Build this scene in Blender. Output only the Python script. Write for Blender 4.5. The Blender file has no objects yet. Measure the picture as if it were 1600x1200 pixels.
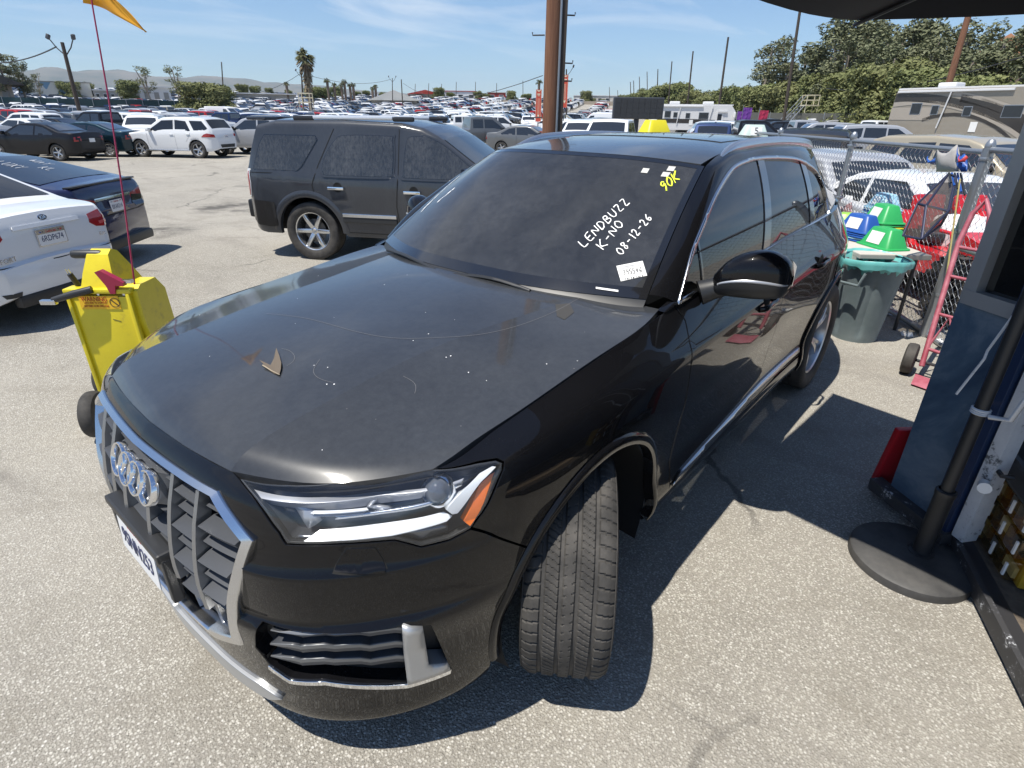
import bpy, bmesh, math, random
import numpy as np
from mathutils import Vector, Matrix, Euler
from mathutils.geometry import delaunay_2d_cdt

random.seed(11)
RNG = np.random.default_rng(5)
SC = bpy.context.scene
COL = SC.collection
PI = math.pi
rad = math.radians

# ------------------------------------------------------------------ camera
F_PX = 875.81
CAM_O = np.array([1.294, 1.718, 1.799])
YAW, PITCH, ROLL = rad(220.11), rad(25.71), rad(-0.7)
def cam_axes():
    cy, sy, cp, sp = math.cos(YAW), math.sin(YAW), math.cos(PITCH), math.sin(PITCH)
    f = np.array([cp*cy, cp*sy, -sp]); r = np.array([sy, -cy, 0.0]); d = np.cross(f, r)
    c, s = math.cos(ROLL), math.sin(ROLL)
    return c*r+s*d, -s*r+c*d, f
CAM_R, CAM_D, CAM_F = cam_axes()
cam = bpy.data.cameras.new('camera')
cam_ob = bpy.data.objects.new('camera', cam)
COL.objects.link(cam_ob)
m = Matrix.Identity(4)
for i in range(3):
    m[i][0] = CAM_R[i]; m[i][1] = -CAM_D[i]; m[i][2] = -CAM_F[i]; m[i][3] = CAM_O[i]
cam_ob.matrix_world = m
cam.sensor_fit = 'HORIZONTAL'
cam.sensor_width = 36.0
cam.lens = 36.0*F_PX/1600.0
cam.clip_start = 0.05
cam.clip_end = 60000
SC.camera = cam_ob

# ------------------------------------------------------------------ sky, sun, exposure
SUN_DIR = Vector((0.345, -0.10, 0.93)).normalized()      # towards the sun
SUN_EL = math.asin(SUN_DIR.z)
SUN_AZ = math.atan2(SUN_DIR.x, SUN_DIR.y)               # clockwise from +y
world = bpy.data.worlds.new('World')
SC.world = world
world.use_nodes = True
wn, wl = world.node_tree.nodes, world.node_tree.links
wn.clear()
w_out = wn.new('ShaderNodeOutputWorld')
w_bg = wn.new('ShaderNodeBackground')
w_sky = wn.new('ShaderNodeTexSky')
w_sky.sky_type = 'NISHITA'
w_sky.sun_disc = False
w_sky.sun_elevation = SUN_EL
w_sky.sun_rotation = SUN_AZ
w_sky.altitude = 20
w_sky.air_density = 1.0
w_sky.dust_density = 0.1
w_sky.ozone_density = 3.0
w_bg.inputs['Strength'].default_value = 0.094
# thin cirrus: noise on the direction projected to a high plane
w_tc = wn.new('ShaderNodeTexCoord')
w_sep = wn.new('ShaderNodeSeparateXYZ')
wl.new(w_tc.outputs['Generated'], w_sep.inputs[0])
def wmath(op, a, b=None, clamp=False):
    n = wn.new('ShaderNodeMath'); n.operation = op; n.use_clamp = clamp
    for i, v in enumerate((a, b)):
        if v is None: continue
        if isinstance(v, (int, float)): n.inputs[i].default_value = v
        else: wl.new(v, n.inputs[i])
    return n.outputs[0]
zc = wmath('ADD', wmath('MAXIMUM', w_sep.outputs[2], 0.0), 0.07)
px = wmath('DIVIDE', w_sep.outputs[0], zc)
py = wmath('DIVIDE', w_sep.outputs[1], zc)
w_cmb = wn.new('ShaderNodeCombineXYZ')
wl.new(wmath('MULTIPLY', px, 0.42), w_cmb.inputs[0]); wl.new(wmath('MULTIPLY', py, 0.9), w_cmb.inputs[1])
w_noise = wn.new('ShaderNodeTexNoise')
w_noise.inputs['Scale'].default_value = 0.8; w_noise.inputs['Detail'].default_value = 7
w_noise.inputs['Roughness'].default_value = 0.6; w_noise.inputs['Distortion'].default_value = 0.9
wl.new(w_cmb.outputs[0], w_noise.inputs['Vector'])
w_ramp = wn.new('ShaderNodeValToRGB')
w_ramp.color_ramp.elements[0].position = 0.50; w_ramp.color_ramp.elements[0].color = (0, 0, 0, 1)
w_ramp.color_ramp.elements[1].position = 0.80; w_ramp.color_ramp.elements[1].color = (1, 1, 1, 1)
wl.new(w_noise.outputs[0], w_ramp.inputs[0])
w_mix = wn.new('ShaderNodeMix'); w_mix.data_type = 'RGBA'
wl.new(wmath('MULTIPLY', wmath('MULTIPLY', w_ramp.outputs[0], 0.75), wmath('MULTIPLY', w_sep.outputs[2], 7.0, True)), w_mix.inputs['Factor'])
w_tint = wn.new('ShaderNodeMix'); w_tint.data_type = 'RGBA'; w_tint.blend_type = 'MULTIPLY'; w_tint.inputs['Factor'].default_value = 1.0
wl.new(w_sky.outputs[0], w_tint.inputs['A']); w_tint.inputs['B'].default_value = (.86, .97, 1.10, 1)
wl.new(w_tint.outputs['Result'], w_mix.inputs['A'])
w_mix.inputs['B'].default_value = (8.6, 8.9, 9.2, 1)
wl.new(w_mix.outputs['Result'], w_bg.inputs['Color'])
wl.new(w_bg.outputs[0], w_out.inputs[0])

sun = bpy.data.lights.new('sun', 'SUN')
sun.energy = 5.0
sun.angle = rad(0.53)
sun.color = (1.0, 0.95, 0.86)
sun_ob = bpy.data.objects.new('sun', sun)
COL.objects.link(sun_ob)
sun_ob.rotation_euler = SUN_DIR.to_track_quat('Z', 'Y').to_euler()
sun_ob.location = (0, 0, 40)

SC.view_settings.view_transform = 'Standard'
SC.view_settings.look = 'None'
SC.view_settings.gamma = 1.0
SC.view_settings.use_curve_mapping = False
SC.view_settings.exposure = 0.40
# ------------------------------------------------------------------ helpers
def ray_px(x, y):
    d = CAM_R*((x-800)/F_PX) + CAM_D*((y-600)/F_PX) + CAM_F
    return d/np.linalg.norm(d)
def ground_at(x, y, z=0.0):
    d = ray_px(x, y); t = (z-CAM_O[2])/d[2]
    return CAM_O + t*d
def at_dist(x, y, D):
    """point on the sight line of a photo position, D metres away over the ground"""
    d = ray_px(x, y); t = D/math.hypot(d[0], d[1])
    return CAM_O + t*d
def z_at(x, y, D):
    return float(at_dist(x, y, D)[2])
def proj_px(X):
    q = np.asarray(X, float).reshape(-1, 3)-CAM_O
    zz = q@CAM_F
    return np.stack([800+F_PX*(q@CAM_R)/zz, 600+F_PX*(q@CAM_D)/zz], 1)

def terrain(x, y):
    """the lot is flat near by and climbs gently towards its far end"""
    D = np.hypot(np.asarray(x)-1.3, np.asarray(y)-1.7)
    ang = np.arctan2(np.asarray(y)-1.7, np.asarray(x)-1.3)
    k = np.clip((ang+2.95)/0.45, 0.0, 1.0)              # less climb on the right, by the trees
    k = np.where(ang > 0, 0.25, 0.25+0.75*k)
    return 0.00017*np.clip(D-46, 0, 200)**2*k

def set_props(o, label=None, cat=None, group=None, kind=None):
    if label: o['label'] = label
    if cat: o['category'] = cat
    if group: o['group'] = group
    if kind: o['kind'] = kind
    return o
def thing(name, label, cat, loc=(0, 0, 0), rz=0.0, group=None):
    o = bpy.data.objects.new(name, None)
    COL.objects.link(o)
    o.location = loc; o.rotation_euler = (0, 0, rz)
    o.empty_display_size = 0.2
    return set_props(o, label, cat, group)
def link_mesh(name, me, parent=None, mat=None):
    o = bpy.data.objects.new(name, me)
    COL.objects.link(o)
    if parent is not None: o.parent = parent
    if mat is not None:
        if len(me.materials) == 0: me.materials.append(mat)
    return o
def copy_tree(o, parent=None):
    c = o.copy(); COL.objects.link(c)
    if parent is not None: c.parent = parent
    for ch in list(o.children): copy_tree(ch, c)
    return c

class MB:
    """collects shapes, then becomes one mesh object"""
    def __init__(s): s.v = []; s.f = []
    def add(s, vs, fs):
        n = len(s.v); s.v += [tuple(map(float, p)) for p in vs]; s.f += [tuple(i+n for i in f) for f in fs]
        return s
    def box(s, c, d, rot=None, bevel=0.0):
        x, y, z = d[0]/2, d[1]/2, d[2]/2
        if bevel > 0:
            b = min(bevel, x*.9, y*.9, z*.9)
            bm = bmesh.new(); bmesh.ops.create_cube(bm, size=1)
            for vv in bm.verts: vv.co = Vector((vv.co.x*2*x, vv.co.y*2*y, vv.co.z*2*z))
            bmesh.ops.bevel(bm, geom=bm.edges[:], offset=b, segments=2, affect='EDGES', profile=0.6)
            vs = [v.co.copy() for v in bm.verts]; bm.verts.index_update()
            fs = [[v.index for v in f.verts] for f in bm.faces]; bm.free()
        else:
            vs = [Vector((sx*x, sy*y, sz*z)) for sz in (-1, 1) for sy in (-1, 1) for sx in (-1, 1)]
            fs = [(0, 2, 3, 1), (4, 5, 7, 6), (0, 1, 5, 4), (2, 6, 7, 3), (0, 4, 6, 2), (1, 3, 7, 5)]
        if rot is not None:
            R = rot if isinstance(rot, Matrix) else Euler(rot).to_matrix()
            vs = [R@p for p in vs]
        return s.add([p+Vector(c) for p in vs], fs)
    def tube(s, pts, r, n=8, cap=True, closed=False):
        pts = [Vector(p) for p in pts]; m = len(pts)
        rs = [r]*m if isinstance(r, (int, float)) else list(r)
        vs = []; up = None
        for i, p in enumerate(pts):
            if closed: t = pts[(i+1) % m]-pts[i-1]
            else: t = (pts[min(i+1, m-1)]-pts[max(i-1, 0)])
            t.normalize()
            if up is None:
                up = Vector((0, 0, 1)) if abs(t.z) < .9 else Vector((1, 0, 0))
            a = t.cross(up)
            if a.length < 1e-4: a = t.cross(Vector((0.3, 1, 0.2)))
            a.normalize(); b = a.cross(t).normalized(); up = b
            for k in range(n):
                w = 2*PI*k/n
                vs.append(p+(a*math.cos(w)+b*math.sin(w))*rs[i])
        fs = []
        for i in range(m if closed else m-1):
            j = (i+1) % m
            for k in range(n):
                l = (k+1) % n
                fs.append((i*n+k, j*n+k, j*n+l, i*n+l))
        if cap and not closed:
            fs.append(tuple(range(n))); fs.append(tuple(reversed(range((m-1)*n, m*n))))
        return s.add(vs, fs)
    def lathe(s, prof, n=24, axis='z', c=(0, 0, 0), closed=False, a0=0.0, a1=2*PI):
        full = abs(a1-a0-2*PI) < 1e-6
        k = n if full else n+1
        vs = []
        for i in range(k):
            w = a0+(a1-a0)*i/n
            cw, sw = math.cos(w), math.sin(w)
            for r, h in prof:
                if axis == 'z': q = (r*cw, r*sw, h)
                elif axis == 'y': q = (r*cw, h, r*sw)
                else: q = (h, r*cw, r*sw)
                vs.append((q[0]+c[0], q[1]+c[1], q[2]+c[2]))
        m = len(prof); fs = []
        for i in range(n):
            j = (i+1) % k
            for a in range(m if closed else m-1):
                b = (a+1) % m
                fs.append((i*m+a, j*m+a, j*m+b, i*m+b))
        return s.add(vs, fs)
    def prism(s, poly, d0, d1, axis='y'):
        n = len(poly); vs = []
        for d in (d0, d1):
            for a, b in poly:
                vs.append({'y': (a, d, b), 'x': (d, a, b), 'z': (a, b, d)}[axis])
        fs = [tuple(range(n)), tuple(reversed(range(n, 2*n)))]
        for i in range(n):
            j = (i+1) % n
            fs.append((i, i+n, j+n, j))
        return s.add(vs, fs)
    def grid(s, G):
        a, b = len(G), len(G[0])
        vs = [p for row in G for p in row]
        fs = [(i*b+j, (i+1)*b+j, (i+1)*b+j+1, i*b+j+1) for i in range(a-1) for j in range(b-1)]
        return s.add(vs, fs)
    def mesh(s, name, mat=None, smooth=None, fixn=True):
        me = bpy.data.meshes.new(name)
        me.from_pydata(s.v, [], s.f); me.update()
        if fixn or smooth is not None:
            bm = bmesh.new(); bm.from_mesh(me)
            if fixn: bmesh.ops.recalc_face_normals(bm, faces=bm.faces[:])
            if smooth is not None:
                ca = math.cos(rad(smooth))
                for f in bm.faces: f.smooth = True
                for e in bm.edges:
                    if len(e.link_faces) == 2 and e.link_faces[0].normal.dot(e.link_faces[1].normal) < ca: e.smooth = False
            bm.to_mesh(me); bm.free()
        if mat is not None: me.materials.append(mat)
        return me
    def build(s, name, mat=None, parent=None, smooth=None, fixn=True):
        return link_mesh(name, s.mesh(name, mat, smooth, fixn), parent)

# ------------------------------------------------------------------ materials
MATS = {}
def principled(name, color=(.5, .5, .5), rough=.5, metal=0.0, coat=0.0, coat_rough=.03, spec=.5, trans=0.0, emit=None, es=0.0, ior=1.5):
    if name in MATS: return MATS[name]
    m = bpy.data.materials.new(name); m.use_nodes = True
    b = m.node_tree.nodes['Principled BSDF']
    b.inputs['Base Color'].default_value = (*color, 1)
    b.inputs['Roughness'].default_value = rough
    b.inputs['Metallic'].default_value = metal
    b.inputs['Coat Weight'].default_value = coat
    b.inputs['Coat Roughness'].default_value = coat_rough
    b.inputs['Specular IOR Level'].default_value = spec
    b.inputs['Transmission Weight'].default_value = trans
    b.inputs['IOR'].default_value = ior
    if emit: b.inputs['Emission Color'].default_value = (*emit, 1); b.inputs['Emission Strength'].default_value = es
    MATS[name] = m
    return m
class NT:
    def __init__(s, m): s.t = m.node_tree; s.n = s.t.nodes; s.l = s.t.links; s.b = s.n.get('Principled BSDF')
    def node(s, typ, **kw):
        n = s.n.new(typ)
        for k, v in kw.items(): setattr(n, k, v)
        return n
    def link(s, a, b): s.l.new(a, b)
    def coord(s, kind='Object', scale=(1, 1, 1)):
        t = s.node('ShaderNodeTexCoord'); mp = s.node('ShaderNodeMapping'); mp.inputs['Scale'].default_value = scale
        s.link(t.outputs[kind], mp.inputs[0]); return mp.outputs[0]
    def noise(s, vec, scale, detail=4, rough=.55, dist=0.0):
        n = s.node('ShaderNodeTexNoise'); n.inputs['Scale'].default_value = scale; n.inputs['Detail'].default_value = detail
        n.inputs['Roughness'].default_value = rough; n.inputs['Distortion'].default_value = dist
        s.link(vec, n.inputs['Vector']); return n.outputs[0]
    def vor(s, vec, scale, feature='F1', rand=1.0):
        n = s.node('ShaderNodeTexVoronoi', feature=feature); n.inputs['Scale'].default_value = scale; n.inputs['Randomness'].default_value = rand
        s.link(vec, n.inputs['Vector']); return n
    def ramp(s, fac, stops, interp='LINEAR'):
        r = s.node('ShaderNodeValToRGB'); cr = r.color_ramp; cr.interpolation = interp
        while len(cr.elements) < len(stops): cr.elements.new(.5)
        for e, (p, c) in zip(cr.elements, stops):
            e.position = p; e.color = (*c, 1) if len(c) == 3 else c
        s.link(fac, r.inputs[0]); return r.outputs[0]
    def val(s, fac, lo, hi, a=0.0, b=1.0):
        m = s.node('ShaderNodeMapRange'); m.inputs[1].default_value = lo; m.inputs[2].default_value = hi; m.inputs[3].default_value = a; m.inputs[4].default_value = b
        s.link(fac, m.inputs[0]); return m.outputs[0]
    def mix(s, fac, a, b, blend='MIX'):
        m = s.node('ShaderNodeMix'); m.data_type = 'RGBA'; m.blend_type = blend
        for k, v in (('Factor', fac), ('A', a), ('B', b)):
            if isinstance(v, (int, float)): m.inputs[k].default_value = v if k == 'Factor' else (v, v, v, 1)
            elif isinstance(v, tuple): m.inputs[k].default_value = (*v, 1)
            else: s.link(v, m.inputs[k])
        return m.outputs['Result']
    def math(s, op, a, b=0.0, clamp=False):
        m = s.node('ShaderNodeMath', operation=op, use_clamp=clamp)
        for i, v in enumerate((a, b)):
            if isinstance(v, (int, float)): m.inputs[i].default_value = v
            else: s.link(v, m.inputs[i])
        return m.outputs[0]
    def bump(s, h, strength=.3, dist=.01):
        b = s.node('ShaderNodeBump'); b.inputs['Strength'].default_value = strength; b.inputs['Distance'].default_value = dist
        s.link(h, b.inputs['Height']); s.link(b.outputs[0], s.b.inputs['Normal']); return b
    def color(s, c): s.link(c, s.b.inputs['Base Color'])
    def rough(s, c): s.link(c, s.b.inputs['Roughness'])
def new_nt(name, **kw):
    if name in MATS: return MATS[name], None
    m = principled(name, **kw); return m, NT(m)
def thin_glass(name, tint=(.1, .1, .1), dust=0.0, dust_col=(.35, .34, .32), ior=1.5, streak=False, rough=.0):
    """thin window glass: tinted see-through, mirror-like at grazing angles, with some dust on it"""
    if name in MATS: return MATS[name]
    m = bpy.data.materials.new(name); m.use_nodes = True; MATS[name] = m
    n, l = m.node_tree.nodes, m.node_tree.links; n.clear()
    out = n.new('ShaderNodeOutputMaterial'); tr = n.new('ShaderNodeBsdfTransparent'); tr.inputs[0].default_value = (*tint, 1)
    gl = n.new('ShaderNodeBsdfGlossy'); gl.inputs['Roughness'].default_value = rough; gl.inputs[0].default_value = (1, 1, 1, 1)
    nt0 = NT(m); ge = n.new('ShaderNodeNewGeometry'); dt = n.new('ShaderNodeVectorMath'); dt.operation = 'DOT_PRODUCT'
    l.new(ge.outputs['Normal'], dt.inputs[0]); l.new(ge.outputs['Incoming'], dt.inputs[1])
    f0_ = ((ior-1)/(ior+1))**2*1.9          # two faces of the pane
    sch = nt0.math('POWER', nt0.math('SUBTRACT', 1.0, nt0.math('ABSOLUTE', dt.outputs['Value']), True), 5.0)
    fac_ = nt0.math('ADD', f0_, nt0.math('MULTIPLY', sch, 1-f0_), True)
    mx = n.new('ShaderNodeMixShader'); l.new(fac_, mx.inputs[0]); l.new(tr.outputs[0], mx.inputs[1]); l.new(gl.outputs[0], mx.inputs[2])
    last = mx.outputs[0]
    if dust > 0:
        nt = NT(m); v = nt.coord('Object', (1, 1, 1) if not streak else (1, 1, .35))
        f1 = nt.noise(v, 2.2, 7, .62, .9); f2 = nt.noise(v, 24 if not streak else 38, 5, .7)
        fac = nt.math('MULTIPLY', nt.val(f1, .3, .75, .45, 1.0), nt.val(f2, .35, .7, .35 if streak else .7, 1.0))
        fac = nt.math('MULTIPLY', fac, dust, True)
        df = n.new('ShaderNodeBsdfDiffuse'); df.inputs[0].default_value = (*dust_col, 1)
        m2 = n.new('ShaderNodeMixShader'); l.new(fac, m2.inputs[0]); l.new(last, m2.inputs[1]); l.new(df.outputs[0], m2.inputs[2]); last = m2.outputs[0]
    l.new(last, out.inputs[0]); return m
def car_paint(name, color, dust=.12, dust_col=(.28, .275, .27), rough=.35, metal=.0, flake=.0, streaks=False):
    m, t = new_nt(name, color=color, rough=rough, metal=metal, coat=1.0, coat_rough=.02)
    if t is None: return m
    t.b.inputs['Specular IOR Level'].default_value = .12
    v = t.coord('Object', (1, 1, 1) if not streaks else (1, 1, .22))
    a = t.noise(v, 1.7, 6, .62, .6); b = t.noise(v, 42, 5, .75); c = t.noise(v, 260, 2, .6)
    f = t.math('MULTIPLY', t.val(a, .30, .72, .55, 1.0), t.val(b, .30, .72, .70, 1.0))
    spk = t.val(c, .70, .80, 0, .5)
    f = t.math('MULTIPLY', t.math('ADD', f, spk, True), dust, True)
    t.color(t.mix(f, color, dust_col))
    t.link(t.math('ADD', t.math('MULTIPLY', f, .25), .02, True), t.b.inputs['Coat Roughness'])
    t.link(t.math('SUBTRACT', 1.0, t.math('MULTIPLY', f, .5), True), t.b.inputs['Coat Weight'])
    return m

M_CHROME = principled('chrome', (.82, .83, .85), .07, 1.0)
M_SATIN = principled('satin_chrome', (.62, .63, .65), .24, 1.0)
M_SILVER = principled('silver_plastic', (.50, .51, .52), .35, .6)
M_BLACK = principled('black_plastic', (.022, .023, .025), .45)
M_GREYPL = principled('grey_plastic', (.052, .056, .064), .42)
M_VOID = principled('dark_cavity', (.008, .008, .008), .9)
M_WHITE = principled('white_paper', (.78, .78, .76), .6)
M_INK = principled('black_ink', (.02, .02, .025), .6)
M_NAVYINK = principled('navy_ink', (.02, .03, .10), .5)
M_REDINK = principled('red_ink', (.45, .03, .03), .6)
M_REDLENS = principled('red_lens', (.32, .008, .012), .12, coat=1.0)
M_CLEARLENS = principled('clear_lens', (.65, .66, .68), .12, coat=1.0)
M_INT = principled('car_interior', (.035, .034, .033), .7)
M_GLASS = thin_glass('car_glass', (.16, .18, .18), .05)
M_GLASSDARK = thin_glass('car_glass_dark', (.03, .03, .032), .06)

def rubber():
    m, t = new_nt('tyre_rubber', color=(.03, .03, .03), rough=.75, spec=.3)
    if t:
        v = t.coord('Object'); a = t.noise(v, 9, 5, .7)
        t.color(t.ramp(a, [(.3, (.030, .029, .028)), (.7, (.085, .079, .072))]))
    return m
M_RUBBER = rubber()
M_RIM = principled('alloy_rim', (.55, .56, .58), .28, .85)
M_RIMDARK = principled('dark_rim', (.06, .06, .065), .35, .6)

FONT = None
def text_mesh(body, size=1.0, depth=0.0, xscale=1.0, align='CENTER'):
    cu = bpy.data.curves.new('lettering', 'FONT'); cu.body = body; cu.size = size; cu.extrude = depth; cu.align_x = align; cu.align_y = 'CENTER'
    cu.resolution_u = 3
    o = bpy.data.objects.new('lettering', cu); COL.objects.link(o)
    dg = bpy.context.evaluated_depsgraph_get(); dg.update()
    me = bpy.data.meshes.new_from_object(o.evaluated_get(dg))
    bpy.data.objects.remove(o); bpy.data.curves.remove(cu)
    if xscale != 1.0:
        for v in me.vertices: v.co.x *= xscale
    return me
def text_obj(name, body, size, mat, parent, matrix, xscale=1.0, fit=None, depth=0.0, align='CENTER'):
    me = text_mesh(body, size, depth, xscale, align)
    if fit:
        xs = [v.co.x for v in me.vertices]; w = max(xs)-min(xs)
        if w > 0:
            k = fit/w
            for v in me.vertices: v.co.x *= k
    me.materials.clear(); me.materials.append(mat)
    o = link_mesh(name, me, parent); o.matrix_local = matrix
    return o
def frame_matrix(origin, xaxis, yaxis):
    x = Vector(xaxis).normalized(); y = Vector(yaxis); z = x.cross(y).normalized(); y = z.cross(x)
    M = Matrix.Identity(4)
    for i in range(3): M[i][0] = x[i]; M[i][1] = y[i]; M[i][2] = z[i]; M[i][3] = origin[i]
    return M

# stroke letters for everything written by hand with a paint marker
STROKES = {
 'L': [[(0, 1), (.02, 0), (.5, .03)]], 'E': [[(.5, 1), (.03, .97), (0, 0), (.5, .03)], [(.02, .5), (.4, .52)]],
 'N': [[(0, 0), (.03, 1), (.5, .02), (.52, 1)]], 'D': [[(0, 0), (.03, 1), (.35, .92), (.55, .5), (.3, .06), (0, 0)]],
 'B': [[(0, 0), (.03, 1), (.38, .9), (.36, .6), (.05, .52), (.48, .4), (.42, .06), (0, 0)]],
 'U': [[(0, 1), (.03, .2), (.25, 0), (.48, .2), (.5, 1)]], 'Z': [[(0, .97), (.5, 1), (.04, .02), (.55, .03)]],
 'K': [[(0, 1), (.02, 0)], [(.5, 1), (.03, .45), (.52, 0)]], '-': [[(.05, .5), (.4, .5)]],
 'O': [[(.25, 1), (.02, .7), (.02, .3), (.25, 0), (.5, .3), (.5, .7), (.25, 1)]],
 '0': [[(.25, 1), (.02, .7), (.02, .3), (.25, 0), (.46, .3), (.46, .7), (.25, 1)]],
 '8': [[(.42, .85), (.22, 1), (.05, .8), (.42, .3), (.25, 0), (.03, .22), (.45, .8), (.42, .85)]],
 '1': [[(.2, 1), (.22, 0)]], '2': [[(.03, .8), (.2, 1), (.42, .85), (.35, .5), (.02, .02), (.5, .04)]],
 '6': [[(.42, .98), (.1, .6), (.02, .25), (.22, 0), (.44, .22), (.3, .45), (.05, .3)]],
 '9': [[(.44, .8), (.22, 1), (.04, .75), (.2, .5), (.44, .75), (.42, .3), (.3, 0)]],
 'W': [[(0, 1), (.14, 0), (.3, .7), (.46, 0), (.6, 1)]], 'P': [[(0, 0), (.03, 1), (.4, .9), (.4, .58), (.04, .48)]],
 '5': [[(.46, 1), (.06, .97), (.03, .56), (.36, .6), (.46, .25), (.22, 0), (.0, .1)]],
 '3': [[(.03, .9), (.25, 1), (.44, .8), (.2, .55), (.46, .3), (.25, 0), (.02, .1)]], '4': [[(.36, 0), (.36, 1), (0, .35), (.5, .35)]], '7': [[(0, .97), (.46, 1), (.15, 0)]],
 'A': [[(0, 0), (.25, 1), (.5, 0)], [(.1, .38), (.42, .38)]], 'R': [[(0, 0), (.03, 1), (.4, .88), (.36, .55), (.05, .48), (.5, 0)]],
 'S': [[(.46, .85), (.25, 1), (.05, .78), (.42, .3), (.25, 0), (.0, .15)]], 'Y': [[(0, 1), (.25, .5), (.5, 1)], [(.25, .5), (.24, 0)]],
 'C': [[(.46, .85), (.25, 1), (.02, .5), (.25, 0), (.48, .18)]], 'X': [[(0, 1), (.5, 0)], [(.5, 1), (0, 0)]], ' ': []}
def stroke_text(body, mapf, width, gap=.22, wob=.03, seed=1):
    """ribbons along the strokes; mapf((u,w)) gives a point and its normal"""
    rr = random.Random(seed); mb = MB(); x = 0.0
    for ch in body:
        st = STROKES[ch]; wd = 0.0
        for s in st:
            pts = []
            for i in range(len(s)-1):
                for k in range(4):
                    u = k/4; pts.append((s[i][0]*(1-u)+s[i+1][0]*u, s[i][1]*(1-u)+s[i+1][1]*u))
            pts.append(s[-1])
            for _ in range(2):
                pts = [pts[0]]+[((pts[i-1][0]+2*pts[i][0]+pts[i+1][0])/4, (pts[i-1][1]+2*pts[i][1]+pts[i+1][1])/4) for i in range(1, len(pts)-1)]+[pts[-1]]
            pts = [(a+x+rr.uniform(-wob, wob)*.3, b+rr.uniform(-wob, wob)*.3) for a, b in pts]
            L = []
            for i, p in enumerate(pts):
                q, nn = mapf(p)
                a, _ = mapf(pts[max(i-1, 0)]); b, _ = mapf(pts[min(i+1, len(pts)-1)])
                t = Vector(b)-Vector(a); side = t.cross(Vector(nn))
                side = side.normalized()*width*.5*(.62+.55*rr.random())
                L.append((Vector(q)+side, Vector(q)-side))
            mb.grid(L)
            wd = max(wd, max(p[0] for p in s))
        x += (wd if st else .3)+gap
    return mb

def pchip_m(x,y):
    h=np.diff(x);d=np.diff(y,axis=0)/h[:,None];m=np.zeros_like(y)
    for k in range(1,len(x)-1):
        w1=2*h[k]+h[k-1];w2=h[k]+2*h[k-1]
        ok=d[k-1]*d[k]>0
        with np.errstate(divide='ignore',invalid='ignore'):
            t=(w1+w2)/(w1/d[k-1]+w2/d[k])
        m[k]=np.where(ok,t,0)
    m[0]=d[0];m[-1]=d[-1]
    return m
def spline_m(x,y):
    n=len(x);h=np.diff(x);A=np.zeros((n,n));b=np.zeros_like(y)
    A[0,0]=2;A[0,1]=1;b[0]=3*(y[1]-y[0])/h[0];A[-1,-1]=2;A[-1,-2]=1;b[-1]=3*(y[-1]-y[-2])/h[-1]
    for k in range(1,n-1):
        A[k,k-1]=1/h[k-1];A[k,k+1]=1/h[k];A[k,k]=2*(1/h[k-1]+1/h[k])
        b[k]=3*((y[k]-y[k-1])/h[k-1]**2+(y[k+1]-y[k])/h[k]**2)
    return np.linalg.solve(A,b)
class Cub:
    def __init__(s,x,y,kind='spline',sym0=False):
        s.x=np.array(x,float);y=np.array(y,float);s.one=y.ndim==1
        s.y=y.reshape(len(x),-1);s.m=(spline_m if kind=='spline' else pchip_m)(s.x,s.y)
    def __call__(s,t):
        t=np.asarray(t,float);k=np.clip(np.searchsorted(s.x,t)-1,0,len(s.x)-2)
        h=s.x[k+1]-s.x[k];u=((t-s.x[k])/h)[...,None];h=h[...,None]
        r=(1+2*u)*(1-u)**2*s.y[k]+u*(1-u)**2*h*s.m[k]+u*u*(3-2*u)*s.y[k+1]+u*u*(u-1)*h*s.m[k+1]
        return r[...,0] if s.one else r
# ---- body side surface
PLAN=[(.995,-.25),(.998,0),(.985,.25),(.955,.47),(.895,.63),(.735,.80),(.53,.915),(.33,.963),(0,.985),(-.5,.985),(-1.1,.982),(-1.7,.982),(-2.3,.985),(-3.0,.985),(-3.4,.925),(-3.78,.80),(-4.0,.64),(-4.06,.40),(-4.07,0),(-4.06,-.3)]
pl=np.array(PLAN);SK=np.concatenate([[0],np.cumsum(np.linalg.norm(np.diff(pl,axis=0),axis=1))]);SK-=SK[1]
PL=Cub(SK,pl)
VK=np.array([0,.05,.15,.30,.46,.62,.72,.79,.93])
Zt=[[.165,.20,.30,.47,.64,.80,.88,.945,.985]]*5+[
[.165,.20,.30,.47,.64,.80,.88,.945,.98],
[.17,.205,.31,.48,.64,.80,.88,.95,1.005],
[.19,.23,.33,.48,.64,.80,.90,.985,1.04],
[.23,.26,.35,.49,.65,.81,.94,1.012,1.075],
[.23,.26,.355,.49,.66,.82,.965,1.02,1.135],
[.23,.26,.355,.49,.66,.82,.98,1.032,1.185],
[.23,.26,.355,.49,.66,.83,.995,1.05,1.21],
[.23,.26,.355,.49,.66,.84,1.01,1.062,1.23],
[.24,.27,.36,.49,.66,.85,1.015,1.07,1.245],
[.25,.28,.38,.52,.68,.86,1.01,1.07,1.25],
[.25,.28,.40,.55,.70,.86,.98,1.05,1.25],[.25,.28,.40,.55,.70,.86,.98,1.05,1.25],[.25,.28,.40,.55,.70,.86,.98,1.05,1.25],[.25,.28,.40,.55,.70,.86,.98,1.05,1.25],[.25,.28,.40,.55,.70,.86,.98,1.05,1.25]]
F=[.11,.045,.03,.01,0,.025,.05,.075,.11]
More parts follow.
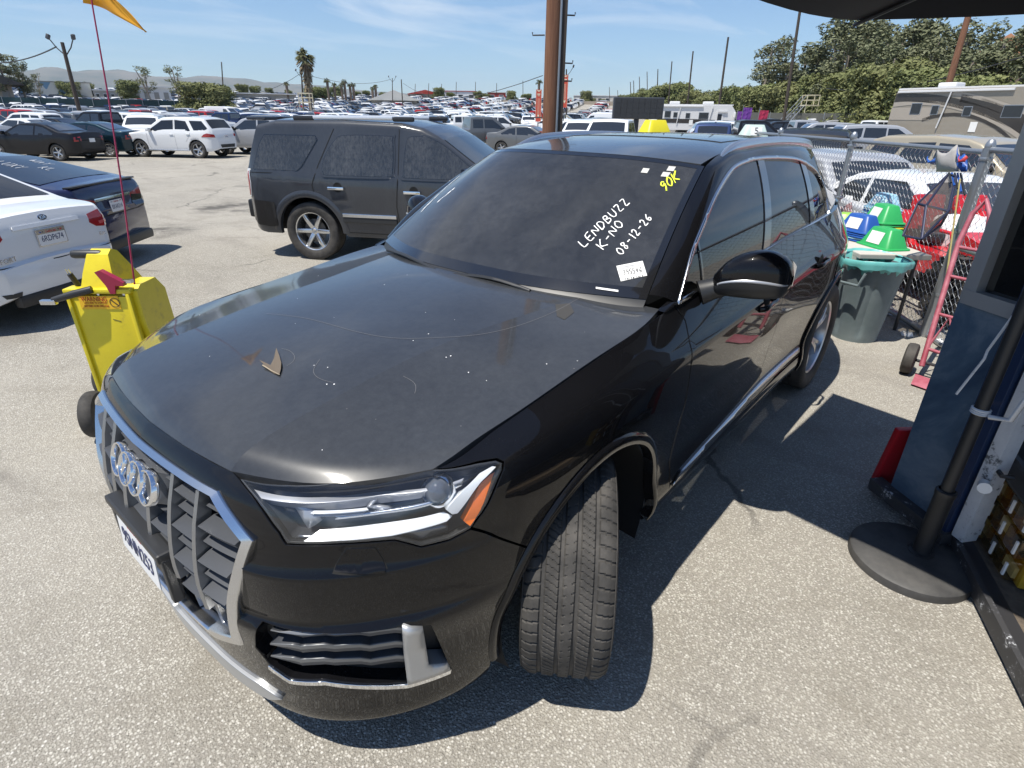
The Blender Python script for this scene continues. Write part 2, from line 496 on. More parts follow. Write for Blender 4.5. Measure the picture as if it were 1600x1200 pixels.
Dt=[F]*5+[
[.10,.04,.03,.012,0,.02,.045,.075,.13],
[.10,.045,.03,.015,0,.01,.02,.035,.09],
[.10,.05,.03,.015,0,.004,.012,.03,.12],
[.10,.05,.03,.018,.004,.0,.010,.036,.137],
[.12,.05,.02,.035,.022,.008,.010,.038,.125],
[.12,.05,.02,.045,.030,.010,.010,.036,.12],
[.12,.05,.02,.045,.030,.010,.010,.036,.12],
[.12,.05,.02,.040,.025,.010,.010,.036,.125],
[.12,.05,.02,.02,.01,.0,.0,.03,.135],
[.12,.05,.02,.01,.0,.0,.01,.03,.13],
[.15,.05,.02,0,.0,.01,.02,.04,.10],[.15,.05,.02,0,.0,.01,.02,.04,.08],[.15,.05,.02,0,.0,.01,.02,.04,.08],[.15,.05,.02,0,.0,.01,.02,.04,.08],[.15,.05,.02,0,.0,.01,.02,.04,.08]]
def _levels():
    z=np.array(Zt,float);d=np.array(Dt,float);NV=np.array([0,.05,.15,.30,.415,.448,.46,.603,.62,.72,.79,.93])
    def ev(T): return Cub(VK,T.T,'pchip')(NV).T
    z2,d2=ev(z),ev(d)
    w=np.array([1,1,1,1,1,1,.55]+[0]*(len(z)-7))
    for k,(zz,dd) in {4:(.600,-.006),5:(.628,.016),6:(.645,.015),7:(.783,.012),8:(.80,.034)}.items():
        z2[:,k]=z2[:,k]*(1-w)+zz*w; d2[:,k]=d2[:,k]*(1-w)+dd*w
    return NV,z2,d2
Zb,Db,VKb=np.array(Zt,float),np.array(Dt,float),VK
VK,Zt,Dt=_levels()
NL=len(VK)
ZD=Cub(SK,np.concatenate([Zt,Dt],1),'pchip')
ZDB=Cub(SK,np.concatenate([Zb,Db],1),'pchip')
def W(sv,plain=False):
    VK,NL,ZD=(VKb,len(VKb),ZDB) if plain else (globals()['VK'],globals()['NL'],globals()['ZD'])
    sv=np.asarray(sv,float).reshape(-1,2);s,v=sv[:,0],sv[:,1]
    b=PL(s);e=1e-3;t=PL(s+e)-PL(s-e);t/=np.linalg.norm(t,axis=1)[:,None];n=np.stack([-t[:,1],t[:,0]],1)
    n=np.where((n*b).sum(1)[:,None]*0+1>0,n,n)
    zd=ZD(s);z=zd[:,:NL];d=zd[:,NL:]
    # pchip in v, vectorised over rows
    out=np.empty((len(s),3))
    Y=np.stack([z.T,d.T],-1)  # 9,N,2
    m=pchip_m(VK,Y.reshape(NL,-1)).reshape(Y.shape)
    k=np.clip(np.searchsorted(VK,v)-1,0,NL-2);h=VK[k+1]-VK[k];u=((v-VK[k])/h)[:,None];h=h[:,None];i=np.arange(len(s))
    r=(1+2*u)*(1-u)**2*Y[k,i]+u*(1-u)**2*h*m[k,i]+u*u*(3-2*u)*Y[k+1,i]+u*u*(u-1)*h*m[k+1,i]
    out[:,:2]=b+n*r[:,1:2]   # n points inward? sign fixed below
    out[:,2]=r[:,0]
    return out
# direction check: at s=0 tangent is +y, (-ty,tx)=(-1,0) -> inward  OK
# ------------------------------------------------------------------ ground, hills
def ground_material():
    m, t = new_nt('lot_asphalt', color=(.3, .28, .25), rough=.9, spec=.25)
    tc = t.node('ShaderNodeTexCoord').outputs['Object']
    stones = t.vor(tc, 104); small = t.vor(tc, 270)
    sep = t.node('ShaderNodeSeparateColor'); t.link(stones.outputs['Color'], sep.inputs[0])
    agg = t.ramp(sep.outputs[0], [(0, (.12, .113, .10)), (.22, (.28, .265, .23)), (.55, (.42, .40, .35)), (.85, (.55, .53, .475)), (1, (.72, .70, .65))])
    edge = t.val(stones.outputs['Distance'], .28, .62, 0, 1)
    c = t.mix(edge, agg, (.19, .175, .15))
    sep2 = t.node('ShaderNodeSeparateColor'); t.link(small.outputs['Color'], sep2.inputs[0])
    c = t.mix(.30, c, t.ramp(sep2.outputs[1], [(0, (.14, .13, .112)), (1, (.60, .57, .505))]))
    # worn, dustier further into the lot; patches, oil, cracks
    big = t.noise(tc, .35, 6, .6, .5); mid = t.noise(tc, 1.7, 6, .65, .8)
    c = t.mix(t.val(big, .32, .68, 0, .5), c, (.43, .40, .345))
    c = t.mix(t.val(mid, .52, .74, 0, .55), c, (.22, .20, .165))
    fine = t.noise(tc, 14, 4, .7); c = t.mix(t.val(fine, .5, .8, 0, .35), c, (.22, .20, .18))
    mp = t.node('ShaderNodeMapping'); mp.inputs['Scale'].default_value = (1.0, .25, 1); mp.inputs['Rotation'].default_value = (0, 0, rad(55)); t.link(tc, mp.inputs[0])
    streak = t.noise(mp.outputs[0], 1.1, 6, .7, .6); c = t.mix(t.val(streak, .54, .72, 0, .6), c, (.175, .16, .142))
    oil = t.vor(tc, .23); on = t.noise(tc, 2.2, 4, .6)
    of = t.math('MULTIPLY', t.val(oil.outputs['Distance'], .10, .22, 1, 0), t.val(on, .4, .6, 0, .8)); c = t.mix(of, c, (.06, .056, .052))
    wv = t.node('ShaderNodeMapping'); t.link(tc, wv.inputs[0]); wn_ = t.node('ShaderNodeTexNoise'); wn_.inputs['Scale'].default_value = .9; wn_.inputs['Detail'].default_value = 5
    t.link(tc, wn_.inputs['Vector']); va = t.node('ShaderNodeVectorMath', operation='MULTIPLY_ADD'); t.link(wn_.outputs['Color'], va.inputs[0]); va.inputs[1].default_value = (1.6, 1.6, 0); t.link(tc, va.inputs[2])
    cr = t.vor(va.outputs[0], .30, 'DISTANCE_TO_EDGE'); brk = t.noise(tc, .55, 3, .5)
    cf = t.math('MULTIPLY', t.val(cr.outputs['Distance'], .003, .008, .65, 0), t.val(brk, .48, .58, 0, 1))
    c = t.mix(cf, c, (.07, .065, .06))
    t.color(c)
    h = t.math('ADD', t.math('MULTIPLY', edge, -.7), t.math('MULTIPLY', small.outputs['Distance'], .5))
    t.bump(h, .6, .007)
    return m
M_GROUND = ground_material()
rr_ = np.concatenate([np.linspace(0, 60, 25), np.linspace(66, 300, 40), np.array([340, 420, 600, 900, 1400, 2200, 3500, 6000, 9000])])
aa_ = np.linspace(0, 2*PI, 97)
G_ = [[(1.3+r*math.cos(a), 1.7+r*math.sin(a), float(terrain(1.3+r*math.cos(a), 1.7+r*math.sin(a)))) for a in aa_] for r in rr_]
ground = MB().grid(G_).build('ground', M_GROUND, smooth=80)
set_props(ground, kind='structure')
# far hills beyond the left end of the lot
def hills_material():
    m, t = new_nt('scrub_hills', color=(.16, .15, .12), rough=1.0, spec=.1)
    v = t.coord('Object'); n = t.noise(v, .002, 7, .65); t.color(t.ramp(n, [(.35, (.09, .095, .07)), (.65, (.20, .17, .13))]))
    return m
def hills(name, dist, prof, depth, seed):
    rr = random.Random(seed); rows = []
    n = 150
    for k in range(6):
        f = k/5; row = []
        for i in range(n+1):
            pxx = prof[0][0]+(prof[-1][0]-prof[0][0])*i/n
            hh = np.interp(pxx, [p[0] for p in prof], [p[1] for p in prof])
            d = ray_px(pxx, 178); a = math.atan2(d[1], d[0]); D = dist+depth*f
            ridge = math.sin(PI*min(1, f*1.25)*.5) if f < .8 else 1
            dd = ray_px(pxx, hh); el = dd[2]/math.hypot(dd[0], dd[1])
            z = el*D*ridge*(1+.035*math.sin(pxx*.045+k)+.022*math.sin(pxx*.11+2*k)+rr.uniform(-.006, .006))
            row.append((1.3+D*math.cos(a), 1.7+D*math.sin(a), z-2 if k else -5))
        rows.append(row)
    o = MB().grid(rows).build(name, hills_material(), smooth=80); set_props(o, kind='structure')
hills('hills', 6500, [(-260, 150), (-100, 128), (20, 118), (70, 111), (96, 106), (130, 110), (170, 109), (205, 112), (240, 118), (300, 120), (350, 121), (400, 124), (460, 131), (520, 136), (560, 139), (620, 146), (760, 152), (900, 158), (1100, 168)], 1500, 3)
# ------------------------------------------------------------------ the black SUV in front
M_PAINT = car_paint('black_paint', (.004, .004, .005), dust=.014, dust_col=(.24, .24, .245), rough=.3)
M_PAINT.node_tree.nodes['Principled BSDF'].inputs['Coat IOR'].default_value = 1.38
M_PAINT.node_tree.nodes['Principled BSDF'].inputs['Specular IOR Level'].default_value = .03
M_PAINT_TOP = car_paint('black_paint_dusty', (.007, .007, .009), dust=.185, dust_col=(.26, .28, .30), rough=.3)
M_TRIM = principled('brushed_trim', (.66, .67, .69), .20, 1.0)
M_SHELL = M_VOID

def snormals(S, uv, e=1.5e-3):
    a = S(uv+np.array([e, 0]))-S(uv-np.array([e, 0])); b = S(uv+np.array([0, e]))-S(uv-np.array([0, e]))
    n = np.cross(a, b); return n/np.maximum(np.linalg.norm(n, axis=1)[:, None], 1e-12)
def resample(poly, res):
    out = []
    n = len(poly)
    for i in range(n):
        a = np.array(poly[i]); b = np.array(poly[(i+1) % n]); k = max(1, int(math.ceil(np.linalg.norm(b-a)/res)))
        for j in range(k): out.append(a+(b-a)*j/k)
    return np.array(out)
def in_poly(P, poly):
    x, y = P[:, 0], P[:, 1]; r = np.zeros(len(P), bool); n = len(poly)
    for i in range(n):
        x1, y1 = poly[i]; x2, y2 = poly[(i+1) % n]
        if y1 == y2: continue
        c = ((y1 > y) != (y2 > y)) & (x < (x2-x1)*(y-y1)/(y2-y1)+x1)
        r ^= c
    return r
def shrink(poly, g):
    """move the outline inwards by g"""
    p = np.array(poly, float); n = len(p)
    area = .5*sum(p[i][0]*p[(i+1) % n][1]-p[(i+1) % n][0]*p[i][1] for i in range(n))
    sg = 1 if area > 0 else -1; q = p.copy()
    for i in range(n):
        a = p[i]-p[i-1]; b = p[(i+1) % n]-p[i]
        na = np.array([-a[1], a[0]])/max(np.linalg.norm(a), 1e-9)*sg; nb = np.array([-b[1], b[0]])/max(np.linalg.norm(b), 1e-9)*sg
        m = na+nb; l = max(np.linalg.norm(m), .5); q[i] = p[i]+m/l*g*min(1.6, 2/l)
    return q
def panel_mesh(name, poly, S, mat, res=.03, off=0.0, flange=.014, hole_list=(), hole_flange=None, gap=0.0, out_sign=1, no_flange=None, mirror=False, edge_round=0.0):
    if gap:
        p0 = np.array(poly, float); poly = shrink(poly, gap)
        if no_flange is not None:
            for i in range(len(p0)):
                if no_flange(p0[i]): poly[i][0] = p0[i][0]
    loops = [resample(poly, res)]+[resample(h, res) for h in hole_list]
    P = np.concatenate(loops)
    edges = []; o = 0
    for L in loops:
        n = len(L); edges += [(o+i, o+(i+1) % n) for i in range(n)]; o += n
    lo, hi = loops[0].min(0), loops[0].max(0)
    gx, gy = np.meshgrid(np.arange(lo[0]+res*.5, hi[0], res), np.arange(lo[1]+res*.5, hi[1], res), indexing='ij')
    G = np.stack([gx.ravel(), gy.ravel()], 1)
    k = in_poly(G, loops[0])
    for h in loops[1:]: k &= ~in_poly(G, h)
    G = G[k]
    if len(G):
        d = np.min(((G[:, None, :]-P[None])**2).sum(2), axis=1); G = G[d > (res*.45)**2]
    A = np.concatenate([P, G]) if len(G) else P
    r = delaunay_2d_cdt([Vector((float(a), float(b))) for a, b in A], edges, [], 1 if not hole_list else 0, 1e-6)
    V = np.array([tuple(v) for v in r[0]]); Fc = [tuple(f) for f in r[2]]
    if len(Fc):
        C = np.array([V[list(f)].mean(0) for f in Fc]); kk = in_poly(C, loops[0])
        for h in loops[1:]: kk &= ~in_poly(C, h)
        Fc = [f for f, q in zip(Fc, kk) if q]
    X = S(V); N = snormals(S, V)*out_sign
    X = X+N*off
    # orient
    f0 = Fc[len(Fc)//2]; fn = np.cross(X[f0[1]]-X[f0[0]], X[f0[2]]-X[f0[0]])
    if fn@N[f0[0]] < 0: Fc = [tuple(reversed(f)) for f in Fc]
    verts = X.tolist(); nor = N.copy().tolist(); faces = list(Fc)
    # boundary edges -> flange
    cnt = {}
    for f in Fc:
        for i in range(len(f)):
            a, b = f[i], f[(i+1) % len(f)]; cnt[(a, b)] = cnt.get((a, b), 0)+1
    bd = [(a, b) for (a, b) in cnt if (b, a) not in cnt]
    holeset = [shrink(h, 0) for h in hole_list]
    if flange:
        outv = {}
        for a, b in bd:
            t = X[b]-X[a]; o_ = np.cross(t, N[a]); l = np.linalg.norm(o_)
            if l > 1e-9:
                for q in (a, b): outv[q] = outv.get(q, 0)+o_/l
        ring = {}
        hf = hole_flange if hole_flange is not None else flange
        for q, ov in outv.items():
            ov = ov/max(np.linalg.norm(ov), 1e-9)
            fl = flange
            for h in hole_list:
                if np.min(((resample(h, res)-V[q])**2).sum(1)) < (res*.2)**2: fl = hf
            nn = N[q]*(.75 if edge_round else 1)+ov*edge_round; nor[q] = (nn/np.linalg.norm(nn)).tolist()
            i1 = len(verts); verts.append((X[q]-N[q]*.003+ov*.0012).tolist()); nor.append(ov.tolist())
            i2 = len(verts); verts.append((X[q]-N[q]*fl).tolist()); nor.append(ov.tolist())
            ring[q] = (i1, i2)
        for a, b in bd:
            if no_flange is not None and no_flange(V[a]) and no_flange(V[b]): continue
            faces.append((b, a, ring[a][0], ring[b][0])); faces.append((ring[b][0], ring[a][0], ring[a][1], ring[b][1]))
    if mirror:
        verts = [(x, -y, z) for x, y, z in verts]; nor = [(x, -y, z) for x, y, z in nor]; faces = [tuple(reversed(f)) for f in faces]
    me = bpy.data.meshes.new(name); me.from_pydata(verts, [], faces); me.update()
    me.polygons.foreach_set('use_smooth', [True]*len(me.polygons))
    me.normals_split_custom_set_from_vertices(nor)
    me.materials.append(mat)
    return me
def panel(name, poly, S, mat, parent, both=True, **kw):
    o = link_mesh(name, panel_mesh(name, poly, S, mat, **kw), parent)
    if both: link_mesh(name, panel_mesh(name, poly, S, mat, mirror=True, **kw), parent)
    return o
def inv_px(S, p, guess):
    sv = np.array(guess, float); p = np.array(p, float)
    for _ in range(25):
        f = proj_px(S(sv[None]))[0]-p
        if abs(f).max() < 1e-4: break
        J = np.stack([(proj_px(S((sv+e)[None]))[0]-proj_px(S((sv-e)[None]))[0])/2e-4 for e in (np.array([1e-4, 0]), np.array([0, 1e-4]))], 1)
        sv = sv-np.clip(np.linalg.solve(J, f), -.06, .06)
    return sv
def inv_xz(x, z):
    """place on the body side with the given length and height"""
    s = float(np.interp(-x, -pl[3:16, 0], SK[3:16])); v = .4; sv = np.array([s, v])
    for _ in range(25):
        X = W(sv[None])[0]; f = X[[0, 2]]-np.array([x, z]); e = 1e-4
        if abs(f).max() < 1e-6: break
        J = np.stack([(W((sv+d)[None])[0][[0, 2]]-W((sv-d)[None])[0][[0, 2]])/(2*e) for d in (np.array([e, 0]), np.array([0, e]))], 1)
        sv = sv-np.clip(np.linalg.solve(J, f), -.08, .08); sv[1] = min(max(sv[1], .001), .93)
    return sv
OUT = -1      # W has its normals pointing inwards with (s, v); fixed below
_t = snormals(W, np.array([[1.9, .4]]))[0]
OUT = 1 if _t[1] > 0 else -1
WK = dict(out_sign=OUT)

suv = thing('black_suv', 'dusty black SUV nearest the camera, white marker writing on its windscreen', 'suv', (0, 0, 0))

# --- measured outlines on the body side, (s, v)
HL_OUT = [[0.492, 0.9], [0.665, .93], [0.843, .93], [0.963, .93], [1.08, .925], [1.2, 0.863], [1.25, 0.831], [1.263, 0.809], [1.255, 0.785], [1.213, 0.746], [1.165, 0.695], [1.148, 0.665], [1.09, 0.645], [1.012, 0.643], [0.98, 0.665], [0.948, 0.686], [0.814, 0.694], [0.676, 0.694], [0.657, 0.728], [0.589, 0.785]]
HL_DRL = [[0.72, 0.723], [0.758, 0.743], [0.946, 0.748], [1.082, 0.75], [1.198, 0.822], [1.242, 0.818], [1.249, 0.807], [1.199, 0.788], [1.116, 0.735], [1.086, 0.731], [0.943, 0.721], [0.73, 0.722]]
HL_AMB = [[1.247, 0.798], [1.214, 0.755], [1.144, 0.692], [1.130, 0.712], [1.190, 0.776], [1.229, 0.803]]
HL_TOP = [[0.522, 0.89], [0.912, 0.893], [1.153, 0.853], [1.144, 0.844], [0.93, 0.868], [0.902, 0.863], [0.865, 0.855], [0.575, 0.838]]
HL_B1 = [[0.748, 0.811], [0.886, 0.806], [0.89, 0.791], [0.74, 0.794]]
HL_B2 = [[0.744, 0.784], [0.881, 0.779], [0.871, 0.771], [0.744, 0.773]]
HL_Y = [[0.912, 0.883], [0.934, 0.879], [0.898, 0.79], [0.95, 0.764], [0.925, 0.759], [0.884, 0.777]]
HL_G = [[0.619, 0.862], [0.678, 0.841], [0.761, 0.747], [0.72, 0.723]]
WASH = [[0.795, 0.612], [0.83, 0.677], [0.898, 0.667], [0.919, 0.608], [0.914, 0.6]]
FOG = [[0.532, 0.329], [0.577, 0.437], [0.941, 0.418], [1.017, 0.396], [1.07, 0.193], [0.945, 0.19], [0.722, 0.253], [0.615, 0.241], [0.557, 0.277]]
BLADE = [[0.943, 0.422], [0.993, 0.402], [1.005, 0.245], [1.061, 0.222], [1.07, 0.188], [0.943, 0.191], [0.941, 0.3]]
SLATS = [[[0.612, 0.424], [0.783, 0.429], [0.941, 0.401], [0.939, 0.374], [0.779, 0.403], [0.614, 0.403]],
         [[0.586, 0.362], [0.772, 0.376], [0.939, 0.343], [0.937, 0.315], [0.768, 0.349], [0.588, 0.34]],
         [[0.565, 0.309], [0.765, 0.327], [0.939, 0.286], [0.937, 0.259], [0.76, 0.299], [0.567, 0.287]]]
DOORF = [[2.327, 0.925], [2.354, 0.865], [2.324, 0.8], [2.30, 0.725], [2.315, 0.392], [2.312, 0.175]]
XA, ZA, RA = -.05, .385, .485
XR = -3.0
def arch_pts(xc, a0, a1, n=22, r=RA):
    return [inv_xz(xc+r*math.cos(a0+(a1-a0)*i/n), ZA+r*math.sin(a0+(a1-a0)*i/n)).tolist() for i in range(n+1)]
a_fg = math.acos((.325-XA)/RA)
ARCH_F = arch_pts(XA, rad(-14), rad(194), 36)      # front to rear over the top
ARCH_R = arch_pts(XR, rad(-14), rad(194), 36)

GOPEN = [[0, .235], [.30, .24], [.462, .32], [.565, .688], [.428, .778], [.3, .784], [0, .79]]
i_fg = next(i for i, p in enumerate(ARCH_F) if p[0] > 1.335)
bumper = [[0, .0]]+[[s, .0] for s in np.arange(.1, 1.15, .1)]+[[ARCH_F[0][0]-.01, .0]]+ARCH_F[:i_fg]+[[1.335, .502], [1.227, .595], [1.148, .661]] \
    + [[1.09, .641], [1.012, .639], [.98, .661], [.948, .682], [.814, .690], [.672, .690], [.653, .726], [.584, .784], [.487, .897], [.46, .922]] \
    + [[.3, .922], [0, .922]]+[[0, .79], [.3, .784], [.428, .778], [.565, .688], [.462, .32], [.30, .24], [0, .235]]
panel('front_bumper', bumper, W, M_PAINT, suv, res=.017, hole_list=[FOG], hole_flange=.055, gap=.0016, no_flange=lambda v: v[0] < .004, **WK)
# fender
fender = [[1.263+.006, .809], [1.256, .835], [1.205, .868], [1.088, .924]]+[[s, .926] for s in np.arange(1.2, 2.3, .1)]+[[2.322, .926]] \
    + [[2.349, .865], [2.319, .8], [2.295, .725], [2.310, .392], [2.307, .175]]+[[2.307, .12]]+list(reversed(ARCH_F[i_fg:])) \
    + [[1.335, .508], [1.227, .601], [1.152, .669], [1.17, .694], [1.218, .745], [1.26, .785]]
panel('front_fender', fender, W, M_PAINT, suv, res=.03, gap=.0018, **WK)
DM = [[3.355, .925], [3.405, .80], [3.41, .62], [3.44, .32], [3.43, .19]]
doorf = DOORF[:]+[[s, .185] for s in (2.5, 2.8, 3.1)]+list(reversed(DM))+[[s, .926] for s in (3.2, 3.0, 2.8, 2.6, 2.45)]
panel('front_door', doorf, W, M_PAINT, suv, res=.035, gap=.0022, **WK)
j_r = next(i for i, p in enumerate(ARCH_R) if W(np.array([p]))[0][2] > .37 and i > 0)
a_cut = next(i for i, p in enumerate(ARCH_R) if W(np.array([p]))[0][0] < -2.82)
doorr = DM[:]+[[3.7, .2], [ARCH_R[j_r][0]-.01, .2]]+ARCH_R[j_r:a_cut]+[[4.52, .78], [4.44, .86], [4.36, .925]]+[[s, .926] for s in (4.1, 3.8, 3.6)]
panel('rear_door', doorr, W, M_PAINT, suv, res=.035, gap=.0022, **WK)
quarter = [[4.36, .925], [4.44, .86], [4.52, .78]]+ARCH_R[a_cut:]+[[ARCH_R[-1][0], .06], [5.2, .05], [5.5, .05], [5.72, .05], [5.72, .925], [5.3, .926], [4.9, .926], [4.6, .926]]
panel('rear_quarter', quarter, W, M_PAINT, suv, res=.04, gap=.0018, **WK)
tail = [[5.72, .05], [6.27, .05], [6.27, .925], [5.72, .925]]
panel('tailgate', tail, W, M_PAINT, suv, res=.05, gap=.0018, no_flange=lambda v: v[0] > 6.26, **WK)
panel('tail_lamp', [[5.45, .70], [6.1, .72], [6.1, .80], [5.45, .82]], W, M_REDLENS, suv, res=.05, off=.006, **WK)
sill = [ARCH_F[-1], [2.30, .12], [2.31, .165], [2.6, .175], [3.44, .185], [ARCH_R[j_r][0]-.012, .19]]+[p for p in reversed(ARCH_R[:j_r])]+[[s, .01] for s in np.arange(3.9, 2.4, -.25)]+[[ARCH_F[-1][0], .03]]
panel('sill', sill, W, M_PAINT, suv, res=.04, gap=.0015, **WK)
panel('sill_trim', [[2.325, .160], [2.40, .195], [2.83, .222], [3.44, .262], [4.13, .272], [4.13, .235], [3.44, .215], [2.83, .178], [2.42, .160]], W, M_SATIN, suv, res=.03, off=.008, flange=.02, edge_round=1.0, **WK)
# dark shell behind the gaps
panel('body_shell', [[1.2, .03], [5.7, .03], [5.7, .90], [1.2, .90]], W, M_SHELL, suv, res=.06, off=-.03, flange=0,
      hole_list=[arch_pts(XA, 0, 2*PI-.2, 24, RA*.98), arch_pts(XR, 0, 2*PI-.2, 24, RA*.98)], **WK)
# arch flares
def flare(xc, parent, mirror):
    prof = [(-.002, .001), (.004, .010), (.012, .013), (.030, .014), (.040, .010), (.043, -.03)]
    R_, n = [], 44; verts = []; base = np.array(arch_pts(xc, rad(-12), rad(192), n))
    X = W(base); N = snormals(W, base)*OUT
    rows = []
    for i in range(n+1):
        w = rad(-12)+rad(204)*i/n; inw = np.array([-math.cos(w), 0, -math.sin(w)])
        rows.append([tuple((X[i]+inw*a+N[i]*b)*np.array([1, -1 if mirror else 1, 1])) for a, b in prof])
    MB().grid(rows).build('arch_flare', M_PAINT, parent, smooth=50)
for xc in (XA, XR):
    for mi in (False, True): flare(xc, suv, mi)
# wheel wells
for xc in (XA, XR):
    for sgn in (1, -1):
        prof = [(.445, .93*sgn), (.47, .80*sgn), (.47, .50*sgn), (.05, .48*sgn)]
        MB().lathe(prof, 28, 'y', (xc, 0, ZA), a0=rad(-25), a1=rad(205)).build('wheel_well', M_VOID, suv, smooth=40)
MB().box((-1.6, 0, .36), (4.5, 1.2, .26), bevel=.03).build('underbody', M_VOID, suv)
# front chin: silver skid under the number plate and dark lip
panel('skid_strip', [[0, .085], [.30, .075], [.50, .10], [.56, .135], [.48, .16], [.30, .155], [0, .16]], W, M_SILVER, suv, res=.03, off=.010, flange=.02, no_flange=lambda v: v[0] < .004, **WK)
panel('chin_lip', [[0, .0], [1.1, .0], [1.19, .0], [1.19, .022], [1.0, .03], [0, .03]], W, M_BLACK, suv, res=.04, off=.006, flange=.03, no_flange=lambda v: v[0] < .004, **WK)
# fog recess
panel('fog_recess', shrink(FOG, -.004), W, M_BLACK, suv, res=.035, off=-.048, flange=0, **WK)
for s_a, s_b, v_a, v_m, v_b in ((.605, .945, .415, .423, .392), (.585, .945, .353, .362, .333), (.565, .945, .298, .309, .276)):
    ss, cen, wd = [], [], []
    for pi_ in range(4):
        for fr, zz in ((0, -.004), (.30, .0005), (.74, .003), (.999, -.0035)):
            q = s_a+(s_b-s_a)*(pi_+fr)/4; ss.append(q); cen.append(np.interp(q, [s_a, (s_a+s_b)/2, s_b], [v_a, v_m, v_b])+zz*(.5+.5*min(1, pi_)))
            wd.append(.003+.010*min(1, (pi_+fr)/.9))
    ss, cen = np.array(ss), list(cen)
    sl = [[q, c-w] for q, c, w in zip(ss, cen, wd)]+[[q, c+w] for q, c, w in zip(ss, cen, wd)][::-1]
    panel('intake_slat', sl, W, M_GREYPL, suv, res=.06, off=-.012, flange=.04, **WK)
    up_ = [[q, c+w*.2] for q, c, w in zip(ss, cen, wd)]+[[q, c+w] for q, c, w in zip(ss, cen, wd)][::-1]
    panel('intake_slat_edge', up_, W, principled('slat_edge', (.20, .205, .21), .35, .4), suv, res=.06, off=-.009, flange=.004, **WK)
panel('intake_blade', BLADE, W, M_SILVER, suv, res=.03, off=.008, flange=.05, edge_round=1.0, **WK)
panel('intake_lip', [[.557, .262], [.615, .226], [.722, .238], [.943, .176], [1.07, .172], [1.073, .186], [.945, .188], [.722, .250], [.615, .238], [.56, .274]], W, M_CHROME, suv, res=.03, off=.006, flange=.02, **WK)
panel('washer_cover', WASH, W, M_PAINT, suv, res=.02, off=.004, flange=.012, **WK)
panel('washer_cover_edge', shrink(WASH, -.003), W, M_VOID, suv, res=.02, off=.0012, flange=.01, **WK)

